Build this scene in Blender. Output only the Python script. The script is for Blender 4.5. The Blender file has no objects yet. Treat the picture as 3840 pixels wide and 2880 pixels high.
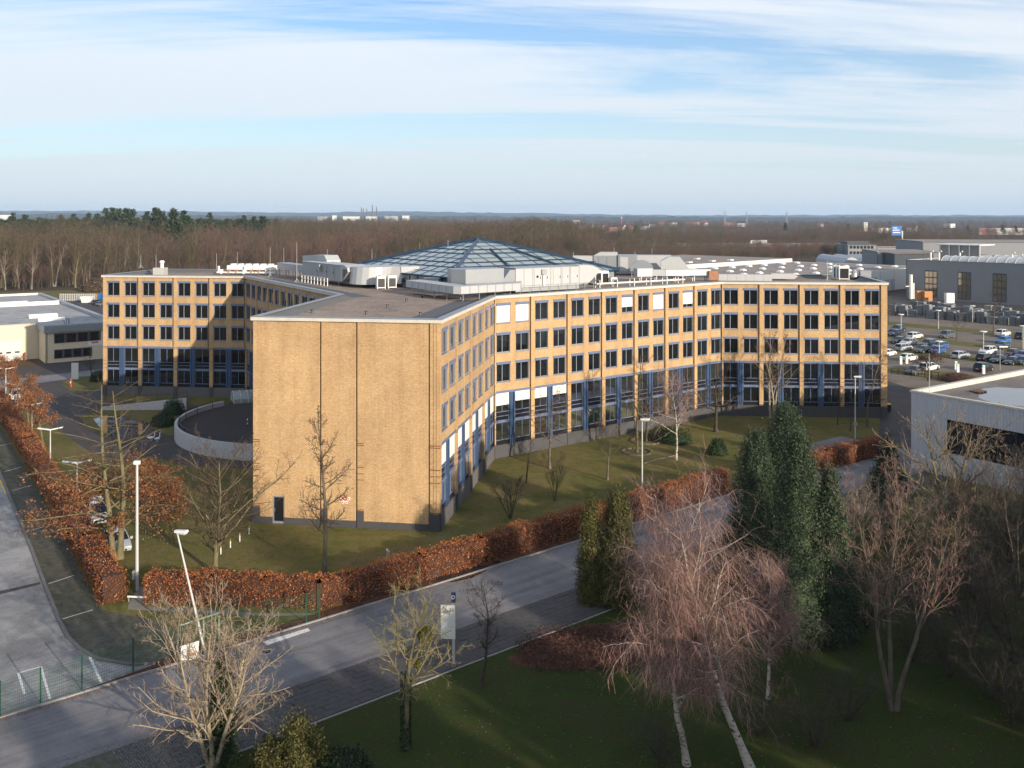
import bpy, math, random
import numpy as np
from mathutils import Vector, Matrix

# ---------------------------------------------------------------- camera, world, sun, exposure
SC = bpy.context.scene
COL = SC.collection
FPX, CX, HY, HC = 3500.0, 1920.0, 815.0, 28.07      # focal length in photo pixels, centre, horizon row, eye height

cam = bpy.data.cameras.new('camera')
cam.sensor_width = 36.0; cam.sensor_fit = 'HORIZONTAL'
cam.lens = FPX/3840*36
cam.shift_y = -(1440-HY)/3840
cam.clip_start = 0.5; cam.clip_end = 60000
camo = bpy.data.objects.new('camera', cam); COL.objects.link(camo)
camo.location = (0, 0, HC); camo.rotation_euler = (math.radians(90), 0, 0)
SC.camera = camo

SUN_AZ = math.atan2(0.65, -0.76)                     # clockwise from +Y
SUN_EL = math.radians(14.5)
to_sun = Vector((math.sin(SUN_AZ)*math.cos(SUN_EL), math.cos(SUN_AZ)*math.cos(SUN_EL), math.sin(SUN_EL)))

world = bpy.data.worlds.new('World'); SC.world = world; world.use_nodes = True
wt = world.node_tree; wt.nodes.clear()
def wn(t, **k):
    n = wt.nodes.new(t)
    for a, b in k.items(): setattr(n, a, b)
    return n
def wl(a, b): wt.links.new(a, b)
def wmath(op, a, b=None, c=None):
    n = wn('ShaderNodeMath', operation=op)
    for i, v in enumerate((a, b, c)):
        if v is None: continue
        if isinstance(v, (int, float)): n.inputs[i].default_value = v
        else: wl(v, n.inputs[i])
    return n.outputs[0]
wo = wn('ShaderNodeOutputWorld'); bg = wn('ShaderNodeBackground'); bg.inputs[1].default_value = 0.15
sky = wn('ShaderNodeTexSky', sky_type='NISHITA', sun_disc=False)
sky.sun_elevation = SUN_EL; sky.sun_rotation = SUN_AZ
sky.air_density = 1.0; sky.dust_density = 0.6; sky.ozone_density = 2.6
tc = wn('ShaderNodeTexCoord'); sx = wn('ShaderNodeSeparateXYZ'); wl(tc.outputs['Generated'], sx.inputs[0])
zc = wmath('MAXIMUM', sx.outputs[2], 0.0)
den = wmath('ADD', zc, 0.10)
uu = wmath('DIVIDE', sx.outputs[0], den); vv = wmath('DIVIDE', sx.outputs[1], den)
cb = wn('ShaderNodeCombineXYZ'); wl(uu, cb.inputs[0]); wl(vv, cb.inputs[1])
def cloud_noise(scale, rot, loc, ns, detail, dist):
    mp = wn('ShaderNodeMapping'); wl(cb.outputs[0], mp.inputs[0])
    mp.inputs['Rotation'].default_value = (0, 0, rot); mp.inputs['Scale'].default_value = scale; mp.inputs['Location'].default_value = loc
    nz = wn('ShaderNodeTexNoise'); wl(mp.outputs[0], nz.inputs['Vector'])
    nz.inputs['Scale'].default_value = ns; nz.inputs['Detail'].default_value = detail
    nz.inputs['Roughness'].default_value = 0.62; nz.inputs['Distortion'].default_value = dist
    return nz.outputs[0]
n1 = cloud_noise((0.16, 0.70, 1), math.radians(-14), (2.2, 0.78, 0), 0.8, 7, 0.7)
n2 = cloud_noise((0.35, 2.4, 1), math.radians(-9), (7.3, 1.4, 0), 0.9, 9, 0.9)
mixn = wmath('ADD', wmath('MULTIPLY', n1, 0.72), wmath('MULTIPLY', n2, 0.28))
hz = wmath('POWER', wmath('SUBTRACT', 1.0, zc), 4.6)             # milky air low down
mixn = wmath('ADD', mixn, wmath("MULTIPLY", hz, 0.15))
rmp = wn('ShaderNodeMapRange', interpolation_type='SMOOTHSTEP'); wl(mixn, rmp.inputs[0])
rmp.inputs[1].default_value = 0.38; rmp.inputs[2].default_value = 0.60; rmp.inputs[3].default_value = 0.0; rmp.inputs[4].default_value = 0.93
fac = wmath('MAXIMUM', rmp.outputs[0], wmath('MULTIPLY', hz, 0.88))
hcol = wn('ShaderNodeMix', data_type='RGBA'); wl(hz, hcol.inputs[0])
hcol.inputs[6].default_value = (4.6, 4.8, 5.05, 1); hcol.inputs[7].default_value = (3.15, 3.55, 3.9, 1)
mx = wn('ShaderNodeMix', data_type='RGBA'); wl(fac, mx.inputs[0]); hs_ = wn('ShaderNodeHueSaturation'); hs_.inputs['Saturation'].default_value = 1.45; hs_.inputs['Value'].default_value = 0.80; wl(sky.outputs[0], hs_.inputs['Color']); tn = wn('ShaderNodeMix', data_type='RGBA', blend_type='MULTIPLY'); tn.inputs[0].default_value = 1.0; wl(hs_.outputs[0], tn.inputs[6]); tn.inputs[7].default_value = (0.86, 0.93, 1.06, 1); wl(tn.outputs[2], mx.inputs[6]); wl(hcol.outputs[2], mx.inputs[7])
wl(mx.outputs[2], bg.inputs[0]); wl(bg.outputs[0], wo.inputs[0])

sun = bpy.data.lights.new('sun', 'SUN'); sun.energy = 5.0; sun.angle = math.radians(0.6); sun.color = (1.0, 0.86, 0.68)
suno = bpy.data.objects.new('sun', sun); COL.objects.link(suno)
suno.rotation_euler = to_sun.to_track_quat('Z', 'Y').to_euler(); suno.location = (200, -240, 120)

SC.view_settings.view_transform = 'Standard'; SC.view_settings.look = 'None'
SC.view_settings.exposure = 0.55; SC.view_settings.gamma = 1.0
SC.render.engine = 'CYCLES'
SC.cycles.max_bounces = 6; SC.cycles.diffuse_bounces = 2; SC.cycles.glossy_bounces = 3
SC.cycles.transmission_bounces = 4; SC.cycles.transparent_max_bounces = 10; SC.cycles.volume_bounces = 0
SC.cycles.use_denoising = True
SC.cycles.caustics_reflective = False; SC.cycles.caustics_refractive = False

# ---------------------------------------------------------------- helpers
rng = np.random.default_rng(7)
random.seed(11)

def P(x, y, z=0.0):
    """photo pixel + height above ground -> place in the world"""
    d = FPX*(HC-z)/(y-HY)
    return Vector(((x-CX)/FPX*d, d, z))
def P2(x, y, z=0.0):
    p = P(x, y, z); return (p.x, p.y)

def wloc(o):
    v = Vector((0, 0, 0))
    while o is not None:
        v += o.location; o = o.parent
    return v

def tag(o, label=None, cat=None, group=None, kind=None):
    if label: o['label'] = label
    if cat: o['category'] = cat
    if group: o['group'] = group
    if kind: o['kind'] = kind
    return o

def thing(name, label, cat, loc=(0, 0, 0), group=None):
    o = bpy.data.objects.new(name, None); COL.objects.link(o); o.location = loc
    o.empty_display_size = 0.2
    return tag(o, label, cat, group)

def link(name, me, parent=None, loc=None):
    o = bpy.data.objects.new(name, me); COL.objects.link(o)
    if parent is not None: o.parent = parent
    if loc is not None: o.location = loc
    return o

class Fr:
    """a wall frame: x along the wall, y out of it, z up"""
    def __init__(s, o, u, n=None, z=0.0):
        s.o = Vector((o[0], o[1], z)); s.u = Vector((u[0], u[1], 0)).normalized()
        s.n = Vector((s.u.y, -s.u.x, 0)) if n is None else Vector((n[0], n[1], 0)).normalized()
    def __call__(s, x, y, z):
        return s.o + s.u*x + s.n*y + Vector((0, 0, z))
def FrA(o, ang, z=0.0):
    """turned frame, y to the left of x"""
    a = math.radians(ang); return Fr(o, (math.cos(a), math.sin(a)), (-math.sin(a), math.cos(a)), z)
IDF = Fr((0, 0), (1, 0), (0, 1))

class MB:
    def __init__(s, fr=None):
        s.v = []; s.f = []; s.m = []; s.fr = fr or IDF; s.mi = 0
    def pt(s, p): s.v.append(tuple(s.fr(*p))); return len(s.v)-1
    def face(s, pts):
        s.f.append([s.pt(p) for p in pts]); s.m.append(s.mi)
    def box(s, x0, y0, z0, x1, y1, z1):
        b = len(s.v)
        for z in (z0, z1):
            for x, y in ((x0, y0), (x1, y0), (x1, y1), (x0, y1)): s.pt((x, y, z))
        for q in ((3, 2, 1, 0), (4, 5, 6, 7), (0, 1, 5, 4), (1, 2, 6, 5), (2, 3, 7, 6), (3, 0, 4, 7)):
            s.f.append([b+i for i in q]); s.m.append(s.mi)
        return s
    def prism(s, poly, z0, z1, cap=True):
        n = len(poly); b = len(s.v)
        for z in (z0, z1):
            for p in poly: s.pt((p[0], p[1], z))
        for i in range(n):
            j = (i+1) % n
            s.f.append([b+i, b+j, b+n+j, b+n+i]); s.m.append(s.mi)
        if cap:
            s.f.append([b+i for i in range(n)][::-1]); s.m.append(s.mi)
            s.f.append([b+n+i for i in range(n)]); s.m.append(s.mi)
        return s
    def loft(s, rings, cap=True):
        """rings: equal-length closed loops of points"""
        n = len(rings[0]); b = len(s.v)
        for r in rings:
            for p in r: s.pt(p)
        for k in range(len(rings)-1):
            for i in range(n):
                j = (i+1) % n
                s.f.append([b+k*n+i, b+k*n+j, b+(k+1)*n+j, b+(k+1)*n+i]); s.m.append(s.mi)
        if cap:
            s.f.append([b+i for i in range(n)][::-1]); s.m.append(s.mi)
            e = b+(len(rings)-1)*n
            s.f.append([e+i for i in range(n)]); s.m.append(s.mi)
        return s
    def tube(s, pts, r, n=6, cap=True):
        pts = [Vector(p) for p in pts]; rr = r if isinstance(r, (list, tuple)) else [r]*len(pts)
        rings = []
        for i, p in enumerate(pts):
            t = (pts[min(i+1, len(pts)-1)]-pts[max(i-1, 0)]).normalized()
            a = Vector((0, 0, 1)) if abs(t.z) < 0.9 else Vector((1, 0, 0))
            e1 = t.cross(a).normalized(); e2 = t.cross(e1)
            rings.append([tuple(p+(e1*math.cos(2*math.pi*k/n)+e2*math.sin(2*math.pi*k/n))*rr[i]) for k in range(n)])
        return s.loft(rings, cap)
    def cyl(s, x, y, r, z0, z1, n=10, r1=None):
        r1 = r if r1 is None else r1
        return s.loft([[(x+q*math.cos(2*math.pi*k/n), y+q*math.sin(2*math.pi*k/n), z) for k in range(n)] for q, z in ((r, z0), (r1, z1))])
    def mesh(s, name, mats, off=None):
        me = bpy.data.meshes.new(name)
        v = s.v if off is None else [(p[0]-off.x, p[1]-off.y, p[2]-off.z) for p in s.v]
        me.from_pydata(v, [], s.f)
        for m in (mats if isinstance(mats, (list, tuple)) else [mats]): me.materials.append(m)
        if any(s.m): me.polygons.foreach_set('material_index', s.m)
        me.update(); return me
    def build(s, name, mats, parent=None, smooth=False):
        if parent is not None:
            o = link(name, s.mesh(name, mats, wloc(parent)), parent)
        else:
            a = np.array(s.v); zb = a[:, 2].min()
            c = Vector(((a[:, 0].min()+a[:, 0].max())/2, (a[:, 1].min()+a[:, 1].max())/2, zb))
            o = link(name, s.mesh(name, mats, c), None, c)
        if smooth: o.data.polygons.foreach_set('use_smooth', [True]*len(o.data.polygons))
        return o

def np_mesh(name, V, F, mats, smooth=False, mi=None):
    """V (n,3), F (m,k) all faces with k corners"""
    me = bpy.data.meshes.new(name); V = np.ascontiguousarray(V, dtype=np.float32); F = np.ascontiguousarray(F, dtype=np.int32)
    k = F.shape[1]
    me.vertices.add(len(V)); me.vertices.foreach_set('co', V.ravel())
    me.loops.add(F.size); me.loops.foreach_set('vertex_index', F.ravel())
    me.polygons.add(len(F)); me.polygons.foreach_set('loop_start', np.arange(0, F.size, k, dtype=np.int32))
    me.polygons.foreach_set('loop_total', np.full(len(F), k, dtype=np.int32))
    if mi is not None: me.polygons.foreach_set('material_index', np.ascontiguousarray(mi, dtype=np.int32))
    if smooth: me.polygons.foreach_set('use_smooth', np.ones(len(F), dtype=bool))
    for m in (mats if isinstance(mats, (list, tuple)) else [mats]): me.materials.append(m)
    me.update(calc_edges=True); return me

def copy_tree(o, loc=None, rotz=None, parent=None, scale=None):
    c = o.copy(); COL.objects.link(c)
    if parent is not None: c.parent = parent
    if loc is not None: c.location = loc
    if rotz is not None: c.rotation_euler = (0, 0, rotz)
    if scale is not None: c.scale = scale
    for ch in o.children: copy_tree(ch, parent=c)
    return c

# ---------------------------------------------------------------- materials
MATS = {}
def node_mat(name):
    m = bpy.data.materials.new(name); m.use_nodes = True; t = m.node_tree; t.nodes.clear()
    out = t.nodes.new('ShaderNodeOutputMaterial'); b = t.nodes.new('ShaderNodeBsdfPrincipled'); t.links.new(b.outputs[0], out.inputs[0])
    return m, t, b, out
def N(t, typ, **k):
    n = t.nodes.new(typ)
    for a, v in k.items(): setattr(n, a, v)
    return n
def noise(t, vec, scale, detail=4, rough=0.6, dist=0.0):
    n = N(t, 'ShaderNodeTexNoise'); n.inputs['Scale'].default_value = scale; n.inputs['Detail'].default_value = detail
    n.inputs['Roughness'].default_value = rough; n.inputs['Distortion'].default_value = dist
    if vec is not None: t.links.new(vec, n.inputs['Vector'])
    return n.outputs[0]
def ramp(t, fac, stops):
    r = N(t, 'ShaderNodeValToRGB'); e = r.color_ramp.elements
    while len(e) < len(stops): e.new(0.5)
    for i, (p, c) in enumerate(stops): e[i].position = p; e[i].color = (*c, 1)
    t.links.new(fac, r.inputs[0]); return r.outputs[0]
def mixc(t, fac, a, b, blend='MIX'):
    m = N(t, 'ShaderNodeMix', data_type='RGBA', blend_type=blend)
    for s, v in ((0, fac), (6, a), (7, b)):
        if isinstance(v, (int, float)): m.inputs[s].default_value = v
        elif isinstance(v, tuple): m.inputs[s].default_value = (*v, 1)
        else: t.links.new(v, m.inputs[s])
    return m.outputs[2]
def bump(t, b, h, strength=0.3, dist=0.02):
    n = N(t, 'ShaderNodeBump'); n.inputs['Strength'].default_value = strength; n.inputs['Distance'].default_value = dist
    t.links.new(h, n.inputs['Height']); t.links.new(n.outputs[0], b.inputs['Normal'])
def sc(c, k): return tuple(min(1, x*k) for x in c)

def mat(name, col, rough=0.6, metal=0.0, var=0.18, scale=1.5, fine=14.0, bmp=0.0, spec=0.4, col2=None, island=0.0, coat=0.0):
    """weathered plain surface: broad stains and fine grain"""
    if name in MATS: return MATS[name]
    m, t, b, o = node_mat(name)
    g = N(t, 'ShaderNodeNewGeometry')
    a = noise(t, g.outputs['Position'], scale, 5, 0.65); f = noise(t, g.outputs['Position'], fine, 3)
    c = mixc(t, a, sc(col, 1-var), sc(col2 or col, 1+var))
    c = mixc(t, 0.35*min(1, var*4), c, mixc(t, f, sc(col, 1-var*1.5), sc(col, 1+var*1.5)))
    if island:
        hv = N(t, 'ShaderNodeHueSaturation'); t.links.new(c, hv.inputs['Color'])
        mr = N(t, 'ShaderNodeMapRange'); t.links.new(g.outputs['Random Per Island'], mr.inputs[0])
        mr.inputs[3].default_value = 1-island; mr.inputs[4].default_value = 1+island; t.links.new(mr.outputs[0], hv.inputs['Value']); c = hv.outputs[0]
    t.links.new(c, b.inputs['Base Color'])
    b.inputs['Roughness'].default_value = rough; b.inputs['Metallic'].default_value = metal; b.inputs['Specular IOR Level'].default_value = spec
    if coat: b.inputs['Coat Weight'].default_value = coat; b.inputs['Coat Roughness'].default_value = 0.06
    if bmp: bump(t, b, f, bmp, 0.01)
    MATS[name] = m; return m

def brick_mat(name, c1, c2, mortar):
    m, t, b, o = node_mat(name)
    g = N(t, 'ShaderNodeNewGeometry')
    cr = N(t, 'ShaderNodeVectorMath', operation='CROSS_PRODUCT'); cr.inputs[0].default_value = (0, 0, 1); t.links.new(g.outputs['True Normal'], cr.inputs[1])
    dt = N(t, 'ShaderNodeVectorMath', operation='DOT_PRODUCT'); t.links.new(g.outputs['Position'], dt.inputs[0]); t.links.new(cr.outputs[0], dt.inputs[1])
    sp = N(t, 'ShaderNodeSeparateXYZ'); t.links.new(g.outputs['Position'], sp.inputs[0])
    cbv = N(t, 'ShaderNodeCombineXYZ'); t.links.new(dt.outputs['Value'], cbv.inputs[0]); t.links.new(sp.outputs[2], cbv.inputs[1])
    br = N(t, 'ShaderNodeTexBrick'); t.links.new(cbv.outputs[0], br.inputs['Vector'])
    br.inputs['Scale'].default_value = 1.0; br.inputs['Brick Width'].default_value = 0.26; br.inputs['Row Height'].default_value = 0.094
    br.inputs['Mortar Size'].default_value = 0.014; br.inputs['Mortar Smooth'].default_value = 0.2; br.inputs['Bias'].default_value = -0.1
    br.inputs['Color1'].default_value = (*c1, 1); br.inputs['Color2'].default_value = (*c2, 1); br.inputs['Mortar'].default_value = (*mortar, 1)
    big = noise(t, g.outputs['Position'], 0.22, 5, 0.6)
    c = mixc(t, 1.0, br.outputs['Color'], ramp(t, big, [(0.3, (0.84, 0.82, 0.80)), (0.7, (1.08, 1.06, 1.02))]), 'MULTIPLY')
    st = N(t, 'ShaderNodeMapping'); t.links.new(cbv.outputs[0], st.inputs[0]); st.inputs['Scale'].default_value = (0.9, 0.10, 1)
    c = mixc(t, 1.0, c, ramp(t, noise(t, st.outputs[0], 1.0, 4), [(0.30, (0.84, 0.82, 0.80)), (0.55, (1, 1, 1))]), 'MULTIPLY')
    fine = noise(t, cbv.outputs[0], 6.0, 3)
    c = mixc(t, 1.0, c, ramp(t, fine, [(0.3, (0.86, 0.85, 0.83)), (0.7, (1.1, 1.1, 1.08))]), 'MULTIPLY')
    t.links.new(c, b.inputs['Base Color']); b.inputs['Roughness'].default_value = 0.85; b.inputs['Specular IOR Level'].default_value = 0.2
    inv = N(t, 'ShaderNodeMath', operation='SUBTRACT'); inv.inputs[0].default_value = 1; t.links.new(br.outputs['Fac'], inv.inputs[1])
    bump(t, b, inv.outputs[0], 0.5, 0.012)
    MATS[name] = m; return m

def glass_mat(name, tint, refl=1.0, rough=0.01, dirt_sheen=0.06, dcol=(0.36, 0.43, 0.44)):
    m, t, b, o = node_mat(name); t.nodes.remove(b)
    tr = N(t, 'ShaderNodeBsdfTransparent'); tr.inputs[0].default_value = (*tint, 1)
    gl = N(t, 'ShaderNodeBsdfGlossy'); gl.inputs['Roughness'].default_value = rough; gl.inputs[0].default_value = (0.95, 0.97, 1, 1)
    g = N(t, 'ShaderNodeNewGeometry')
    nz = noise(t, g.outputs['Position'], 0.5, 2); bp = N(t, 'ShaderNodeBump'); bp.inputs['Strength'].default_value = 0.06; bp.inputs['Distance'].default_value = 0.05
    t.links.new(nz, bp.inputs['Height']); t.links.new(bp.outputs[0], gl.inputs['Normal'])
    fr = N(t, 'ShaderNodeFresnel'); fr.inputs['IOR'].default_value = 1.52
    mu = N(t, 'ShaderNodeMath', operation='MULTIPLY_ADD'); t.links.new(fr.outputs[0], mu.inputs[0]); mu.inputs[1].default_value = 1.5*refl; mu.inputs[2].default_value = 0.02; mu.use_clamp = True
    mx = N(t, 'ShaderNodeMixShader'); t.links.new(mu.outputs[0], mx.inputs[0]); t.links.new(tr.outputs[0], mx.inputs[1]); t.links.new(gl.outputs[0], mx.inputs[2])
    df = N(t, 'ShaderNodeBsdfDiffuse'); df.inputs[0].default_value = (*dcol, 1)
    m2 = N(t, 'ShaderNodeMixShader'); m2.inputs[0].default_value = dirt_sheen; t.links.new(mx.outputs[0], m2.inputs[1]); t.links.new(df.outputs[0], m2.inputs[2])
    t.links.new(m2.outputs[0], o.inputs[0]); MATS[name] = m; return m

def ground_mat(name, stops, scale, fine, stops2=None, s2=1.0, rough=0.95, bmp=0.5, bd=0.05, amt2=0.5, spec=0.1, streak=None):
    """two noises of different size choosing among the given soil or plant colours"""
    m, t, b, o = node_mat(name); g = N(t, 'ShaderNodeNewGeometry')
    a = noise(t, g.outputs['Position'], scale, 8, 0.68, 0.4); f = noise(t, g.outputs['Position'], fine, 6, 0.75)
    c = ramp(t, a, stops)
    if stops2: c = mixc(t, amt2, c, ramp(t, noise(t, g.outputs['Position'], s2, 6, 0.7, 0.6), stops2))
    c = mixc(t, 1.0, c, ramp(t, f, [(0.25, (0.62, 0.62, 0.62)), (0.5, (1, 1, 1)), (0.78, (1.4, 1.38, 1.34))]), 'MULTIPLY')
    if streak:   # wear drawn out along the direction of travel
        mp = N(t, 'ShaderNodeMapping'); mp.vector_type = 'TEXTURE'; t.links.new(g.outputs['Position'], mp.inputs[0]); mp.inputs['Rotation'].default_value = (0, 0, streak); mp.inputs['Scale'].default_value = (14.0, 0.9, 1)
        c = mixc(t, 1.0, c, ramp(t, noise(t, mp.outputs[0], 1.0, 5, 0.6), [(0.32, (0.70, 0.70, 0.71)), (0.5, (1, 1, 1)), (0.7, (1.14, 1.13, 1.12))]), 'MULTIPLY')
    t.links.new(c, b.inputs['Base Color']); b.inputs['Roughness'].default_value = rough; b.inputs['Specular IOR Level'].default_value = spec
    if bmp: bump(t, b, f, bmp, bd)
    MATS[name] = m; return m

def leaf_mat(name, cols, rough=0.6, trans=0.25, scale=0.6):
    """leaves: each one takes its own shade from a ramp, with drifts of colour through the plant"""
    m, t, b, o = node_mat(name); g = N(t, 'ShaderNodeNewGeometry')
    n = noise(t, g.outputs['Position'], scale, 3)
    ad = N(t, 'ShaderNodeMath', operation='MULTIPLY_ADD'); t.links.new(n, ad.inputs[0]); ad.inputs[1].default_value = 0.9; ad.inputs[2].default_value = -0.45
    a2 = N(t, 'ShaderNodeMath', operation='ADD', use_clamp=True); t.links.new(g.outputs['Random Per Island'], a2.inputs[0]); t.links.new(ad.outputs[0], a2.inputs[1])
    k = len(cols); c = ramp(t, a2.outputs[0], [(i/(k-1), q) for i, q in enumerate(cols)])
    t.links.new(c, b.inputs['Base Color']); b.inputs['Roughness'].default_value = rough; b.inputs['Specular IOR Level'].default_value = 0.25
    if trans:
        tl = N(t, 'ShaderNodeBsdfTranslucent'); t.links.new(c, tl.inputs[0]); mx = N(t, 'ShaderNodeMixShader'); mx.inputs[0].default_value = trans
        t.links.new(b.outputs[0], mx.inputs[1]); t.links.new(tl.outputs[0], mx.inputs[2]); t.links.new(mx.outputs[0], o.inputs[0])
    MATS[name] = m; return m

def bark_mat(name, c1, c2, scale=3.0, birch=False):
    m, t, b, o = node_mat(name); tcx = N(t, 'ShaderNodeTexCoord'); mp = N(t, 'ShaderNodeMapping')
    t.links.new(tcx.outputs['Object'], mp.inputs[0]); mp.inputs['Scale'].default_value = (1, 1, 3.5) if birch else (1, 1, 0.5)
    n = noise(t, mp.outputs[0], scale, 6, 0.7)
    c = ramp(t, n, [(0.40, c1), (0.47, c2)] if birch else [(0.3, c1), (0.7, c2)])
    t.links.new(c, b.inputs['Base Color']); b.inputs['Roughness'].default_value = 0.9; b.inputs['Specular IOR Level'].default_value = 0.15
    bump(t, b, n, 0.5, 0.03); MATS[name] = m; return m

BRICK = brick_mat('yellow_brick', (0.60, 0.425, 0.245), (0.49, 0.325, 0.170), (0.24, 0.165, 0.10))
BAND = mat('brown_brick', (0.20, 0.085, 0.045), 0.85, var=0.2, scale=3)
PLINTH = mat('dark_plinth', (0.055, 0.055, 0.060), 0.7, var=0.25, scale=1.2, fine=20)
PLINTH2 = mat('grey_plinth', (0.105, 0.10, 0.10), 0.8, var=0.25, scale=0.8, fine=20)
COPING = mat('coping_stone', (0.50, 0.475, 0.43), 0.8, var=0.3, scale=0.9, fine=8)
FLASH = mat('coping_metal', (0.26, 0.28, 0.30), 0.45, 0.5, var=0.12)
BLUE = mat('blue_frame', (0.115, 0.150, 0.245), 0.38, 0.0, var=0.12, spec=0.5)
BLUED = mat('blue_column', (0.045, 0.078, 0.155), 0.35, 0.0, var=0.15, spec=0.5)
FRAME = mat('window_frame_grey', (0.20, 0.22, 0.27), 0.4, var=0.08, spec=0.5)
DARK = mat('black_panel', (0.012, 0.013, 0.016), 0.25, var=0.1, spec=0.5)
GLASS = glass_mat('window_glass', (0.40, 0.43, 0.45), 0.9, 0.01, 0.015)
GLASSR = glass_mat('roof_glass', (0.30, 0.40, 0.43), 1.2, 0.12, 0.50)  # large diffuse share paints a pale sky reflection into the panes
BLINDW = mat('white_blind', (0.66, 0.65, 0.62), 0.7, var=0.06, fine=3)
BLINDG = mat('cream_curtain', (0.62, 0.62, 0.55), 0.8, var=0.1, fine=3)
ROOMW = mat('room_wall', (0.30, 0.29, 0.27), 0.9, var=0.1, scale=0.3)
ROOMF = mat('room_floor', (0.09, 0.09, 0.10), 0.8, var=0.2, scale=0.5)
GALV = mat('galvanised_sheet', (0.30, 0.32, 0.34), 0.42, 0.45, var=0.14, scale=1.2, fine=6)
GALVL = mat('pale_sheet', (0.40, 0.41, 0.42), 0.5, 0.15, var=0.10, scale=1.4, fine=6)
WHITEP = mat('white_paint', (0.66, 0.66, 0.64), 0.5, var=0.08, scale=1.0)
RUST = mat('rusty_panel', (0.28, 0.09, 0.04), 0.85, var=0.4, scale=2.5, col2=(0.4, 0.25, 0.16))
STEEL = mat('grey_steel', (0.36, 0.37, 0.38), 0.45, 0.5, var=0.1)
POLE = mat('pale_pole', (0.46, 0.47, 0.47), 0.5, 0.2, var=0.10)
CONC = mat('concrete', (0.36, 0.36, 0.35), 0.85, var=0.2, scale=0.6, fine=9)
BLACKM = mat('black_metal', (0.02, 0.02, 0.022), 0.4, 0.2, var=0.1)
# ================================================================ the office building
cA, cB, cC, cD, cE = (-23.75, 85.8), (-6.43, 83.3), (-2.04, 108.4), (29.74, 132.3), (52.4, 130.5)
cG, cF, cA1 = (-41.4, 145.0), (-64.6, 147.5), (-20.3, 110.5)
AX = Vector((0.139, 0.990)); PX = Vector((0.990, -0.139))
def plus(p, k): return (p[0]+AX.x*k, p[1]+AX.y*k)
cE1, cD1, cG1, cF1 = plus(cE, 17.4), plus(cD, 17.4), plus(cG, 17.4), plus(cF, 17.4)
OUT = [cA, cB, cC, cD, cE, cE1, cD1, (7.3, 181.3), (10.75, 206), (-6.6, 208.5), (-11, 183.4), cG1, cF1, cF, cG, cA1]
office = thing('office_building', 'four storey yellow brick office block with blue framed windows and stepped glass roof', 'building', (-15.1, 84.5, 0))

def offset_poly(poly, d):
    """push every side inwards by d (counterclockwise outline)"""
    n = len(poly); res = []
    for i in range(n):
        p0, p1, p2 = Vector(poly[i-1]), Vector(poly[i]), Vector(poly[(i+1) % n])
        a = (p1-p0).normalized(); b = (p2-p1).normalized()
        na = Vector((-a.y, a.x)); nb = Vector((-b.y, b.x))
        m = (na+nb); m = m/(m.dot(na)) if abs(m.dot(na)) > 1e-6 else na
        q = p1+m*d; res.append((q.x, q.y))
    return res

Z_TOP, Z_SPAN = 18.62, 7.80
ROWS = [(15.72, 18.08), (12.27, 14.63), (8.84, 11.20)]
WIN_MESH = {}
def window_meshes(w, h):
    k = (round(w, 2), round(h, 2))
    if k in WIN_MESH: return WIN_MESH[k]
    fb = MB(); t = 0.075; hb = 0.29
    mx = w*0.45
    fb.box(0.02, .13, .0, t, .23, h-hb); fb.box(w-t, .13, 0, w-.02, .23, h-hb)
    fb.box(t, .13, 0, w-t, .23, t); fb.box(t, .13, h-hb-t, w-t, .23, h-hb)
    fb.box(mx-.045, .12, t, mx+.045, .23, h-hb-t)
    fb.box(-.0, .02, 0, .045, .125, h-hb); fb.box(w-.045, .02, 0, w, .125, h-hb)
    p1 = MB(); p1.box(t+.002, .175, t+.002, mx-.047, .19, h-hb-t-.002)
    p2 = MB(); p2.box(mx+.047, .175, t+.002, w-t-.002, .19, h-hb-t-.002)
    sb = MB(); sb.box(-.03, -.06, h-hb, w+.03, .22, h+.0)
    sb.box(-.03, -.085, h-hb-.02, w+.03, -.062, h-.03)
    sl = MB(); sl.box(-.05, -.09, -.085, w+.05, .24, -.015)
    r = dict(frame=fb.mesh('window_frame', FRAME), p1=p1.mesh('pane', GLASS), p2=p2.mesh('pane', GLASS),
             box=sb.mesh('shutter_box', BLUE), sill=sl.mesh('sill', FRAME), w=w, h=h, hb=hb)
    WIN_MESH[k] = r; return r
BL_MESH = {}
def blind_mesh(x0, x1, z0, z1, y, m, slats):
    k = (round(x0, 2), round(x1, 2), round(z0, 2), round(z1, 2), y, m.name, slats)
    if k not in BL_MESH:
        b = MB()
        if slats == 'h':
            n = int((z1-z0)/.09)
            for i in range(n): b.box(x0, y, z0+i*.09, x1, y+.03, z0+i*.09+.075)
        elif slats == 'v':
            n = int((x1-x0)/.15)
            for i in range(n): b.box(x0+i*.15, y, z0, x0+i*.15+.10, y+.06, z1)
        else: b.box(x0, y, z0, x1, y+.035, z1)
        BL_MESH[k] = b.mesh('blind', m)
    return BL_MESH[k]

def wpart(name, me, parent, fr, x, z, ang, y=0.0):
    o = link(name, me, parent); p = fr(x, y, z)-wloc(parent)
    o.location = p; o.rotation_euler = (0, 0, ang); return o
def sub(name, me, parent): return link(name, me, parent)

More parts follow.
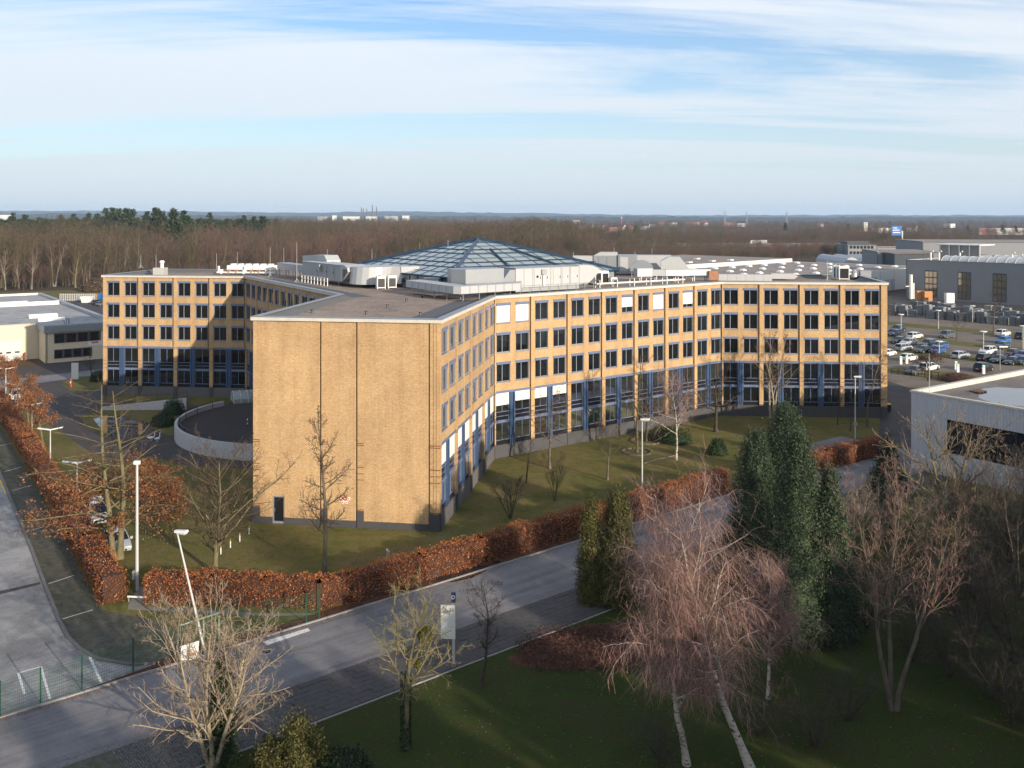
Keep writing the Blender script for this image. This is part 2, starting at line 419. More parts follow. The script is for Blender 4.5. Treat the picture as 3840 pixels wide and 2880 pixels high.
TUBE = mat('lamp_tube', (.9, .9, .85), .4); _b = [n for n in TUBE.node_tree.nodes if n.type == 'BSDF_PRINCIPLED'][0]; _b.inputs['Emission Color'].default_value = (1, .95, .82, 1); _b.inputs['Emission Strength'].default_value = 2.5
def facade(p0, p1, nb, x0, end, blinds=None, low_blinds=None, rows=ROWS, curtain_p=0.35, band=True, plinth=PLINTH, seed=1, lowglass=True):
    """brick wall of nb bays: each bay has a pilaster, two windows a storey and a recess; tall blue glazing below"""
    R = random.Random(seed); blinds = blinds or {}; low_blinds = low_blinds or {}
    d = Vector(p1)-Vector(p0); L = d.length; fr = Fr(p0, d); ang = math.atan2(d.y, d.x)
    bay = (L-x0-end)/nb; k = bay/5.76
    wall = MB(fr); rec = MB(fr)
    cols = []
    for b in range(nb):
        xs = x0+b*bay
        a, bq = xs+.68*k, xs+2.70*k; c, e = xs+3.50*k, xs+5.50*k
        cols += [(a, bq), (c, e)]
        pa, pb = max(0.0, xs), xs+.56*k
        pil = MB(fr); pil.box(pa, -.30, 1.56, pb, .07, Z_TOP)
        po = pil.build('pilaster', BRICK, office)
        for z in (7.62, 7.45, 5.46, 4.88, 4.31, 1.62): bd = MB(fr); bd.box(max(0.0, pa-.012), .0, z, pb+.012, .085, z+.075); bd.build('brick_band', BAND, po)
        fo = MB(fr); fo.box(max(0.0, pa-.02), -.30, 0, pb+.02, .10, 1.555); fo.build('pilaster_foot', PLINTH, po)
        wall.box(pb, -.36, Z_SPAN, a, 0, Z_TOP); wall.box(bq, -.36, Z_SPAN, c, 0, Z_TOP)
        xe = xs+5.76*k
        rec.box(e, -.36, Z_SPAN, xe if b < nb-1 or end > 0 else L, -.20, Z_TOP)
    if end > 0:
        pil = MB(fr); pil.box(L-end, -.30, 1.56, L+.05, .07, Z_TOP); po = pil.build('pilaster', BRICK, office)
        for z in (7.62, 7.45, 5.46, 4.88, 4.31, 1.62): bd = MB(fr); bd.box(L-end-.012, .0, z, L+.06, .085, z+.075); bd.build('brick_band', BAND, po)
        fo = MB(fr); fo.box(L-end-.02, -.30, 0, L+.07, .10, 1.555); fo.build('pilaster_foot', PLINTH, po)
    for (xa, xb) in cols:
        zt = Z_TOP
        for (z0, z1) in rows:
            wall.box(xa, -.36, z1, xb, 0, zt); zt = z0
        wall.box(xa, -.36, Z_SPAN, xb, 0, zt)
    wall.build('brick_wall', BRICK, office); rec.build('wall_recess', BRICK, office)
    pl = MB(fr); pl.box(0.01, -.5, 0, L-.01, .02, 1.5); pl.build('plinth', plinth, office)
    # windows of the three upper storeys
    for ci, (xa, xb) in enumerate(cols):
        for ri, (z0, z1) in enumerate(rows):
            M = window_meshes(xb-xa, z1-z0)
            w = wpart('window', M['frame'], office, fr, xa, z0, ang)
            sub('pane', M['p1'], w); sub('pane', M['p2'], w); sub('shutter_box', M['box'], w); sub('sill', M['sill'], w)
            W, Hh = M['w'], M['h']-M['hb']
            bl = blinds.get((ri, ci))
            if bl:
                kind, fra = bl
                if kind == 'out': sub('roller_blind', blind_mesh(.05, W-.05, Hh*(1-fra)+.02, Hh, .06, BLINDW, None), w)
                elif kind == 'outs': sub('roller_blind', blind_mesh(.05, W-.05, Hh*(1-fra)+.02, Hh, .06, BLINDW, 'h'), w)
                elif kind == 'greys': sub('slat_blind', blind_mesh(.08, W-.08, Hh*(1-fra)+.02, Hh-.06, .30, STEEL, 'h'), w)
                elif kind == 'in': sub('curtain', blind_mesh(.10, W-.10, Hh*(1-fra)+.02, Hh-.25, .55, BLINDG, None), w)
                elif kind == 'v': sub('slat_blind', blind_mesh(.10, W-.10, .10, Hh-.06, .30, BLINDG, 'v'), w)
            elif R.random() < curtain_p:
                q = R.choice(((.10, .32), (.12, .5), (.62, .90), (.10, .22)))
                sub('curtain', blind_mesh(W*q[0], W*q[1], .08, Hh-.1, round(R.choice((.35, .6)), 2), BLINDG, R.choice((None, 'v'))), w)
    # tall glazing of the two lower storeys
    if lowglass:
        for b in range(nb):
            xs = x0+b*bay; pb = xs+.56*k; xe = xs+5.72*k
            if b == nb-1 and end > 0: xe = L-end
            lt = MB(fr); lt.box(pb, -.30, 7.52, xe, .01, Z_SPAN-.002); lt.build('lintel', BLUE, office)
            cm = MB(fr); ca, cb_ = xs+2.62*k, xs+3.44*k; w3 = (cb_-ca)/3
            for i in range(3): cm.box(ca+i*w3+.03, -.22, 1.5, ca+(i+1)*w3-.03, .03 if i != 1 else -.03, 7.52)
            cm.box(ca, -.3, 1.5, cb_, -.20, 7.52); cm.build('steel_column', BLUED, office)
            for gi, (ga, gb) in enumerate(((pb+.02, ca-.005), (cb_+.005, xe-.02))):
                g = MB(fr); t = .06; mid = (ga+gb)/2
                g.box(ga, -.26, 2.0, ga+t, -.14, 7.5); g.box(gb-t, -.26, 2.0, gb, -.14, 7.5)
                g.box(mid-.035, -.25, 5.35, mid+.035, -.15, 7.5); g.box(mid-.035, -.25, 2.06, mid+.035, -.15, 4.05)
                for z in (7.42, 5.28, 4.78, 2.0): g.box(ga+t, -.26, z, gb-t, -.14, z+.07)
                g.box(ga, -.28, 4.05, gb, -.02, 4.38)
                go = g.build('glazing', BLUE, office)
                for (za, zb) in ((5.35, 7.42), (4.85, 5.28), (4.38, 4.78)):
                    dk = za < 5; q = MB(fr); q.box(ga+t, -.215, za, gb-t if dk else mid-.035, -.20, zb); q.build('spandrel' if dk else 'pane', DARK if dk else GLASS, go)
                    if not dk: q = MB(fr); q.box(mid+.035, -.215, za, gb-t, -.20, zb); q.build('pane', GLASS, go)
                for (xa, xb) in ((ga+t, mid-.035), (mid+.035, gb-t)):
                    q = MB(fr); q.box(xa, -.215, 2.07, xb, -.20, 4.05); q.build('pane', GLASS, go)
                q = MB(fr); q.box(ga, -.24, 1.5, gb, -.16, 2.0); q.build('spandrel', DARK, go)
                f = low_blinds.get(b*2+gi)
                if f: q = MB(fr); q.box(ga+.05, -.12, 7.5-f*3.1, gb-.05, -.09, 7.5); q.build('roller_blind', BLINDW, go)
                elif R.random() < .45:
                    q = MB(fr); xq = ga+R.uniform(.1, .5); q.box(xq, -.6, 2.1, xq+R.uniform(.3, .9), -.55, 4.0); q.build('curtain', BLINDG, go)
    # rooms behind the glass
    rm = MB(fr); dp = 4.2
    for z in (1.45, 4.62, 8.05, 11.45, 14.9, 18.25): rm.box(.4, -dp, z, L-.4, -.37, z+.22)
    rm.build('floor_slab', ROOMF, office)
    for (xa, xb) in cols:
        for z in (8.05, 11.45, 14.9):
            if R.random() < .30: q = MB(fr); x = xa+R.uniform(.1, .5); q.box(x, -1.6, z+3.02, x+1.1, -1.5, z+3.08); q.build('ceiling_lamp', TUBE, office)
    rw = MB(fr); rw.box(.4, -dp-.2, 1.5, L-.4, -dp, 18.3)
    x = .4
    while x < L-.5:
        rw.box(x, -dp+.01, 1.68, x+.12, -.45, 18.2); x += bay*R.choice((.5, 1, 1))
    rw.box(L-.55, -dp+.01, 1.68, L-.42, -.45, 18.2)
    rw.build('room_wall', ROOMW, office)

cd_bl = {(0, 0): ('out', .97), (0, 1): ('out', .97), (0, 7): ('outs', .66), (0, 9): ('out', .95), (0, 10): ('greys', .5), (0, 11): ('out', .78), (0, 13): ('v', 1),
         (1, 0): ('in', .78), (1, 1): ('in', .72), (1, 2): ('in', .74), (1, 7): ('in', .5), (1, 13): ('v', 1), (2, 13): ('v', 1), (2, 5): ('v', 1), (0, 5): ('in', .01)}
facade(cC, cD, 7, -.38, 0.0, cd_bl, {0: .45, 1: .36, 2: .38, 3: .34}, seed=3, curtain_p=.30)
de_bl = {(0, 0): ('v', 1), (0, 2): ('v', 1), (0, 4): ('in', .97), (1, 7): ('greys', .75), (2, 7): ('greys', .7), (0, 7): ('greys', .3)}
facade(cD, cE, 4, -.34, .78, de_bl, {}, seed=4, curtain_p=.35)
facade(cB, cC, 4, -.30, 0.0, {}, {i: (.62 if i % 2 else .58) for i in range(8)}, seed=5, curtain_p=.2, plinth=PLINTH2)
facade(cF, cG, 4, 0.0, 0.0, {}, {}, seed=6, curtain_p=.75, plinth=PLINTH2)
facade(cG, cA1, 7, -.3, 0.0, {}, {}, seed=8, curtain_p=.7)

# blank gable of the front wing
dAB = Vector(cB)-Vector(cA); LAB = dAB.length; frAB = Fr(cA, dAB)
g = MB(frAB)
for xa, xb in ((.60, 6.34), (7.06, 9.74), (10.46, 16.46)):
    if xa == .60:
        g.box(xa, -.4, .62, 1.80, 0, Z_TOP); g.box(2.95, -.4, .62, xb, 0, Z_TOP); g.box(1.80, -.4, 2.55, 2.95, 0, Z_TOP)
    else: g.box(xa, -.4, .62, xb, 0, Z_TOP)
g.build('brick_wall', BRICK, office)
rc = MB(frAB)
for xa, xb in ((6.34, 6.50), (9.74, 9.90), (16.46, 16.60)): rc.box(xa, -.4, .0, xb, -.22, Z_TOP)
rc.build('wall_recess', BRICK, office)
for i, (xa, xb) in enumerate(((-.02, .60), (6.50, 7.06), (9.90, 10.46), (16.60, LAB+.02))):
    q = MB(frAB); q.box(xa, -.38, 1.56, xb, .07, Z_TOP)
    if i == 3: q.box(16.95, -.3, 1.56, 17.12, .12, Z_TOP); q.box(17.2, -.3, 1.56, 17.32, .12, Z_TOP)
    po = q.build('pilaster', BRICK, office)
    for z in (7.62, 7.45, 5.46, 4.88, 4.31, 1.62): bd = MB(frAB); bd.box(xa-.012, .0, z, xb+.012, .135 if i == 3 else .085, z+.075); bd.build('brick_band', BAND, po)
    fo = MB(frAB); fo.box(xa-.02, -.38, 0, xb+.02, .11, 1.555); fo.build('pilaster_foot', PLINTH, po)
pl = MB(frAB)
for xa, xb in ((.62, 1.80), (2.95, 6.48), (7.08, 9.88), (10.48, 16.58)): pl.box(xa, -.4, 0, xb, .02, .615)
pl.build('plinth', PLINTH, office)
dr = MB(frAB); dr.box(1.80, -.25, 0.02, 1.92, -.08, 2.55); dr.box(2.83, -.25, .02, 2.95, -.08, 2.55); dr.box(1.92, -.25, 2.42, 2.83, -.08, 2.55); dr.box(1.92, -.25, .02, 2.83, -.08, .22)
dro = dr.build('door', FRAME, office); dro['label'] = 'narrow glazed side door in the blank gable'
q = MB(frAB); q.box(1.92, -.18, .22, 2.83, -.15, 2.42); q.build('pane', DARK, dro)
q = MB(frAB); q.box(2.0, -.08, 1.1, 2.03, -.03, 1.4); q.build('handle', STEEL, dro)
# five round hydrant plates beside the pilaster
REDP = mat('red_enamel', (0.45, 0.03, 0.03), 0.4, var=0.1)
for x, z, m in ((8.35, 2.62, REDP), (8.70, 2.62, REDP), (9.08, 2.60, WHITEP), (8.52, 2.28, WHITEP), (8.86, 2.27, WHITEP)):
    q = MB(frAB); q.loft([[(x+.15*math.cos(a*.628), y, z+.15*math.sin(a*.628)) for a in range(10)] for y in (.0, .05)])
    o = q.build('wall_plate', m, office)
    q = MB(frAB); q.loft([[(x+.06*math.cos(a*.628), y, z+.06*math.sin(a*.628)) for a in range(10)] for y in (.05, .075)]); q.build('plate_boss', WHITEP if m is REDP else REDP, o)

# plain walls on the sides that face away
pw = MB()
for a, b in ((cA1, cA), (cE, cE1), (cE1, cD1), (cD1, (7.3, 181.3)), ((7.3, 181.3), (10.75, 206)), ((10.75, 206), (-6.6, 208.5)), ((-6.6, 208.5), (-11, 183.4)), ((-11, 183.4), cG1), (cG1, cF1), (cF1, cF)):
    pw.fr = Fr(a, Vector(b)-Vector(a)); l = (Vector(b)-Vector(a)).length
    pw.box(.01, -.4, 0, l-.01, -.01, Z_TOP)
pw.build('brick_wall', BRICK, office)

# roof: gravel, membrane upstand, coping
GRAVEL = ground_mat('roof_gravel', [(0.3, (0.19, 0.145, 0.115)), (0.5, (0.31, 0.245, 0.20)), (0.7, (0.42, 0.345, 0.29))], 0.35, 7.0, [(0.35, (0.13, 0.10, 0.085)), (0.65, (0.38, 0.31, 0.26))], 2.4, bmp=0.9, bd=0.06)
MEMB = mat('roof_membrane', (0.115, 0.115, 0.115), 0.85, var=0.25, scale=0.8)
def ring(name, d0, d1, z00, z01, z10, z11, m):
    """closed band round the roof from offset d0 (heights z00..z01) to offset d1 (heights z10..z11)"""
    a, b = offset_poly(OUT, d0), offset_poly(OUT, d1); n = len(a); r = MB()
    for i in range(n):
        j = (i+1) % n
        r.loft([[(*a[i], z00), (*b[i], z10), (*b[i], z11), (*a[i], z01)], [(*a[j], z00), (*b[j], z10), (*b[j], z11), (*a[j], z01)]], cap=False)
    return r.build(name, m, office)
ring('coping', -.22, .30, Z_TOP, 18.93, Z_TOP, 18.93, COPING)
ring('coping_flashing', -.25, .46, 18.932, 18.985, 18.932, 19.0, FLASH)
ring('roof_upstand', .31, 1.5, 18.2, 18.90, 18.2, 18.46, MEMB)
rf = MB(); rf.prism(offset_poly(OUT, 1.0), 18.1, 18.44); rf.build('roof', GRAVEL, office)

# stepped glass roof over the court
gc = Vector((-5.0, 139.0)); eave = 20.35
BLUEB = mat('glass_roof_beam', (0.016, 0.042, 0.080), 0.4, var=0.15, spec=0.5)
glass_roof = MB()
def gpt(i, r, z):
    d = (PX, AX, -PX, -AX)[i % 4]; return (gc.x+d.x*r, gc.y+d.y*r, z)
for i in range(4):
    a, b = gpt(i, 20.2, 0), gpt(i+1, 20.2, 0)
    n = 14
    for k in range(n+1):
        x, y = a[0]+(b[0]-a[0])*k/n, a[1]+(b[1]-a[1])*k/n
        glass_roof.box(x-.06, y-.06, 18.45, x+.06, y+.06, eave)
    glass_roof.tube([(a[0], a[1], eave), (b[0], b[1], eave)], .14, 4); glass_roof.tube([(a[0], a[1], 19.3), (b[0], b[1], 19.3)], .1, 4)
gro = glass_roof.build('glass_roof', BLUEB, office); gro['label'] = 'stepped pyramid of glass over the courtyard with dark blue beams'
for i in range(4):
    a, b = gpt(i, 20.15, 0), gpt(i+1, 20.15, 0)
    q = MB(); q.face([(a[0], a[1], 18.5), (b[0], b[1], 18.5), (b[0], b[1], eave-.1), (a[0], a[1], eave-.1)]); q.build('pane', GLASSR, gro)
tiers = [(20.8, 20.38, 13.9, 21.90), (13.9, 21.90, 7.0, 23.42), (7.0, 23.42, 0.05, 24.80)]
for ti, (r0, z0, r1, z1) in enumerate(tiers):
    nb = (12, 8, 4)[ti]
    for i in range(4):
        a, b, c, d = Vector(gpt(i, r0, z0)), Vector(gpt(i+1, r0, z0)), Vector(gpt(i+1, r1, z1)), Vector(gpt(i, r1, z1))
        bm = MB()
        bm.tube([a, b], .12, 4); bm.tube([a, d], .30, 4)
        if ti < 2: bm.tube([d, c], .12, 4)
        nrm = (b-a).cross(d-a).normalized()
        if nrm.z < 0: nrm = -nrm
        for k in range(1, nb):
            t = k/nb
            lo = a.lerp(b, t)
            # rafters rise square to the eave until they meet the ridge or the hip
            s = (r1/r0); tt = (t-(1-s)/2)/s
            if 0 <= tt <= 1: hi = d.lerp(c, tt)
            else:
                q = t/((1-s)/2) if tt < 0 else (1-t)/((1-s)/2)
                hp = (a, d) if tt < 0 else (b, c); hi = hp[0].lerp(hp[1], q)
            bm.tube([lo+nrm*.03, hi+nrm*.03], .042, 4)
        for q in (.33, .66):
            bm.tube([a.lerp(d, q)+nrm*.05, b.lerp(c, q)+nrm*.03], .035, 4)
        if ti < 2 and i in (0, 3):
            for tq in (.36, .72): bm.tube([a.lerp(b, tq)+nrm*.12, d.lerp(c, tq)+nrm*.12], .17, 4)
        # raised service rails
        bm.tube([a.lerp(d, .5)+nrm*.45, b.lerp(c, .5)+nrm*.45], .045, 4)
        bm.build('rafters', BLUEB, gro)
        m = max(2, nb//2)
        for k in range(m):
            t0, t1 = k/m, (k+1)/m
            q = MB(); q.face([a.lerp(b, t0), a.lerp(b, t1), d.lerp(c, t1), d.lerp(c, t0)]); q.build('pane', GLASSR, gro)
# court interior: pale floor and galleries below the glass
q = MB(); q.prism([gpt(i, 19.8, 0)[:2] for i in range(4)], 14.0, 14.2); q.build('court_floor', mat('court_floor', (0.30, 0.30, 0.29), 0.8, var=0.2), office)
q = MB()
for i in range(4):
    a, b = Vector(gpt(i, 20.0, 0)), Vector(gpt(i+1, 20.0, 0)); q.fr = Fr(a, b-a); q.box(0, -.3, 14.2, (b-a).length, -.1, 18.4)
q.build('court_wall', ROOMW, office)
# ================================================================ plant on the office roof (each machine a thing of its own)
def feet(t, fr, spots, z0, z1, r=.05):
    for x, y in spots:
        q = MB(fr); q.box(x-r, y-r, z0, x+r, y+r, z1); q.build('support_leg', STEEL, t)
def panel_seams(t, fr, xs, y, z0, z1, m=None):
    for x in xs:
        q = MB(fr); q.box(x-.03, y-.03, z0, x+.03, y-.004, z1); q.build('seam_rib', m or GALV, t)

# main air handler, parallel to the long right-hand front
o = P(1934, 1086, 19.0); fr = FrA(o, 36, 19.0)
t = thing('air_handling_unit', 'long pale grey air handling unit with five access doors and a curved end hood', 'ventilation unit', (o.x, o.y, 18.46))
q = MB(fr); q.box(0, 0, .15, 10.4, 3.2, 2.62); q.build('casing', GALVL, t)
q = MB(fr); q.box(-.1, -.1, 2.62, 10.5, 3.3, 2.70); q.build('casing_roof', GALV, t)
q = MB(fr); q.box(0, .05, -.35, 10.4, .25, .145); q.box(0, 2.95, -.35, 10.4, 3.15, .145); q.build('base_rail', STEEL, t)
for x, w in ((2.9, 1.1), (6.0, 1.2), (7.5, 1.0), (8.9, 1.2), (4.4, .7)):
    q = MB(fr); q.box(x, -.05, .3, x+w, -.004, 2.45); d = q.build('access_door', GALVL, t)
    q = MB(fr); q.box(x+w-.14, -.10, 1.2, x+w-.08, -.052, 1.5); q.build('handle', BLACKM, d)
q = MB(fr); q.loft([[(3.4+.17*math.cos(a*.524), y, 1.5+.17*math.sin(a*.524)) for a in range(12)] for y in (-.09, -.052)]); q.build('porthole', BLACKM, t)
q = MB(fr); q.box(4.0, -.3, 1.75, 4.75, -.055, 2.4); q.build('fan_cowl', STEEL, t)
q = MB(fr); q.box(4.25, -.2, .3, 4.5, -.055, 1.7); q.build('drain_pipe', WHITEP, t)
q = MB(fr)
prof = [(10.4, .3), (12.2, .35), (14.2, 1.9), (13.6, 2.35), (12.7, 2.66), (10.4, 2.78)]
q.loft([[(x, y, z) for x, z in prof] for y in (.1, 3.1)]); q.build('end_hood', GALVL, t)
q = MB(fr); q.loft([[(-2.4, .1, .7), (-.8, .1, 2.5), (0, .1, 2.5), (0, .1, .3), (-2.4, .1, .3)], [(-2.4, 2.6, .7), (-.8, 2.6, 2.5), (0, 2.6, 2.5), (0, 2.6, .3), (-2.4, 2.6, .3)]]); q.build('transition_duct', GALV, t)
panel_seams(t, fr, (1.3, 2.7, 5.6, 7.3, 8.75, 10.38), 0, .15, 2.62)

rt = thing('guard_rail', 'thin steel guard rail along the front of the long roof ventilation unit', 'railing', tuple(fr(0, -1.5, -.52)))
q = MB(fr); q.tube([(-.4, -1.5, .55), (11.6, -1.5, .55)], .028, 5); q.build('rail', STEEL, rt)
q = MB(fr); q.tube([(-.4, -1.5, .05), (11.6, -1.5, .05)], .022, 5); q.build('rail', STEEL, rt)
for i in range(9):
    q = MB(fr); x = -.4+i*1.5; q.box(x-.03, -1.53, -.55, x+.03, -1.47, .56); q.build('post', STEEL, rt)
q = MB(fr); q.box(-.5, -1.7, -.55, 11.7, -.6, -.45); q.build('walkway', GALV, rt)

# low elbow duct on legs in front of it
pl = [(-13.3, 117.2), (-6.7, 106.6), (-5.8, 106.3), (1.0, 111.9), (1.2, 115.5), (-.6, 114.4), (-5.6, 109.4), (-11.6, 118.6)]
t = thing('ventilation_duct', 'wide low galvanised elbow duct standing on short legs above the gravel roof', 'duct', (-6, 110, 18.46))
q = MB(); q.prism(pl, 19.32, 20.18); q.build('duct_body', GALVL, t)
for (a, b2) in ((pl[0], pl[1]), (pl[2], pl[3])):
    a, b2 = Vector(a), Vector(b2); sf = Fr(a, b2-a); L = (b2-a).length
    for k in range(1, 7): q = MB(sf); q.box(k*L/7-.03, -.02, 19.3, k*L/7+.03, .035, 20.21); q.build('seam_rib', GALV, t)
for x, y in ((-12.4, 116.4), (-10.8, 114), (-9.2, 111.2), (-7.6, 108.8), (-5.6, 107), (-3.8, 108.6), (-2, 110), (-.2, 111.6), (-6, 109.2), (-9.5, 113.8)):
    q = MB(); q.box(x-.04, y-.04, 18.44, x+.04, y+.04, 19.32); q.build('support_leg', STEEL, t)
t = thing('ventilation_duct', 'boxy chamfered galvanised duct raised behind the low elbow duct', 'duct', (-4, 114, 18.46))
q = MB(); q.prism([(-8.0, 115.6), (-7.4, 113.9), (-5.6, 112.8), (-1.0, 116.0), (-2.6, 118.8), (-6, 117.6)], 20.0, 21.75); q.build('duct_body', GALV, t)
q = MB(); q.prism([(-6.6, 114.4), (-5.4, 113.6), (-3.2, 116), (-4.6, 117.0)], 18.44, 20.0); q.build('duct_foot', GALV, t)
t = thing('roof_hatch', 'small pale domed roof hatch beside the low elbow duct', 'hatch', (-10.2, 117.8, 18.46))
q = MB(); q.box(-11.2, 119.4, 18.44, -9.4, 121.0, 20.2); q.build('kerb', GALVL, t); q = MB(); q.box(-11.3, 119.3, 20.2, -9.3, 121.1, 20.3); q.build('lid', GALV, t)

# left air handler above the shaded court side
o = Vector((-31.9, 142.0, 19.0)); fr = FrA(o, -56, 19.0)
t = thing('air_handling_unit', 'galvanised air handling unit with raised white hood above the shaded courtyard wall', 'ventilation unit', (o.x, o.y, 18.46))
q = MB(fr); q.box(.2, 0, .1, 14.4, 3.0, 2.35); q.build('casing', GALV, t)
q = MB(fr); q.box(.1, -.08, 2.35, 14.5, 3.1, 2.43); q.build('casing_roof', GALVL, t)
for x in (5.0, 8.4, 11.0):
    q = MB(fr); q.box(x, -.05, .3, x+1.1, -.004, 2.1); d = q.build('access_door', GALV, t)
    q = MB(fr); q.box(x+.9, -.1, 1.1, x+.97, -.052, 1.4); q.build('handle', BLACKM, d)
q = MB(fr); q.box(6.8, -.35, 1.2, 7.5, -.01, 2.2); q.build('fan_cowl', STEEL, t)
q = MB(fr); q.loft([[(-5.5, y, 1.4), (4.2, y, 1.4), (4.2, y, 2.6), (3.2, y, 3.35), (-1.6, y, 3.25), (-5.5, y, 3.0)] for y in (2.2, 4.4)]); q.build('hood', GALVL, t)
q = MB(fr); q.loft([[(14.4, y, .1), (15.3, y, .3), (16.9, y, 1.6), (16.7, y, 2.1), (15.6, y, 2.45), (14.4, y, 2.5)] for y in (-.05, 3.05)]); q.build('intake_cowl', GALVL, t)
for i in range(5):
    q = MB(fr); q.box(15.2+i*.3, -.10, .35+i*.22, 15.32+i*.3, -.055, 1.9); q.build('intake_louvre', RUST if i % 2 else BLACKM, t)
feet(t, fr, [(x, y) for x in (1, 5, 9, 13) for y in (.3, 2.7)], -.56, .1)
t = thing('ventilation_duct', 'long straight grey duct on legs leading to the raised white hood', 'duct', (-36, 150, 18.46))
q = MB(fr); q.box(-11.5, .2, .75, .0, 2.2, 1.72); q.build('duct_body', GALV, t)
feet(t, fr, [(x, y) for x in (-11, -8, -5, -2) for y in (.4, 2.0)], -.56, .75)
t = thing('guard_rail', 'white painted guard rail beside the galvanised unit over the courtyard wall', 'railing', tuple(fr(8, -1.4, -.54)))
for z in (.55, .05): q = MB(fr); q.tube([(3.4, -1.4, z), (13.0, -1.4, z)], .04, 5); q.build('rail', WHITEP, t)
for i in range(9): q = MB(fr); q.box(3.4+i*1.2-.045, -1.445, -.56, 3.4+i*1.2+.045, -1.355, .58); q.build('post', WHITEP, t)
t = thing('ventilation_duct', 'big smooth white duct bend between the intake cowl and the glass roof', 'duct', (-18, 127, 18.46))
q = MB(); ring_ = []
for k in range(9):
    a = math.radians(200+k*18); ring_.append((-19.6+2.9*math.cos(a), 129.2+2.9*math.sin(a)))
ring_ += [(-15.2, 128.0), (-14.4, 131.0), (-21, 133.4)]
q.loft([[(x, y, 18.95) for x, y in ring_], [(x+.2, y+.1, 21.3) for x, y in ring_]]); q.build('duct_body', GALVL, t)
q = MB(); q.loft([[(-15.2, 128.0, 19.6), (-14.4, 131.0, 19.6), (-14.4, 131, 21.3), (-15.2, 128, 21.3)], [(-12.6, 128.4, 21.0), (-12.2, 130.6, 21.0), (-12.2, 130.6, 21.34), (-12.6, 128.4, 21.34)]]); q.build('duct_mouth', GALVL, t)

def condenser(x, y, zb, w, dpt, h, ang, label, group=None, name='condenser_unit'):
    p = P(x, y, zb); fr = FrA((p.x, p.y), ang, zb)
    t = thing(name, label, 'cooling unit', (p.x, p.y, zb), group)
    q = MB(fr); q.box(-w/2, 0, .12, w/2, dpt, h); q.build('casing', WHITEP, t)
    q = MB(fr); q.box(-w/2+.1, -.03, .25, w/2-.1, -.004, h-.35); q.build('coil_grille', BLACKM, t)
    for sx in (-w/2+.05, w/2-.05): q = MB(fr); q.box(sx-.05, -.05, .01, sx+.05, .0, h-.3); q.build('frame_post', WHITEP, t)
    q = MB(fr); q.cyl(0, dpt/2, min(w, dpt)*.36, h, h+.10, 12); q.build('fan_ring', STEEL, t)
    return t
condenser(1430, 1084, 18.5, 1.15, .9, 1.75, 20, 'white cooling unit with black coil, left of the pair beside the gravel', 'pair of cooling units')
condenser(1471, 1082, 18.5, 1.15, .9, 1.75, 20, 'white cooling unit with black coil, right of the pair beside the gravel', 'pair of cooling units')
condenser(1545, 1052, 18.5, 1.8, .9, 1.6, 25, 'squat cream cooling unit with wide coil beside the glass roof')
condenser(2244, 1068, 18.5, 1.2, .9, 2.0, 36, 'tall dark fronted cooling unit next to the curved end hood')
condenser(2270, 1066, 18.5, 1.3, .9, 1.9, 36, 'tall white framed cooling unit standing at the end of the guard rail')
condenser(2303, 1066, 18.5, 1.2, .6, .95, 36, 'low white cooling unit on the gravel past the tall pair')

# right-hand group
fr = FrA((12.5, 156.5), -8, 18.46)
t = thing('air_handling_unit', 'grey roof ventilation unit with two hooded sections behind the right side of the glass roof', 'ventilation unit', (12.5, 156.5, 18.46))
q = MB(fr); q.box(1.2, 0, .45, 5.2, 3.2, 3.2); q.box(5.3, -.3, .3, 8.4, 3, 3.35); q.build('casing', GALV, t)
q = MB(fr); q.loft([[(1.2, y, 3.2), (2.2, y, 3.75), (5, y, 3.75), (5.2, y, 3.2)] for y in (.1, 3.1)]); q.build('hood', GALVL, t)
q = MB(fr); q.loft([[(-2.4, y, 3.1), (1.2, y, 3.1), (1.2, y, .9), (0, y, 1.3)] for y in (.2, 3.0)]); q.build('intake_cowl', GALVL, t)
for x in (2.0, 3.4): q = MB(fr); q.box(x, -.05, .7, x+1, -.004, 3); q.build('access_door', GALV, t)
q = MB(fr); q.box(5.6, -.35, .6, 6.9, -.304, 3.0); q.build('access_door', GALVL, t)
feet(t, fr, [(x, y) for x in (1.6, 4.8, 7.9) for y in (.3, 2.7)], 0, .45)
q = MB(fr); q.box(8.4, -.2, .6, 14, 2.8, 3.3); t2 = thing('air_handling_unit', 'pale roof ventilation unit with rounded duct arch and flat hood at its end', 'ventilation unit', (21, 155, 18.46)); q.build('casing', GALVL, t2)
q = MB(fr); arc = [(9.2+1.9*math.cos(math.radians(a)), 1.0+1.7*math.sin(math.radians(a))) for a in range(0, 181, 20)]
q.loft([[(x, y, z) for x, z in arc] for y in (-5.8, -3.6)]); q.build('duct_arch', GALV, t2)
q = MB(fr); q.loft([[(12.2, y, .3), (12.2, y, 2.6), (13.4, y, 3.3), (15.2, y, 3.3), (17, y, 1.1), (16.6, y, .3)] for y in (-6.2, -3.4)]); q.build('hood', GALVL, t2)
feet(t2, fr, [(x, y) for x in (9, 13.4) for y in (.2, 2.5)], 0, .6); feet(t2, fr, [(7.6, -5.5), (10.8, -5.5), (12.8, -5.8), (16.2, -5.8)], 0, 1.0)
fr = FrA((18.6, 138.4), 12, 18.46)
t = thing('ventilation_duct', 'straight pale duct with mitred end lying over the pipes on the roof', 'duct', (18.6, 138.4, 18.46))
q = MB(fr); q.box(0, 0, .8, 2.4, 1.8, 2.0); q.loft([[(1.6, .2, .9), (1.6, 1.6, .9), (1.6, 1.6, 1.8), (1.6, .2, 1.8)], [(4.4, -.6, .9), (4.0, .8, .9), (4.0, .8, 1.8), (4.4, -.6, 1.8)]]); q.box(4.2, -.6, .9, 11.4, .9, 1.8); q.build('duct_body', GALVL, t)
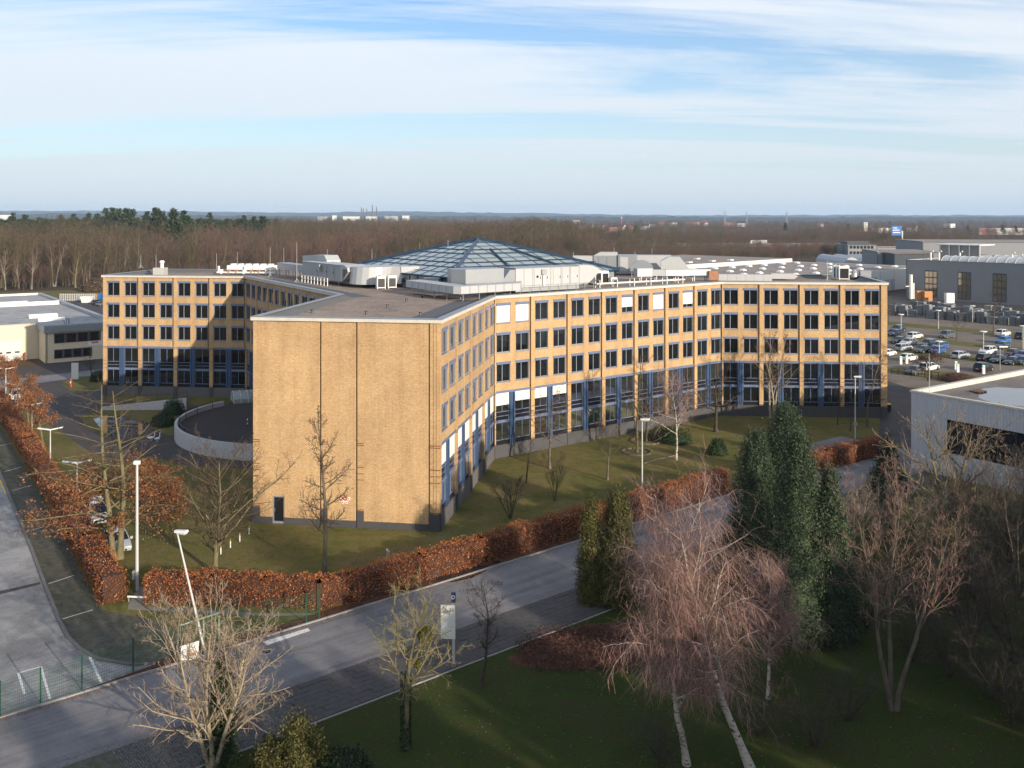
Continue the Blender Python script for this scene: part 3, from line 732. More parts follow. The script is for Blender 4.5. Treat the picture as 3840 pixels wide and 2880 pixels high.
feet(t, fr, [(x, y) for x in (.6, 3, 6, 9, 11) for y in (.0, .7)], 0, .9)
fr = FrA((11.5, 126.8), 34, 18.46)
t = thing('pipe_run', 'two parallel white pipes carried on frames along the roof edge', 'pipes', (11.5, 126.8, 18.46))
for y in (0, .35): q = MB(fr); q.tube([(0, y, .55), (16.5, y, .55)], .10, 6); q.build('pipe', WHITEP, t)
for x in (0.3, 3.4, 6.5, 9.6, 12.7, 15.8):
    q = MB(fr); q.box(x-.05, -.35, 0, x+.05, -.25, 1.0); q.box(x-.05, .6, 0, x+.05, .7, 1.0); q.box(x-.05, -.35, 1.0, x+.05, .7, 1.1); q.build('pipe_frame', WHITEP, t)
fr = FrA((30.2, 139.6), -7, 18.46)
t = thing('parapet_screen', 'pale panelled duct box with a rust stained end on the right wing roof', 'duct', (34, 139.4, 18.46))
for i in range(6): q = MB(fr); q.box(i*1.3+.7, 0, .15, i*1.3+1.98, .5, 1.1); q.build('panel', GALVL, t)
q = MB(fr); q.box(-.7, -.05, .2, .66, .6, 1.6); q.build('rusty_end', RUST, t)
fr = FrA((36.5, 143.2), -7, 18.46); t = thing('parapet_screen', 'flat white duct box lying behind the panelled box on the right wing', 'duct', (40, 143, 18.46))
q = MB(fr); q.loft([[(3.2, y, .2), (6.6, y, .2), (7.2, y, .6), (6.5, y, 1.0), (3.2, y, 1.0)] for y in (0, 1.6)]); q.build('duct_body', GALVL, t)
for i, x in enumerate((3134, 3146, 3166)):
    condenser(x, 1050-(2-i)*2, 18.5, (.7, .7, 1.5)[i], .9, 2.1, -8, ('slim white cooling unit, outermost of three on the right wing roof', 'slim white cooling unit between its two neighbours on the right wing roof', 'broad white cooling unit with dark coil on the right wing roof')[i])
p = P(3222, 1047, 18.46); fr = FrA((p.x, p.y), -8, 18.46); t = thing('exhaust_fan', 'dented grey exhaust fan beside a galvanised box on the right wing', 'fan', tuple(p))
q = MB(fr); q.cyl(-.6, .6, .55, 0, 1.0, 12, .45); q.cyl(-.6, .6, .6, 1.0, 1.5, 12, .2); q.build('fan_cowl', STEEL, t)
q = MB(fr); q.box(.2, 0, 0, 1.8, 1.2, 1.3); q.build('casing', GALV, t)
q = MB(fr); q.box(-1.6, -1.2, 0, 2.4, -1.0, .35); q.build('timber_kerb', BLACKM, t)
# chiller on the left wing
fr = FrA((-49.2, 155.2), -7, 18.46); t = thing('chiller', 'long white roof chiller with rusty pipework on the left wing', 'cooling unit', (-45, 155, 18.46))
q = MB(fr); q.box(1.6, .6, .9, 9.6, 2.8, 1.6); q.build('casing', WHITEP, t)
for i in range(6):
    q = MB(fr); q.cyl(2.3+i*1.3, 1.7, .55, 1.6, 1.85, 12); q.build('fan_ring', WHITEP, t)
for z, y in ((.45, .2), (.45, .5)): q = MB(fr); q.tube([(0, y, z), (9.8, y, z)], .14, 6); q.build('pipe', WHITEP, t)
for i in range(7): q = MB(fr); x = .8+i*1.3; q.box(x-.12, .05, .2, x+.12, .75, .95); q.build('pipe_flange', RUST if i % 3 else WHITEP, t)
for x in (.3, 4.9): q = MB(fr); q.cyl(x, .35, .2, .3, 1.5, 10); q.build('pressure_vessel', WHITEP, t)
feet(t, fr, [(x, y) for x in (1.8, 5.6, 9.4) for y in (.7, 2.7)], 0, .9)
t = thing('roof_vent', 'stubby white roof vent on a square block on the left wing', 'vent', (-58.5, 155, 18.46))
q = MB(); q.box(-59.4, 154.4, 18.44, -57.6, 156.2, 19.7); q.build('block', CONC, t)
q = MB(); q.cyl(-58.2, 155.2, .3, 19.7, 20.6, 10); q.cyl(-58.2, 155.2, .5, 20.6, 20.9, 10, .25); q.build('cowl', WHITEP, t)
# gravel vents, low dark caps dotted over the gravel
for i, (x, y) in enumerate(((1170, 1174), (1373, 1180), (1577, 1184), (1453, 1155), (1524, 1132), (1583, 1117))):
    p = P(x, y, 18.44); q = MB(); q.cyl(p.x, p.y, .13, 18.44, 18.75, 8, .10); q.cyl(p.x, p.y, .19, 18.75, 18.82, 8)
    tag(q.build('roof_drain_cap', BLACKM), 'short black vent cap sticking out of the roof gravel', 'vent', 'black caps on the gravel roof')
# lightning rods on the roof
for x, yt, yb in ((1013, 927, 1039), (1064, 929, 1003), (1113, 909, 1059), (1228, 935, 1010), (1395, 933, 1020), (1531, 950, 1052), (1680, 900, 1059), (1574, 911, 965),
                  (528, 955, 1005), (585, 952, 1019), (812, 950, 1021), (890, 945, 1012), (2020, 976, 1060), (2150, 944, 1052), (2303, 927, 1030), (2381, 942, 1028), (2445, 931, 1000), (3103, 974, 1052)):
    p = P(x, yb, 18.46); h = HC-(yt-HY)*p.y/FPX
    t = thing('lightning_rod', 'thin upright lightning rod on the office roof', 'lightning rod', tuple(p), 'lightning rods on the office roof')
    q = MB(); q.cyl(p.x, p.y, .035, 18.46, h, 5, .022); q.build('rod', POLE, t)
    q = MB()
    for a in range(3): c, s = math.cos(a*2.09), math.sin(a*2.09); q.tube([(p.x, p.y, 18.46+.55), (p.x+.45*c, p.y+.45*s, 18.47)], .025, 4)
    q.build('tripod', POLE, t)
# ================================================================ the ground and what is laid on it
GRASS = ground_mat('winter_grass', [(0.30, (0.050, 0.066, 0.014)), (0.45, (0.115, 0.115, 0.028)), (0.58, (0.185, 0.145, 0.060)), (0.72, (0.11, 0.078, 0.042))], 0.13, 5.0,
                   [(0.35, (0.060, 0.085, 0.016)), (0.6, (0.15, 0.112, 0.055))], 0.9, bmp=0.8, bd=0.08)
LAWN = ground_mat('mossy_shade_lawn', [(0.32, (0.016, 0.028, 0.005)), (0.5, (0.036, 0.050, 0.009)), (0.68, (0.046, 0.036, 0.017))], 0.22, 6.0,
                  [(0.38, (0.030, 0.058, 0.008)), (0.62, (0.052, 0.044, 0.020))], 1.3, bmp=0.8, bd=0.08)  # moss green, with colours lowered to deepen the tree shade in front
SOIL = ground_mat('bare_soil', [(0.3, (0.045, 0.030, 0.020)), (0.55, (0.085, 0.060, 0.040)), (0.75, (0.11, 0.080, 0.050))], 0.02, 1.2, bmp=0.6, bd=0.1)
LITTER = ground_mat('leaf_litter', [(0.3, (0.050, 0.026, 0.016)), (0.5, (0.095, 0.045, 0.028)), (0.7, (0.14, 0.075, 0.045))], 1.2, 9.0, bmp=1.0, bd=0.08)
ASPH = ground_mat('asphalt', [(0.3, (0.150, 0.145, 0.150)), (0.55, (0.185, 0.180, 0.185)), (0.75, (0.21, 0.20, 0.205))], 0.18, 22.0,
                  [(0.4, (0.12, 0.115, 0.12)), (0.6, (0.20, 0.195, 0.20))], 0.5, rough=0.85, bmp=0.3, bd=0.01, amt2=0.35, spec=0.25, streak=math.radians(39.7))
ASPHD = ground_mat('dark_asphalt', [(0.3, (0.040, 0.036, 0.036)), (0.7, (0.070, 0.062, 0.060))], 0.25, 14.0, rough=0.8, bmp=0.3, bd=0.01, spec=0.25)
LOT = ground_mat('concrete_yard', [(0.38, (0.13, 0.125, 0.125)), (0.50, (0.23, 0.225, 0.22)), (0.64, (0.36, 0.35, 0.34))], 0.11, 8.0, [(0.42, (0.12, 0.115, 0.115)), (0.56, (0.27, 0.265, 0.26))], 0.35, rough=0.7, bmp=0.2, bd=0.01, spec=0.3)
PAVE = ground_mat('mossy_pavers', [(0.3, (0.060, 0.062, 0.040)), (0.55, (0.105, 0.100, 0.080)), (0.75, (0.075, 0.080, 0.040))], 0.3, 9.0, [(0.4, (0.05, 0.055, 0.03)), (0.6, (0.12, 0.11, 0.095))], 1.8, bmp=0.5, bd=0.03)
GRAV = ground_mat('gravel_track', [(0.3, (0.13, 0.105, 0.085)), (0.55, (0.19, 0.16, 0.135)), (0.75, (0.15, 0.125, 0.10))], 0.10, 4.0, bmp=0.5, bd=0.03)
PAINT = mat('road_paint', (0.62, 0.61, 0.58), 0.7, var=0.25, scale=2.5, fine=12)
YPAINT = mat('yellow_paint', (0.50, 0.36, 0.06), 0.7, var=0.25, scale=2.5)
KERB = mat('kerb_stone', (0.26, 0.25, 0.24), 0.85, var=0.25, scale=1.5, fine=10)
PUD = mat('puddle_water', (0.020, 0.020, 0.022), 0.05, var=0.1, spec=0.6)

def sheet(name, pts, z, m, label, px=True, kind='structure'):
    q = MB(); w = [P2(*p) for p in pts] if px else pts
    q.prism(w, z-.05, z, cap=False); q.face([(x, y, z) for x, y in w])
    return tag(q.build(name, m), label, kind=kind)

q = MB(); S = 13700
q.face([(-S, -250, 0), (S, -250, 0), (S, 12800, 0), (-S, 12800, 0)]); tag(q.build('ground', SOIL), 'bare brown winter ground reaching to the horizon', kind='structure')
sheet('lawn', [(-60, 28), (75, 28), (75, 140), (120, 160), (130, 330), (-40, 330), (-75, 300), (-75, 170), (-90, 120), (-60, 60)], .008, GRASS, 'patchy olive winter lawn round the brick office', px=False)

RD = FrA((.15, 66.8), 39.7)                          # along the road; y to the far side
def rd(x, y): p = RD(x, y, 0); return (p.x, p.y)
sheet('road', [rd(-75, 0), rd(64, 0), rd(64, 7.2), rd(-75, 7.2)], .016, ASPH, 'grey asphalt road between the hedge and the dark lawn', px=False)
sheet('foreground_lawn', [rd(-45, -4.55), rd(50, -4.55), rd(55, -60), rd(-45, -60)], .013, LAWN, 'mossy lawn coloured darker for tree shade, with fallen leaves beside the footpath', px=False)
sheet('road_verge', [rd(-75, 7.36), rd(64, 7.36), rd(64, 8.5), rd(-75, 8.5)], .014, LITTER, 'strip of brown leaf litter along the far kerb', px=False)
def kerb(name, x0, x1, y, w, h, label, step=1.0):
    t = tag(bpy.data.objects.new(name, None), label, kind='structure'); COL.objects.link(t); p = RD((x0+x1)/2, y, 0); t.location = p
    n = int((x1-x0)/step); b = MB(); b.box(-step/2+.008, -w/2, -.05, step/2-.008, w/2, h); me = b.mesh('kerb_stone', KERB)
    for i in range(n):
        o = link('kerb_stone', me, t); c = RD(x0+(i+.5)*step, y, 0)-p; o.location = (c.x, c.y, random.uniform(-.012, .006)); o.rotation_euler = (0, 0, math.radians(39.7)+random.uniform(-.006, .006))
kerb('kerb', -48, 52, 7.28, .16, .10, 'row of weathered kerb stones on the hedge side of the road')
kerb('edging', -32, 24, -4.5, .10, .07, 'thin concrete edging between the footpath and the dark lawn')
# footpath of dark slabs, laid one by one where they can be told apart
sheet('footpath_bed', [rd(-45, -4.44), rd(60, -4.44), rd(60, 0), rd(-45, 0)], .011, PAVE, 'dark jointed bed under the footpath slabs', px=False)
SLAB = mat('path_slab', (0.060, 0.056, 0.056), 0.8, var=0.35, scale=0.9, fine=7, island=0.25)
fp = tag(bpy.data.objects.new('footpath', None), 'footpath of dark stained paving slabs beside the road', kind='structure'); COL.objects.link(fp); fp.location = RD(-4, -2.2, 0)
b = MB(); b.box(-.385, -.255, -.03, .385, .255, .045); sl = b.mesh('slab', SLAB)
for i in range(36):
    for j in range(8):
        o = link('slab', sl, fp); c = RD(-18.2+i*.79+(.39 if j % 2 else 0), -.30-j*.535, 0)-fp.location
        o.location = (c.x, c.y, random.uniform(-.012, .012)); o.rotation_euler = (random.uniform(-.02, .02), random.uniform(-.02, .02), math.radians(39.7)+random.uniform(-.02, .02))
cob = MB(RD)
for i in range(72):
    for j in range(33):
        x = -27.6+i*.13+random.uniform(-.012, .012); y = -.1-j*.13+random.uniform(-.012, .012); r = random.uniform(.048, .06); z = random.uniform(.03, .055)
        cob.loft([[(x-r, y-r, 0), (x+r, y-r, 0), (x+r, y+r, 0), (x-r, y+r, 0)], [(x-r*.75, y-r*.75, z), (x+r*.75, y-r*.75, z), (x+r*.75, y+r*.75, z), (x-r*.75, y+r*.75, z)]])
o = cob.build('cobbles', mat('cobble', (0.11, 0.105, 0.10), 0.75, var=0.3, scale=3, island=0.35), fp); o['kind'] = 'stuff'
sheet('puddle', [(1630, 2153), (1690, 2128), (1760, 2118), (1830, 2122), (1826, 2140), (1770, 2168), (1700, 2184), (1640, 2180)], .021, PUD, 'dark puddle lying against the far kerb')
sheet('puddle', [(1845, 2108), (1868, 2102), (1880, 2108), (1860, 2116)], .021, PUD, 'tiny damp patch beside the big puddle')
TAR = mat('tar_patch', (.10, .097, .10), .8, var=.25, scale=1.5)
for k in range(7):
    x = -38+k*9+random.uniform(-2, 2); y = random.uniform(.8, 6.2); pts_ = [(x+j*.9, y+math.sin(j*1.7+k)*.22+j*.12*(-1)**k) for j in range(7)]
    sheet('road_crack', [rd(a, b+.025) for a, b in pts_]+[rd(a, b-.025) for a, b in pts_[::-1]], .0195, TAR, 'tar sealed crack wandering over the road', px=False)
for x, y in ((-16.5, 5.2), (9, 2.4)):
    p = RD(x, y, 0); t = thing('manhole_cover', 'round iron manhole cover set in the road', 'manhole cover', (p.x, p.y, .016), 'manhole covers in the road'); q = MB(); q.cyl(p.x, p.y, .38, .012, .024, 16); q.build('rim', CONC, t); q = MB(); q.cyl(p.x, p.y, .30, .024, .028, 16); q.build('lid', BLACKM, t)
sheet('road_marking', [(985, 2408), (1155, 2356), (1162, 2366), (1000, 2420)], .022, PAINT, 'white painted line at the road edge near the mesh fence')
sheet('planting_bed', [(1900, 2470), (2010, 2400), (2190, 2345), (2400, 2320), (2480, 2410), (2310, 2500), (2090, 2510), (1940, 2500)], .02, LITTER, 'bed of fallen red brown leaves beside the birches')

# left: concrete yard, kerb, mossy parking bays
kpx = [(-90, 1590), (0, 1778), (58, 1917), (116, 2055), (168, 2194), (220, 2327), (255, 2391), (301, 2437), (370, 2475), (492, 2496), (585, 2490)]
sheet('concrete_yard', [(-420, 1590)]+kpx+[(307, 2590), (0, 2697), (-420, 2840)], .016, LOT, 'pale stained concrete yard behind the mesh fence')
sheet('parking_bays', kpx[::-1]+[(-60, 1510), (0, 1600), (150, 1850), (262, 2060), (385, 2290), (600, 2330), (720, 2420)][0:], .012, PAVE, 'mossy block paved parking bays beside the hedge')
kt = tag(bpy.data.objects.new('yard_kerb', None), 'curved dark kerb between the concrete yard and the mossy bays', kind='structure'); COL.objects.link(kt); kt.location = P(168, 2194)
kp = [P(*p) for p in kpx]; acc = []
for a, b2 in zip(kp[:-1], kp[1:]):
    L = (b2-a).length; n = max(1, round(L/1.0))
    for i in range(n): acc.append((a.lerp(b2, i/n), a.lerp(b2, (i+1)/n)))
b = MB(); b.box(-.49, -.12, -.05, .49, .12, .12); me = b.mesh('kerb_stone', mat('dark_kerb', (0.13, 0.125, 0.12), .85, var=.3, scale=2))
for a, b2 in acc:
    o = link('kerb_stone', me, kt); c = (a+b2)/2-kt.location; d = b2-a; o.location = (c.x, c.y, random.uniform(-.01, .01)); o.rotation_euler = (0, 0, math.atan2(d.y, d.x)); o.scale = (d.length/1.0, 1, 1)
sheet('drain_strip', [(-40, 2226), (150, 2183), (152, 2192), (-40, 2240)], .021, ASPHD, 'dark drainage strip crossing the concrete yard')
def pline(x0, y0, x1, y1, w, m=PAINT, name='bay_marking', label='white painted bay line on the paving', z=.024):
    a, b2 = P(x0, y0), P(x1, y1); d = (b2-a).normalized(); n = Vector((-d.y, d.x, 0))*w/2
    q = MB(); q.face([tuple(v+Vector((0, 0, z))) for v in (a-n, b2-n, b2+n, a+n)]); tag(q.build(name, m), label, kind='structure')
pline(69, 2525, 153, 2501, .14); pline(69, 2525, 92, 2604, .14); pline(153, 2501, 188, 2623, .14); pline(336, 2463, 380, 2560, .16)
for (a, b2, c, d) in ((48, 1840, 118, 1820), (92, 1995, 170, 1975), (182, 2190, 278, 2158), (235, 2322, 348, 2288), (0, 1672, 60, 1660), (15, 1770, 80, 1752)): pline(a, b2, c, d, .09)
pline(2, 1800, 26, 1852, .28, YPAINT, 'yellow_marking', 'short yellow painted line along the yard kerb')
sheet('garden_path', [(480, 2270), (520, 2200), (560, 2205), (545, 2275), (1000, 2300), (1180, 2300), (1180, 2306), (1000, 2310), (480, 2285)], .018, mat('path_concrete', (0.17, 0.16, 0.14), .85, var=.25), 'narrow concrete path through the gap in the hedge')
# driveway and islands on the left
sheet('driveway', [(-150, 1425), (170, 1366), (394, 1345), (400, 1505), (700, 1505), (960, 1640), (960, 1760), (700, 1745), (560, 1710), (440, 1740), (330, 1690), (180, 1590), (60, 1515)], .014, ASPHD, 'dark asphalt driveway curving past the left wing')
sheet('access_road', [(-200, 1450), (136, 1412), (394, 1383), (420, 1383), (420, 1402), (394, 1404), (145, 1436), (-200, 1486)], .019, ASPH, 'lighter asphalt lane in front of the cream warehouse')
sheet('lawn_island', [(227, 1438), (282, 1414), (393, 1406), (393, 1451), (323, 1468), (262, 1465)], .021, GRASS, 'kidney shaped patch of grass with a white totem')
sheet('pond_lawn', [(298, 1560), (323, 1549), (390, 1538), (640, 1537), (668, 1570), (662, 1632), (640, 1638), (560, 1600), (480, 1612), (395, 1640), (330, 1610)], .021, GRASS, 'green lawn round the small pond')
sheet('pond', [(350, 1572), (400, 1558), (470, 1562), (560, 1585), (545, 1620), (500, 1640), (440, 1650), (390, 1622)], .026, mat('pond_water', (0.015, 0.017, 0.018), 0.04, var=0.1, spec=0.6), 'dark still garden pond beside the round terrace')
# right: car park on grass and gravel
sheet('car_park', [(3250, 1172), (3330, 1172), (3980, 1235), (3980, 1445), (3700, 1480), (3420, 1450), (3300, 1440), (3250, 1330)], .012, GRAV, 'gravel car park beyond the right wing')
for a in ([(3250, 1206), (3330, 1206), (3980, 1262), (3980, 1278), (3330, 1220), (3250, 1220)], [(3250, 1248), (3330, 1252), (3980, 1318), (3980, 1336), (3330, 1268), (3250, 1264)],
          [(3250, 1290), (3340, 1300), (3600, 1330), (3980, 1372), (3980, 1392), (3600, 1350), (3340, 1322), (3250, 1310)], [(3310, 1375), (3420, 1385), (3620, 1400), (3700, 1425), (3560, 1435), (3400, 1405), (3310, 1395)]):
    sheet('grass_strip', a, .02, GRASS, 'worn grass strip between two rows of parked cars')
sheet('yard_asphalt', [(3310, 1420), (3420, 1460), (3430, 1700), (3290, 1690), (3300, 1560), (3330, 1560)], .014, ASPHD, 'dark asphalt yard between the office and the ribbed warehouse')
sheet('forecourt', [rd(46, -1), rd(66, -1), rd(66, 14), rd(50, 14)], .018, ASPH, 'asphalt forecourt of the ribbed warehouse', px=False)
sheet('stock_yard', [(3250, 1100), (3980, 1100), (3980, 1226), (3330, 1178), (3250, 1174)], .015, ASPHD, 'dark storage yard full of paving stacks')
sheet('grass_field', [(-300, 1100), (0, 1096), (390, 1085), (430, 1112), (240, 1118), (0, 1112), (-300, 1125)], .03, GRASS, 'strip of meadow in front of the bare wood')
sheet('rear_yard', [(250, 1112), (430, 1108), (430, 1230), (380, 1200)], .024, ASPHD, 'dark yard with bins beside the cream warehouse')
sheet('green_field', [(3200, 895), (3300, 893), (3320, 882), (3215, 881)], .3, mat('field_green', (0.10, 0.15, 0.035), .9, var=.2, scale=.02), 'small bright green field beyond the motorway')

# round terrace with its curved wall
tcx, tcy, trr = -27.0, 124.0, 16.8
wallm = mat('render_grey', (0.42, 0.42, 0.43), 0.85, var=0.14, scale=0.5)
ter = thing('round_terrace', 'round dark terrace with a curved pale grey parapet wall beside the tower', 'terrace', (tcx, tcy, 0))
angs = [math.radians(a) for a in range(148, 300, 4)]
q = MB()
for a0, a1 in zip(angs[:-1], angs[1:]):
    c0, s0, c1, s1 = math.cos(a0), math.sin(a0), math.cos(a1), math.sin(a1)
    q.loft([[(tcx+trr*c0, tcy+trr*s0, 0), (tcx+(trr-.35)*c0, tcy+(trr-.35)*s0, 0), (tcx+(trr-.35)*c0, tcy+(trr-.35)*s0, 1.9), (tcx+trr*c0, tcy+trr*s0, 1.9)],
            [(tcx+trr*c1, tcy+trr*s1, 0), (tcx+(trr-.35)*c1, tcy+(trr-.35)*s1, 0), (tcx+(trr-.35)*c1, tcy+(trr-.35)*s1, 1.9), (tcx+trr*c1, tcy+trr*s1, 1.9)]], cap=False)
q.build('curved_wall', wallm, ter)
q = MB(); q.prism([(tcx+(trr-.36)*math.cos(a), tcy+(trr-.36)*math.sin(a)) for a in angs]+[(-20.0, 110.4), (-41, 144.4)], 0.0, 1.25); q.build('terrace_deck', mat('terrace_felt', (0.040, 0.032, 0.032), .9, var=.3, scale=.8, fine=18), ter)
for r, z in ((trr-.5, 2.3),):
    q = MB(); q.tube([(tcx+r*math.cos(a), tcy+r*math.sin(a), z) for a in angs[2:]], .035, 5); q.build('handrail', BLACKM, ter)
for a in angs[2::3]:
    q = MB(); x, y = tcx+(trr-.5)*math.cos(a), tcy+(trr-.5)*math.sin(a); q.box(x-.03, y-.03, 1.2, x+.03, y+.03, 2.3); q.build('rail_post', BLACKM, ter)
rw = thing('ramp_wall', 'long pale grey ramp wall tapering away from the round terrace', 'wall', P(520, 1536))
a, b2 = P(386, 1538), P(700, 1536); q = MB(Fr(a, b2-a)); L = (b2-a).length
q.loft([[(0, -.15, 0), (0, .15, 0), (0, .15, .5), (0, -.15, .5)], [(L, -.15, 0), (L, .15, 0), (L, .15, 1.7), (L, -.15, 1.7)]]); q.build('wall_body', wallm, rw)
q = MB(Fr(a, b2-a)); q.tube([(L*.4, -.3, 2.0), (L, -.3, 2.5)], .03, 5)
for k in range(6): x = L*(.4+.12*k); q.box(x-.02, -.32, .8, x+.02, -.28, 2.0+k*.1)
q.build('handrail', BLACKM, rw)
sky_t = thing('barrel_skylight', 'half round glazed skylight on the dark round terrace', 'skylight', P(925, 1500, 1.25))
p = P(925, 1503, 1.25); fr = FrA((p.x, p.y), 25, 1.25)
q = MB(fr)
arc = [(1.5*math.cos(math.radians(a)), 1.6*math.sin(math.radians(a))) for a in range(0, 181, 20)]
for x in (-2, -1, 0, 1, 2, 3): q.tube([(x, y, z) for y, z in arc], .05, 4)
q.build('rib', POLE, sky_t)
for i in range(5):
    q = MB(fr); x = -2+i
    for (y0, z0), (y1, z1) in zip(arc[:-1], arc[1:]): q.face([(x, y0, z0), (x+1, y0, z0), (x+1, y1, z1), (x, y1, z1)])
    q.build('pane', GLASSR, sky_t)
q = MB(fr); q.face([(-2.01, y, z) for y, z in arc]); q.build('pane', GLASSR, sky_t)
p = P(928, 1598, 1.25); t = thing('marker_post', 'black and white banded marker post on the round terrace', 'post', tuple(p))
for i in range(4): q = MB(); q.cyl(p.x, p.y, .07, 1.25+i*.24, 1.25+(i+1)*.24, 8); q.build('band', WHITEP if i % 2 else BLACKM, t)

# ================================================================ neighbouring buildings
CREAM = mat('cream_render', (0.60, 0.52, 0.38), 0.85, var=0.08, scale=0.4)
RFELT = ground_mat('roof_felt_pale', [(0.35, (0.26, 0.26, 0.265)), (0.55, (0.36, 0.36, 0.365)), (0.75, (0.42, 0.42, 0.42))], 0.08, 3.0, [(0.4, (0.22, 0.22, 0.22)), (0.6, (0.40, 0.40, 0.40))], 0.5, bmp=0.2, bd=0.02)
RBEIGE = ground_mat('roof_felt_beige', [(0.35, (0.22, 0.19, 0.17)), (0.55, (0.30, 0.265, 0.24)), (0.75, (0.34, 0.31, 0.285))], 0.05, 2.0, [(0.4, (0.19, 0.165, 0.15)), (0.6, (0.33, 0.29, 0.265))], 0.25, bmp=0.2, bd=0.02)
SLATE = mat('grey_cladding', (0.20, 0.21, 0.225), 0.55, 0.1, var=0.10, scale=0.3)
SLATED = mat('navy_cladding', (0.040, 0.052, 0.065), 0.5, 0.1, var=0.10, scale=0.3)
WCLAD = mat('white_cladding', (0.66, 0.64, 0.60), 0.6, var=0.06, scale=0.2)
FASCIA = mat('louvre_grey', (0.30, 0.33, 0.36), 0.5, 0.2, var=0.08)
DOME = mat('skylight_dome', (0.74, 0.74, 0.73), 0.35, var=0.06, spec=0.5)
WFR = mat('dark_window_frame', (0.10, 0.07, 0.075), 0.5, var=0.1)

def wall_ring(t, poly, z0, z1, m, name='wall', th=.35):
    n = len(poly)
    for i in range(n):
        a, b2 = Vector(poly[i]), Vector(poly[(i+1) % n]); q = MB(Fr(a, b2-a)); q.box(0, -th, z0, (b2-a).length, 0, z1); q.build(name, m, t)

# cream warehouse on the left
fr = FrA((-89.6, 179.3), 36)
def f2(x, y): p = fr(x, y, 0); return (p.x, p.y)
wh = thing('warehouse', 'cream warehouse with grey louvred office front and flat pale roof', 'building', (-89.6, 179.3, 0))
main = [f2(-60, 7.6), f2(12.7, 7.6), f2(12.7, 84), f2(-60, 84)]
wall_ring(wh, main, 0, 7.0, CREAM)
q = MB(); q.prism([f2(-59.8, 7.8), f2(12.4, 7.8), f2(12.4, 52), f2(-59.8, 52)], 6.4, 6.85); q.build('roof', RFELT, wh)
q = MB(); q.prism([f2(-59.8, 52), f2(12.4, 52), f2(12.4, 83.8), f2(-59.8, 83.8)], 6.4, 7.0); q.build('roof', RFELT, wh)
q = MB(fr); q.box(-60, 51.7, 6.85, 11.6, 52.1, 7.75); q.build('fire_wall', WHITEP, wh)
q = MB(fr); q.box(12.05, 7.6, 6.9, 12.95, 84.2, 7.5); q.build('parapet', FASCIA, wh)
q = MB(fr); q.box(-60, 83.6, 6.9, 12, 84.3, 7.5); q.build('parapet', WHITEP, wh)
q = MB(fr); q.box(-60, 7.4, 6.98, -1.5, 7.75, 7.12); q.build('parapet', FASCIA, wh)
for x, y, w in ((-6, 60, 6), (-20, 58, 7), (2, 55.5, 6.4), (-7, 44, 6), (-22, 36, 5), (-8, 33, 6), (3, 21, 5.5), (-14, 14, 5), (3, 11.5, 5), (-30, 22, 6), (-36, 60, 6)):
    q = MB(fr); z = 7.0 if y > 52 else 6.85; q.box(x-w/2, y-.8, z, x+w/2, y+.8, z+.35); q.loft([[(x-w/2, y-.8, z+.35), (x-w/2, y+.8, z+.35), (x-w/2, y, z+.75)], [(x+w/2, y-.8, z+.35), (x+w/2, y+.8, z+.35), (x+w/2, y, z+.75)]]); q.build('skylight', DOME, wh)
wall_ring(wh, [f2(0, 0), f2(12.7, 0), f2(12.7, 7.6), f2(0, 7.6)], 0, 5.9, CREAM)
q = MB(fr); q.box(-.35, -.4, 5.85, 13, 7.8, 7.2); q.build('fascia_box', FASCIA, wh)
for i in range(8): q = MB(fr); z = 5.9+i*.165; q.box(-.37, -.5, z, 13, -.405, z+.115); q.build('slat', FASCIA, wh)
q = MB(fr); q.box(-.3, -.3, 7.2, 12.9, 7.8, 7.26); q.build('roof', RFELT, wh)
for xa, xb, z0, z1 in ((1.5, 9.9, 3.7, 5.6), (1.5, 8.3, .75, 2.5)):
    q = MB(fr); q.box(xa, -.06, z0, xb, -.004, z1); w = q.build('window', WFR, wh); n = 4; s = (xb-xa)/n
    for i in range(n): q = MB(fr); q.box(xa+i*s+.1, -.10, z0+.12, xa+(i+1)*s-.35, -.062, z1-.12); q.build('pane', DARK, w)
q = MB(fr); q.box(11.0, -.06, .05, 12.7, -.004, 5.85); w = q.build('stair_window', SLATED, wh)
for i in range(3): q = MB(fr); q.box(11.1, -.10, .3+i*1.9, 12.6, -.062, 1.9+i*1.9); q.build('pane', DARK, w)
q = MB(fr); q.box(-7.6, 7.50, 0, -3.0, 7.595, 4.0); d = q.build('sectional_door', GALVL, wh)
for i in range(3): q = MB(fr); q.box(-7.2+i*1.5, 7.44, 1.5, -6.4+i*1.5, 7.495, 1.8); q.build('pane', DARK, d)
for i in range(6): q = MB(fr); q.box(-7.6, 7.47, .65*i, -3, 7.497, .65*i+.03); q.build('panel_joint', STEEL, d)
for x in (-9.2, -7.9, -2.6):
    q = MB(fr); q.cyl(x, 6.6, .16, 0, 1.5, 10); q.cyl(x, 6.6, .16, 1.5, 1.62, 10, .05); o = q.build('bollard', mat('red_bollard', (0.20, 0.04, 0.03), .6)); tag(o, 'dark red guard post beside the big sectional door', 'bollard', 'guard posts at the warehouse door')
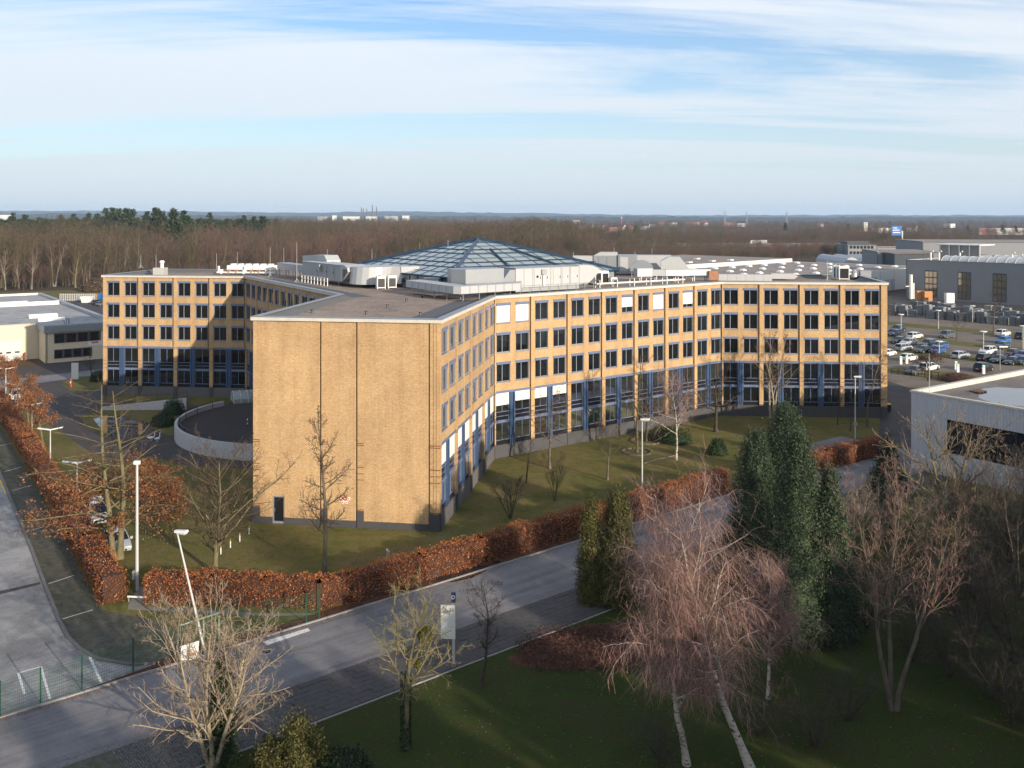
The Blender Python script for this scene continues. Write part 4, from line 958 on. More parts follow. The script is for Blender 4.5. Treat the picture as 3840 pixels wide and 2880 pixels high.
# company sign on the office front: white board with a red and black name plate
sg = thing('company_sign', 'white company board with red framed letters on the cream office wall', 'sign', tuple(fr(8.2, -.02, 2.9)))
q = MB(fr); q.box(7.6, -.07, 2.75, 10.2, -.005, 3.65); q.build('board', WHITEP, sg)
q = MB(fr); q.box(8.25, -.085, 3.22, 9.45, -.072, 3.55); q.build('name_plate', REDP, sg)
def text(body, fr, x, y, z, size, m, parent, name='lettering', face=(1, 0)):
    cu = bpy.data.curves.new(name, 'FONT'); cu.body = body; cu.size = size; cu.extrude = .01; cu.align_x = 'CENTER'; cu.align_y = 'CENTER'
    to = bpy.data.objects.new(name, cu); dg = bpy.context.evaluated_depsgraph_get
    COL.objects.link(to); bpy.context.view_layer.update()
    me = bpy.data.meshes.new_from_object(to.evaluated_get(dg())); COL.objects.unlink(to); bpy.data.objects.remove(to)
    me.materials.clear(); me.materials.append(m)
    o = link(name, me, parent); o.location = fr(x, y, z)-wloc(parent)
    o.rotation_euler = (math.radians(90), 0, math.atan2(fr.u.y, fr.u.x)); return o
text('FKG', fr, 8.85, -.095, 3.385, .32, WHITEP, sg)

# ribbed grey warehouse on the right edge
rw_o = (44.7, 104.5); frr = Fr(rw_o, (math.cos(math.radians(-55)), math.sin(math.radians(-55))), (math.cos(math.radians(35)), math.sin(math.radians(35))))
rib = thing('warehouse', 'grey ribbed metal warehouse with water lying on its flat roof', 'building', (*rw_o, 0))
RIBM = mat('ribbed_sheet', (0.50, 0.54, 0.60), 0.45, 0.3, var=0.06, scale=0.3)
def ribbed(q, y, x0, x1, z0, z1, pitch=.33, d=.06, axis='x'):
    """trapezoidal profile along x"""
    xs = []; x = x0
    while x < x1-1e-6:
        xs += [(x, 0), (x+pitch*.35, 0), (x+pitch*.5, -d), (x+pitch*.85, -d)]; x += pitch
    xs.append((x1, 0))
    for (a, da), (b2, db) in zip(xs[:-1], xs[1:]):
        f = (lambda u, v, z: (u, y+v, z)) if axis == 'x' else (lambda u, v, z: (y+v, u, z))
        q.face([f(a, da, z0), f(b2, db, z0), f(b2, db, z1), f(a, da, z1)])
q = MB(frr); ribbed(q, 0, 0, 4.0, 0, 8.5); ribbed(q, 0, 4.0, 48, 6.2, 8.5)
for a, b2 in ((15.2, 17.6), (29, 31.4), (43, 45)): ribbed(q, 0, a, b2, 2.6, 6.2)
ribbed(q, 0, 4.0, 48, 0, 2.6); q.build('ribbed_wall', RIBM, rib)
q = MB(frr); ribbed(q, 0, 0, 48, 0, 8.5, axis='y'); q.build('ribbed_wall', RIBM, rib)
for a, b2 in ((4.0, 15.2), (17.6, 29), (31.4, 43)):
    q = MB(frr); q.box(a, .25, 2.6, b2, .4, 6.2); w = q.build('window_band', DARK, rib)
    n = 6; s = (b2-a)/n
    for i in range(n+1): q = MB(frr); q.box(a+i*s-.05, .15, 2.6, a+i*s+.05, .248, 6.2); q.build('mullion', SLATED, w)
ROOFW = ground_mat('wet_roof', [(0.40, (0.13, 0.115, 0.10)), (0.6, (0.22, 0.20, 0.185))], 0.06, 3.0, rough=.8, bmp=.1, bd=.01)
q = MB(frr); q.box(.5, .5, 8.0, 47.5, 47.5, 8.2); q.build('roof', ROOFW, rib)
for (x0, y0, x1, y1) in ((-.12, -.12, 48, .42), (-.12, .42, .42, 48), (.42, 47.5, 48, 48)): q = MB(frr); q.box(x0, y0, 8.5, x1, y1, 8.72); q.build('parapet_cap', COPING, rib)
for (x0, y0, x1, y1) in ((.0, .08, 48, .42), (.08, .42, .42, 48)): q = MB(frr); q.box(x0, y0, 8.1, x1, y1, 8.5); q.build('parapet', COPING, rib)
WATER = mat('rain_water', (0.05, 0.055, 0.06), 0.03, var=0.1, spec=0.7)
def blob(fr, cx, cy, rx, ry, z, m, parent, seed, name='standing_water'):
    R = random.Random(seed); q = MB(fr); n = 40; k = [R.uniform(.82, 1.12) for _ in range(n)]
    k = [(k[i-1]+k[i]*2+k[(i+1) % n])/4 for i in range(n)]
    q.face([(cx+rx*k[i]*math.cos(2*math.pi*i/n), cy+ry*k[i]*math.sin(2*math.pi*i/n), z) for i in range(n)]); return q.build(name, m, parent)
blob(frr, 8.5, 9.5, 5.8, 6.2, 8.212, WATER, rib, 3); blob(frr, 13, 20, 4, 7, 8.216, WATER, rib, 5); blob(frr, 24, 8, 7, 6, 8.214, WATER, rib, 8)
for x, y, h in ((1.2, 1.6, 6.2), (6.0, 13.5, 6.6)):
    p = frr(x, y, 8.2); t = thing('lightning_rod', 'thin lightning rod on the wet warehouse roof', 'lightning rod', tuple(p), 'lightning rods on the wet roof')
    q = MB(); q.cyl(p.x, p.y, .04, p.z, p.z+h*.75, 5, .02); q.build('rod', POLE, t); q = MB(); q.cyl(p.x, p.y, .25, p.z, p.z+.12, 8); q.build('foot', CONC, t)
p = frr(3.4, 7.8, 8.2); t = thing('pallet', 'weathered wooden pallet lying on the wet warehouse roof', 'pallet', tuple(p))
pf = FrA((p.x, p.y), 35, p.z)
for i in range(5): q = MB(pf); q.box(-.8, -.6+i*.26, .12, .8, -.45+i*.26, .16); q.build('board', mat('old_wood', (0.10, 0.06, 0.035), .9, var=.3), t)
for x in (-.7, 0, .7): q = MB(pf); q.box(x-.06, -.6, 0.01, x+.06, .6, .12); q.build('bearer', MATS['old_wood'], t)

# white warehouse beyond the office
wd = (math.cos(math.radians(44)), math.sin(math.radians(44))); fw = Fr((73, 289), wd, (-wd[1], wd[0]))
ww = thing('warehouse', 'long low white warehouse with beige roof dotted with skylight domes', 'building', (73, 289, 0))
def f3(x, y): p = fw(x, y, 0); return (p.x, p.y)
wall_ring(ww, [f3(-2, 0), f3(134, 0), f3(134, 60), f3(-2, 60)], 0, 8.0, WCLAD)
q = MB(); q.prism([f3(-1.6, .4), f3(133.6, .4), f3(133.6, 60), f3(-1.6, 60)], 7.4, 7.8); q.build('roof', RBEIGE, ww)
q = MB(); q.prism([f3(-40, 60.1), f3(134, 60.1), f3(134, 120), f3(-40, 120)], 0, 9.3); q.build('rear_hall', WCLAD, ww)
q = MB(); q.prism([f3(-39.5, 60.6), f3(133.5, 60.6), f3(133.5, 119.5), f3(-39.5, 119.5)], 9.3, 9.38); q.build('roof', RBEIGE, ww)
RR = random.Random(4)
for j in range(4):
    for i in range(10):
        x, y = 6+i*13+RR.uniform(-1.5, 1.5), 9+j*14+RR.uniform(-1, 1)
        q = MB(fw); q.box(x-1.2, y-.9, 7.8, x+1.2, y+.9, 8.15); q.loft([[(x-1.1, y-.8, 8.15), (x+1.1, y-.8, 8.15), (x+1.1, y+.8, 8.15), (x-1.1, y+.8, 8.15)], [(x-.6, y-.4, 8.5), (x+.6, y-.4, 8.5), (x+.6, y+.4, 8.5), (x-.6, y+.4, 8.5)]]); q.build('skylight', DOME, ww)
for j in range(3):
    for i in range(9):
        x, y = -30+i*16+RR.uniform(-2, 2), 69+j*17
        q = MB(fw); q.box(x-1.3, y-1, 9.38, x+1.3, y+1, 9.8); q.build('skylight', DOME, ww)
for x in range(8, 130, 12): q = MB(fw); q.box(x-.08, -.06, 0, x+.08, -.004, 7.9); q.build('cladding_joint', STEEL, ww)
for x in (96, 101): q = MB(fw); q.box(x, -.08, 0, x+3.6, -.005, 4.2); q.build('loading_door', GALVL, ww)
for i in range(5): q = MB(fw); q.box(120+i*2.4, -.07, 4.8, 121.6+i*2.4, -.004, 6.4); q.build('window', DARK, ww)
for i in range(5): q = MB(fw); q.box(120+i*2.4, -.07, 1.2, 121.6+i*2.4, -.004, 2.9); q.build('window', DARK, ww)

# big grey hall with three tall windows
gd = math.radians(-49.5); fg = Fr((137.5, 325.6), (math.cos(gd), math.sin(gd)), (-math.sin(gd), math.cos(gd)))
gh = thing('industrial_hall', 'tall slate grey hall with tall gridded windows above the storage yard', 'building', (137.5, 325.6, 0))
def f4(x, y): p = fg(x, y, 0); return (p.x, p.y)
wall_ring(gh, [f4(0, 0), f4(88, 0), f4(88, 62), f4(0, 62)], 0, 13.2, SLATE)
q = MB(); q.prism([f4(.4, .4), f4(87.6, .4), f4(87.6, 61.6), f4(.4, 61.6)], 12.4, 12.9); q.build('roof', RBEIGE, gh)
for (x0, y0, x1, y1) in ((-.1, -.1, 88, .4), (-.1, .4, .4, 62)): q = MB(fg); q.box(x0, y0, 13.2, x1, y1, 13.3); q.build('parapet_cap', SLATED if x1 > 80 else COPING, gh)
WARM = mat('reflecting_glass', (0.10, 0.09, 0.08), 0.04, 0.6, var=0.3, scale=0.25, col2=(0.5, 0.42, 0.32))
for xa in (6.7, 17.9, 29.1, 40.3, 51.5):
    q = MB(fg)
    xb = xa+4.1
    for i in range(4): x = xa+i*4.1/3; q.box(x-.08, -.12, .9, x+.08, -.004, 9.7)
    for i in range(5): z = .9+i*2.2; q.box(xa, -.14, z-.15, xb, -.006, z+.2 if i else z+.1)
    w = q.build('window', SLATED, gh)
    for i in range(3):
        for j in range(4): q = MB(fg); q.box(xa+i*4.1/3+.08, -.06, 1.1+j*2.2, xa+(i+1)*4.1/3-.08, -.03, 2.95+j*2.2); q.build('pane', WARM, w)
for y0, x0 in ((9, 10), (26, 20)):
    q = MB(fg); n = 10; arc = [(y0+4*math.cos(math.radians(a)), 12.9+1.9*math.sin(math.radians(a))) for a in range(0, 181, 20)]
    q.loft([[(x0, y, z) for y, z in arc], [(84, y, z) for y, z in arc]]); bs = q.build('barrel_skylight', mat('cloudy_glazing', (0.42, 0.44, 0.44), .4, var=.15, spec=.4), gh)
    for k in range(21): q = MB(fg); q.tube([(x0+3*k, y, z+.02) for y, z in arc], .12, 4); q.build('rib', POLE, bs)
for x, y in ((3, 12), (5, 14), (11, 17), (28, 18), (30.5, 20), (34, 20)):
    q = MB(fg); q.tube([(x, y, 12.9), (x, y, 15.6), (x+.9, y, 16.1)], .3, 8); q.build('vent_pipe', WHITEP, gh)
pv = thing('roof_pavilion', 'white framed glazed pavilion standing on the grey hall roof', 'pavilion', tuple(fg(7, 30, 12.9)))
q = MB(fg); q.box(0.5, 25, 12.9, 14, 36, 14.6); q.build('base', SLATE, pv)
q = MB(fg)
for x in (0.2, 3.8, 7.4, 11, 14.5): q.box(x-.15, 24.4, 12.9, x+.15, 24.7, 18.0)
q.box(-1.4, 24.2, 18.0, 14.8, 36.5, 18.3); q.build('frame', WHITEP, pv)
q = MB(fg); q.box(.4, 25, 14.6, 14.2, 25.2, 18.0); q.build('glazing', mat('dull_glass', (.22, .22, .21), .3, var=.2), pv)
p = P(3416, 1121); q = MB(); q.cyl(p.x, p.y, .55, 0, 8.4, 12); fl = thing('flue', 'white twin flue pipe standing in front of the grey hall', 'chimney', tuple(p)); q.build('pipe', WHITEP, fl)
q = MB(); q.cyl(p.x+.9, p.y, .3, 0, 5.5, 10); q.box(p.x-1.8, p.y-.1, 4.2, p.x-.2, p.y+.1, 4.5); q.build('side_pipe', WHITEP, fl)

def hall(x0, x1, yb_l, yt_l, depth, ang, m, label, base_y, name='industrial_hall', cap=True, flip=False):
    """far hall seen across the roofs: left end at photo column x0, right end at x1, ground row base_y, top row yt_l"""
    p = P(x0, base_y); h = HC-(yt_l-HY)*p.y/FPX; a = math.radians(ang); k = (x1-CX)/FPX
    s = (k*p.y-p.x)/(math.cos(a)-k*math.sin(a)); f = Fr((p.x, p.y), (math.cos(a), math.sin(a)), (-math.sin(a), math.cos(a)))
    t = thing(name, label, 'building', tuple(p)); poly = [tuple(f(*c, 0))[:2] for c in ((0, 0), (s, 0), (s, depth), (0, depth))]
    wall_ring(t, poly, 0, h, m); q = MB(); q.prism(poly, h-.6, h-.1); q.build('roof', RBEIGE, t)
    if cap: q = MB(f); q.box(-.1, -.2, h, .5, depth, h+.2); q.build('parapet_cap', COPING, t)
    return t, f, s, h
hall(3460, 3990, 0, 906, 60, -8, SLATE, 'very long grey hall behind the roof pavilion', 990)
t, f, s, h = hall(3290, 3520, 0, 944, 40, -10, SLATE, 'plain grey shed with a small loading hatch', 1022)
q = MB(f); q.box(3, -.3, 2.5, 8, -.01, 7.2); q.build('hatch_frame', SLATED, t)
hall(3353, 3500, 0, 951, 30, -4, SLATED, 'navy blue shed front beside the plain grey shed', 1030, cap=False)
t, f, s, h = hall(3179, 3288, 0, 918, 26, -3, SLATE, 'grey office block with two rows of small windows', 965, 'office_block')
for z in (2.4, 6.2):
    for i in range(7): q = MB(f); x = 1.5+i*(s-3)/7; q.box(x, -.25, z, x+(s-3)/11, -.01, z+1.8); q.build('window', DARK, t)
q = MB(f); q.box(.5, 3, h, s*.8, 18, h+2.2); q.build('penthouse', SLATED, t)
hall(3288, 3445, 0, 926, 22, -3, SLATE, 'lower grey wing joined to the office block', 962, 'office_block', cap=False)
t = thing('polytunnel', 'pale plastic covered tunnel sheds behind the white warehouse', 'polytunnel', P(3230, 985))
p = P(3165, 1000, 0)
for i in range(3):
    q = MB(); w = 9; x0 = p.x+i*w
    arc = [(x0+w/2+w/2*math.cos(math.radians(a)), .2+5.2*math.sin(math.radians(a))) for a in range(0, 181, 30)]
    q.loft([[(x, p.y, z) for x, z in arc], [(x, p.y+50, z) for x, z in arc]]); q.build('tunnel_bay', mat('plastic_sheet', (.38, .39, .40), .5, var=.15), t)

# stacks of paving in the storage yard
STN = [mat('stone_stack_%d' % i, c, .85, var=.25, scale=1.0) for i, c in enumerate(((.20, .205, .21), (.26, .26, .255), (.15, .16, .17), (.30, .28, .24)))]
LAY = []
for i, m in enumerate(STN):
    b = MB(); b.box(-1.0, -.75, 0, 1.0, .75, .42); LAY.append(b.mesh('stone_layer', m))
RR = random.Random(9); fs = FrA(P2(3330, 1180), -55)
g0, g1 = P(3322, 1181), P(3990, 1240); du = (g1-g0).normalized(); dn = Vector((-du.y, du.x, 0)); L = (g1-g0).length
if dn.y < 0: dn = -dn
ang = math.atan2(du.y, du.x)
for row in range(5):
    x = 1.5
    while x < L-1:
        n = RR.choice((4, 5, 6, 6, 7)) if row < 3 else RR.choice((3, 5, 7)); mi = RR.choice((0, 0, 1, 2, 2, 3 if row > 2 else 0))
        if RR.random() < .9:
            p = g0+du*x+dn*(1.5+row*3.6+RR.uniform(-.4, .4))
            t = thing('paving_stack', 'stack of grey paving stone layers in the fenced storage yard', 'stone stack', (p.x, p.y, 0.015), 'paving stacks in the storage yard')
            for k in range(n):
                o = link('stone_layer', LAY[mi], t); o.location = (RR.uniform(-.06, .06), RR.uniform(-.06, .06), .02+k*.50); o.rotation_euler = (0, 0, ang+RR.uniform(-.03, .03))
        x += RR.uniform(2.3, 3.0)
ORNG = mat('orange_pack', (.45, .20, .08), .7, var=.25)
for i, (x, y, m, l) in enumerate(((3450, 1128, ORNG, 'orange wrapped pallet load on the yard beside the flue'), (3478, 1130, ORNG, 'orange wrapped pallet load nearer the tall window'), (3560, 1138, WHITEP, 'pale shrink wrapped pallet among the grey stacks'))):
    p = P(x, y); q = MB(); t = thing('pallet_load', l, 'pallet load', tuple(p)); q.box(p.x-1.4, p.y-1, .02, p.x+1.4, p.y+1, .18); q.build('pallet', mat('old_wood', (0.10, 0.06, 0.035), .9), t)
    q = MB(); q.box(p.x-1.3, p.y-.9, .18, p.x+1.3, p.y+.9, 3.4); q.build('load', m, t)
fe = thing('yard_fence', 'dark mesh fence in front of the paving stacks', 'fence', tuple(g0))
nf = Fr(g0, du); n = int(L/3)
for i in range(n+1): q = MB(nf); q.box(i*3-.05, .25, 0, i*3+.05, .35, 2.2); q.build('post', BLACKM, fe)
for z in (.2, 1.2, 2.1): q = MB(nf); q.box(0, .28, z, L, .32, z+.04); q.build('rail', BLACKM, fe)
# ================================================================ plants
def nrm(v): return v/np.maximum(np.linalg.norm(v, axis=-1, keepdims=True), 1e-9)
def polylines(r, start, d, length, n, wander, trop):
    k = len(start); pts = np.zeros((k, n, 3)); pts[:, 0] = start; d = nrm(d)
    for i in range(1, n):
        d = nrm(d+wander*r.normal(size=(k, 3))+np.array([0, 0, trop])); pts[:, i] = pts[:, i-1]+d*(length/(n-1))[:, None]
    return pts
def offshoots(r, Pp, Rr, m, t0, t1, ang, angsd, lr, taper, rr, lenjit=.25):
    """m children on every parent polyline"""
    k, n, _ = Pp.shape
    t = t0+(t1-t0)*(np.arange(m)[None, :]+r.random((k, m)))/m
    x = t*(n-1); i = np.minimum(x.astype(int), n-2); f = (x-i)[..., None]; ki = np.arange(k)[:, None]
    p = Pp[ki, i]*(1-f)+Pp[ki, i+1]*f; tan = nrm(Pp[ki, i+1]-Pp[ki, i]); rad = Rr[ki, i]*(1-f[..., 0])+Rr[ki, i+1]*f[..., 0]
    L = np.linalg.norm(np.diff(Pp, axis=1), axis=2).sum(1)
    ph = 2.4*np.arange(m)[None, :]+r.random((k, 1))*6.28+r.normal(size=(k, m))*.5
    a = np.where(np.abs(tan[..., 2:3]) < .95, np.array([0, 0, 1.0]), np.array([1.0, 0, 0])); e1 = nrm(np.cross(tan, a)); e2 = np.cross(tan, e1)
    perp = e1*np.cos(ph)[..., None]+e2*np.sin(ph)[..., None]
    al = (np.radians(ang)+np.radians(angsd)*r.normal(size=(k, m)))[..., None]
    d = tan*np.cos(al)+perp*np.sin(al)
    ln = lr*L[:, None]*(1-taper*t)*(1+lenjit*r.normal(size=(k, m))).clip(.4, 1.7)
    return p.reshape(-1, 3), d.reshape(-1, 3), ln.ravel(), (rad*rr).ravel()
def tubes(Pp, Rr, s):
    k, n, _ = Pp.shape
    tan = np.gradient(Pp, axis=1); tan = nrm(tan)
    a = np.where(np.abs(tan[..., 2:3]) < .9, np.array([0, 0, 1.0]), np.array([1.0, 0, 0])); e1 = nrm(np.cross(tan, a)); e2 = np.cross(tan, e1)
    if s == 2: V = np.stack([Pp+e1*Rr[..., None], Pp-e1*Rr[..., None]], 2)
    else:
        an = np.arange(s)*2*np.pi/s
        V = Pp[:, :, None]+(e1[:, :, None]*np.cos(an)[None, None, :, None]+e2[:, :, None]*np.sin(an)[None, None, :, None])*Rr[..., None, None]
    V = V.reshape(-1, 3); idx = np.arange(k*n*s).reshape(k, n, s)
    if s == 2: F = np.stack([idx[:, :-1, 0], idx[:, :-1, 1], idx[:, 1:, 1], idx[:, 1:, 0]], -1).reshape(-1, 4)
    else:
        nx = np.roll(idx, -1, axis=2); F = np.stack([idx[:, :-1], nx[:, :-1], nx[:, 1:], idx[:, 1:]], -1).reshape(-1, 4)
    return V, F
def join(parts):
    V, F, o = [], [], 0
    for v, f in parts: V.append(v); F.append(f+o); o += len(v)
    return np.concatenate(V), np.concatenate(F)
def radii(r0, n, end=.35): return r0[:, None]*np.linspace(1, end, n)[None, :]

def bare_tree(seed, h, trunk_r, levels, lean=(0, 0), stems=1, stem_spread=.3, wander=.05, trop=.03, clear=.25, minr=.008):
    """returns (wood, twigs, endpoints). levels: dicts m, t0, t1, ang, lr, taper, rr, n, wander, trop, sides"""
    r = np.random.default_rng(seed)
    st = np.zeros((stems, 3)); d = np.tile([lean[0], lean[1], 1.0], (stems, 1))
    if stems > 1:
        a = np.arange(stems)*2*np.pi/stems+r.random()*6; st[:, 0] = .25*np.cos(a)*trunk_r*4; st[:, 1] = .25*np.sin(a)*trunk_r*4
        d[:, 0] += stem_spread*np.cos(a)*(.6+.8*r.random(stems)); d[:, 1] += stem_spread*np.sin(a)*(.6+.8*r.random(stems))
    ln = h*(1-.12*r.random(stems)) if stems > 1 else np.array([h*1.0])
    Pp = polylines(r, st, d, ln, 12, wander, trop); Rr = radii(np.full(stems, trunk_r), 12, .12)
    Rr[:, 0] *= 1.35
    wood = [tubes(Pp, Rr, 9)]; tw = []; ends = Pp[:, -1]
    for li, L in enumerate(levels):
        p, dd, le, rad = offshoots(r, Pp, Rr, L['m'], L.get('t0', clear), L.get('t1', .98), L['ang'], L.get('sd', 9), L['lr'], L.get('taper', .6), L.get('rr', .55), L.get('jit', .25))
        n = L.get('n', 5); Pp = polylines(r, p, dd, le, n, L.get('wander', .12), L.get('trop', .04)); Rr = radii(np.maximum(rad, minr), n, L.get('end', .4))
        (wood if L.get('wood', li == 0) else tw).append(tubes(Pp, Rr, (lambda q: 2 if li >= 2 else q)(L.get('sides', 5 if li == 0 else 3)))); ends = Pp
    return join(wood), (join(tw) if tw else None), ends

def leaves(r, C, size, up=.3, aspect=1.7, nbias=None):
    """one bent quad for every centre in C"""
    k = len(C); d = nrm(r.normal(size=(k, 3))+(0 if nbias is None else nbias)); a = nrm(r.normal(size=(k, 3))+np.array([0, 0, up])); e1 = nrm(a-d*(a*d).sum(1, keepdims=True)); e2 = np.cross(d, e1)
    s = size*(.6+.8*r.random(k))[:, None]; w = s/aspect
    V = np.stack([C-e1*s*.5, C+e2*w*.5+d*s*.12, C+e1*s*.5, C-e2*w*.5+d*s*.12], 1).reshape(-1, 3)
    return V, np.arange(4*k).reshape(k, 4)

B_GREY = bark_mat('bark_grey', (0.070, 0.060, 0.045), (0.15, 0.13, 0.10))
B_OLIVE = bark_mat('bark_lichen', (0.085, 0.075, 0.040), (0.19, 0.165, 0.095))
B_DARK = bark_mat('bark_dark', (0.035, 0.028, 0.022), (0.085, 0.070, 0.055))
B_WHITE = bark_mat('bark_birch', (0.06, 0.05, 0.045), (0.46, 0.40, 0.35), 2.2, True)
B_PALE = bark_mat('bark_pale', (0.20, 0.165, 0.115), (0.34, 0.29, 0.21))
T_BROWN = bark_mat('twig_brown', (0.060, 0.043, 0.031), (0.125, 0.090, 0.064))
T_OLIVE = bark_mat('twig_olive', (0.15, 0.13, 0.055), (0.28, 0.24, 0.13))
T_PINK = bark_mat('twig_birch', (0.14, 0.080, 0.066), (0.36, 0.215, 0.175))
T_PALE = bark_mat('twig_pale', (0.22, 0.165, 0.115), (0.36, 0.28, 0.205))
T_DARK = bark_mat('twig_dark', (0.045, 0.036, 0.030), (0.090, 0.073, 0.060))
L_RUST = leaf_mat('beech_leaf', [(0.12, 0.036, 0.015), (0.25, 0.080, 0.028), (0.40, 0.145, 0.052), (0.52, 0.22, 0.085)], .6, .2, .5)
L_OAK = leaf_mat('oak_leaf', [(0.16, 0.062, 0.026), (0.27, 0.115, 0.050), (0.36, 0.17, 0.080)], .6, .25, .5)
L_CYP = leaf_mat('cypress_leaf', [(0.012, 0.022, 0.012), (0.030, 0.050, 0.026), (0.058, 0.085, 0.044), (0.090, 0.115, 0.060)], .6, .12, .8)
L_THU = leaf_mat('thuja_leaf', [(0.020, 0.028, 0.008), (0.055, 0.060, 0.016), (0.105, 0.098, 0.028), (0.17, 0.14, 0.045)], .6, .15, .8)
L_EVER = leaf_mat('evergreen_leaf', [(0.008, 0.018, 0.008), (0.020, 0.040, 0.014), (0.045, 0.075, 0.025)], .45, .1, .8)
L_PINE = leaf_mat('pine_needle', [(0.016, 0.028, 0.014), (0.032, 0.050, 0.022), (0.060, 0.078, 0.034)], .6, .1, .3)
L_MIST = leaf_mat('mistletoe_leaf', [(0.055, 0.060, 0.012), (0.12, 0.115, 0.025), (0.20, 0.18, 0.04)], .6, .2, 1.0)
L_RED = leaf_mat('red_brown_leaf', [(0.040, 0.018, 0.015), (0.085, 0.038, 0.030), (0.14, 0.068, 0.052)], .6, .2, 1.0)

def plant_tree(name, label, base, parts, cat='tree', group=None, rot=None):
    """parts: list of (part name, (V,F), material)"""
    t = thing(name, label, cat, base, group)
    for pn, vf, m in parts:
        if vf is None: continue
        o = link(pn, np_mesh(pn, vf[0], vf[1], m, smooth=(vf[1].shape[1] == 4 and pn in ('trunk',))), t)
    if rot is not None: t.rotation_euler = (0, 0, rot)
    return t
def lv(m, ang, lr, **k): return dict(m=m, ang=ang, lr=lr, **k)

# --- foreground: tree with upright stems at the lower left
w, tg, _ = bare_tree(21, 8.3, .14, [lv(13, 46, .50, t0=.14, n=7, trop=.05, wander=.11, taper=.45, rr=.5), lv(8, 40, .45, n=5, trop=.05, wander=.14, sides=4, rr=.55, t0=.15), lv(6, 42, .45, n=4, trop=.05, wander=.16, rr=.6, t0=.1), lv(4, 42, .5, n=3, trop=.04, wander=.16, rr=.7, t0=.1)], stems=6, stem_spread=.36, trop=.045, minr=.010)
plant_tree('bare_tree', 'bare many stemmed pale tree beside the cobbles next to a narrow dark conifer', P(800, 2882), [('trunk', w, B_PALE), ('crown', tg, T_PALE)])
# --- pear with mistletoe
w, tg, en = bare_tree(33, 9.4, .17, [lv(20, 50, .46, t0=.28, n=7, trop=.07, wander=.15, taper=.55, rr=.5), lv(9, 45, .45, n=5, trop=.05, wander=.2, sides=4, t0=.12), lv(8, 48, .45, n=4, trop=.03, wander=.22, t0=.08), lv(4, 45, .55, n=3, wander=.2)], trop=.02, wander=.07, minr=.009)
r = np.random.default_rng(5)
mist = leaves(r, np.array([1.05, -.3, 6.2])+nrm(r.normal(size=(900, 3)))*(.45*r.random((900, 1))**.4), .13)
mis2 = leaves(r, np.array([.65, -.5, 4.7])+nrm(r.normal(size=(320, 3)))*(.22*r.random((320, 1))**.4), .10)
ivy = leaves(r, np.stack([np.cos(q := r.random(1500)*6.28)*.27-.02, np.sin(q)*.27, r.random(1500)**1.2*4.0], 1), .13)
plant_tree('bare_tree', 'lichen yellow bare tree with mistletoe balls and an ivy wrapped trunk on the dark lawn', P(1523, 2808), [('trunk', w, B_OLIVE), ('crown', tg, T_OLIVE), ('mistletoe', mist, L_MIST), ('mistletoe', mis2, L_MIST), ('ivy', ivy, L_EVER)])
# --- small dark tree by the sign
w, tg, _ = bare_tree(44, 5.9, .12, [lv(12, 48, .50, t0=.30, n=6, trop=.04, wander=.16, rr=.55), lv(9, 46, .48, n=5, wander=.2, sides=3, t0=.1, trop=.03), lv(8, 48, .46, n=4, wander=.24, t0=.08, trop=.02), lv(4, 45, .6, n=3, wander=.2)], wander=.09, minr=.009)
plant_tree('bare_tree', 'small dark dense bare tree standing beside the white notice board', P(1804, 2574), [('trunk', w, B_DARK), ('crown', tg, T_DARK)])
# --- two weeping birches
def birch(seed, h, tr, lean, weep=-.16, dens=1.0):
    w, _, _ = bare_tree(seed, h, tr, [], lean=lean, wander=.05, trop=.02)
    r = np.random.default_rng(seed)
    Pp = polylines(r, np.zeros((1, 3)), np.array([[lean[0], lean[1], 1.0]]), np.array([h]), 12, .05, .03); Rr = radii(np.array([tr]), 12, .10); Rr[:, 0] *= 1.3
    wood = [tubes(Pp, Rr, 9)]
    p, d, le, ra = offshoots(r, Pp, Rr, 20, .30, .98, 42, 12, .40, .42, .52); P1 = polylines(r, p, d, le, 8, .10, .02); R1 = radii(np.maximum(ra, .02), 8, .25); wood.append(tubes(P1, R1, 6))
    p, d, le, ra = offshoots(r, P1, R1, 11, .15, .98, 44, 14, .52, .30, .5); P2_ = polylines(r, p, d, le, 6, .14, -.03); R2 = radii(np.maximum(ra, .011), 6, .4); wood.append(tubes(P2_, R2, 4))
    p, d, le, ra = offshoots(r, P2_, R2, int(13*dens), .06, 1., 48, 20, .62, .2, .6); P3 = polylines(r, p, d, np.clip(le, .4, 2.2), 5, .15, weep); R3 = radii(np.full(len(p), .0085), 5, .6)
    p, d, le, ra = offshoots(r, P3, R3, 4, .05, 1., 38, 16, .8, .1, .8); P4 = polylines(r, p, d, np.clip(le, .3, 1.5), 4, .16, weep*1.4); R4 = radii(np.full(len(p), .0062), 4, .7)
    return join(wood), join([tubes(P3, R3, 2), tubes(P4, R4, 2)])
w, tg = birch(3, 9.8, .19, (-.27, .02)); plant_tree('birch_tree', 'tall weeping birch with pink brown twigs leaning over the road edge', P(2575, 2868), [('trunk', w, B_WHITE), ('crown', tg, T_PINK)])
w, tg = birch(8, 13.0, .22, (-.30, .05)); plant_tree('birch_tree', 'second weeping birch with two white limbs in front of the tall cypresses', P(2815, 2885), [('trunk', w, B_WHITE), ('crown', tg, T_PINK)])
w, tg = birch(12, 6.8, .11, (.05, .02), dens=.7); plant_tree('birch_tree', 'low young birch with drooping twigs beside the cypress trunks', P(2880, 2620), [('trunk', w, B_WHITE), ('crown', tg, T_PINK)])

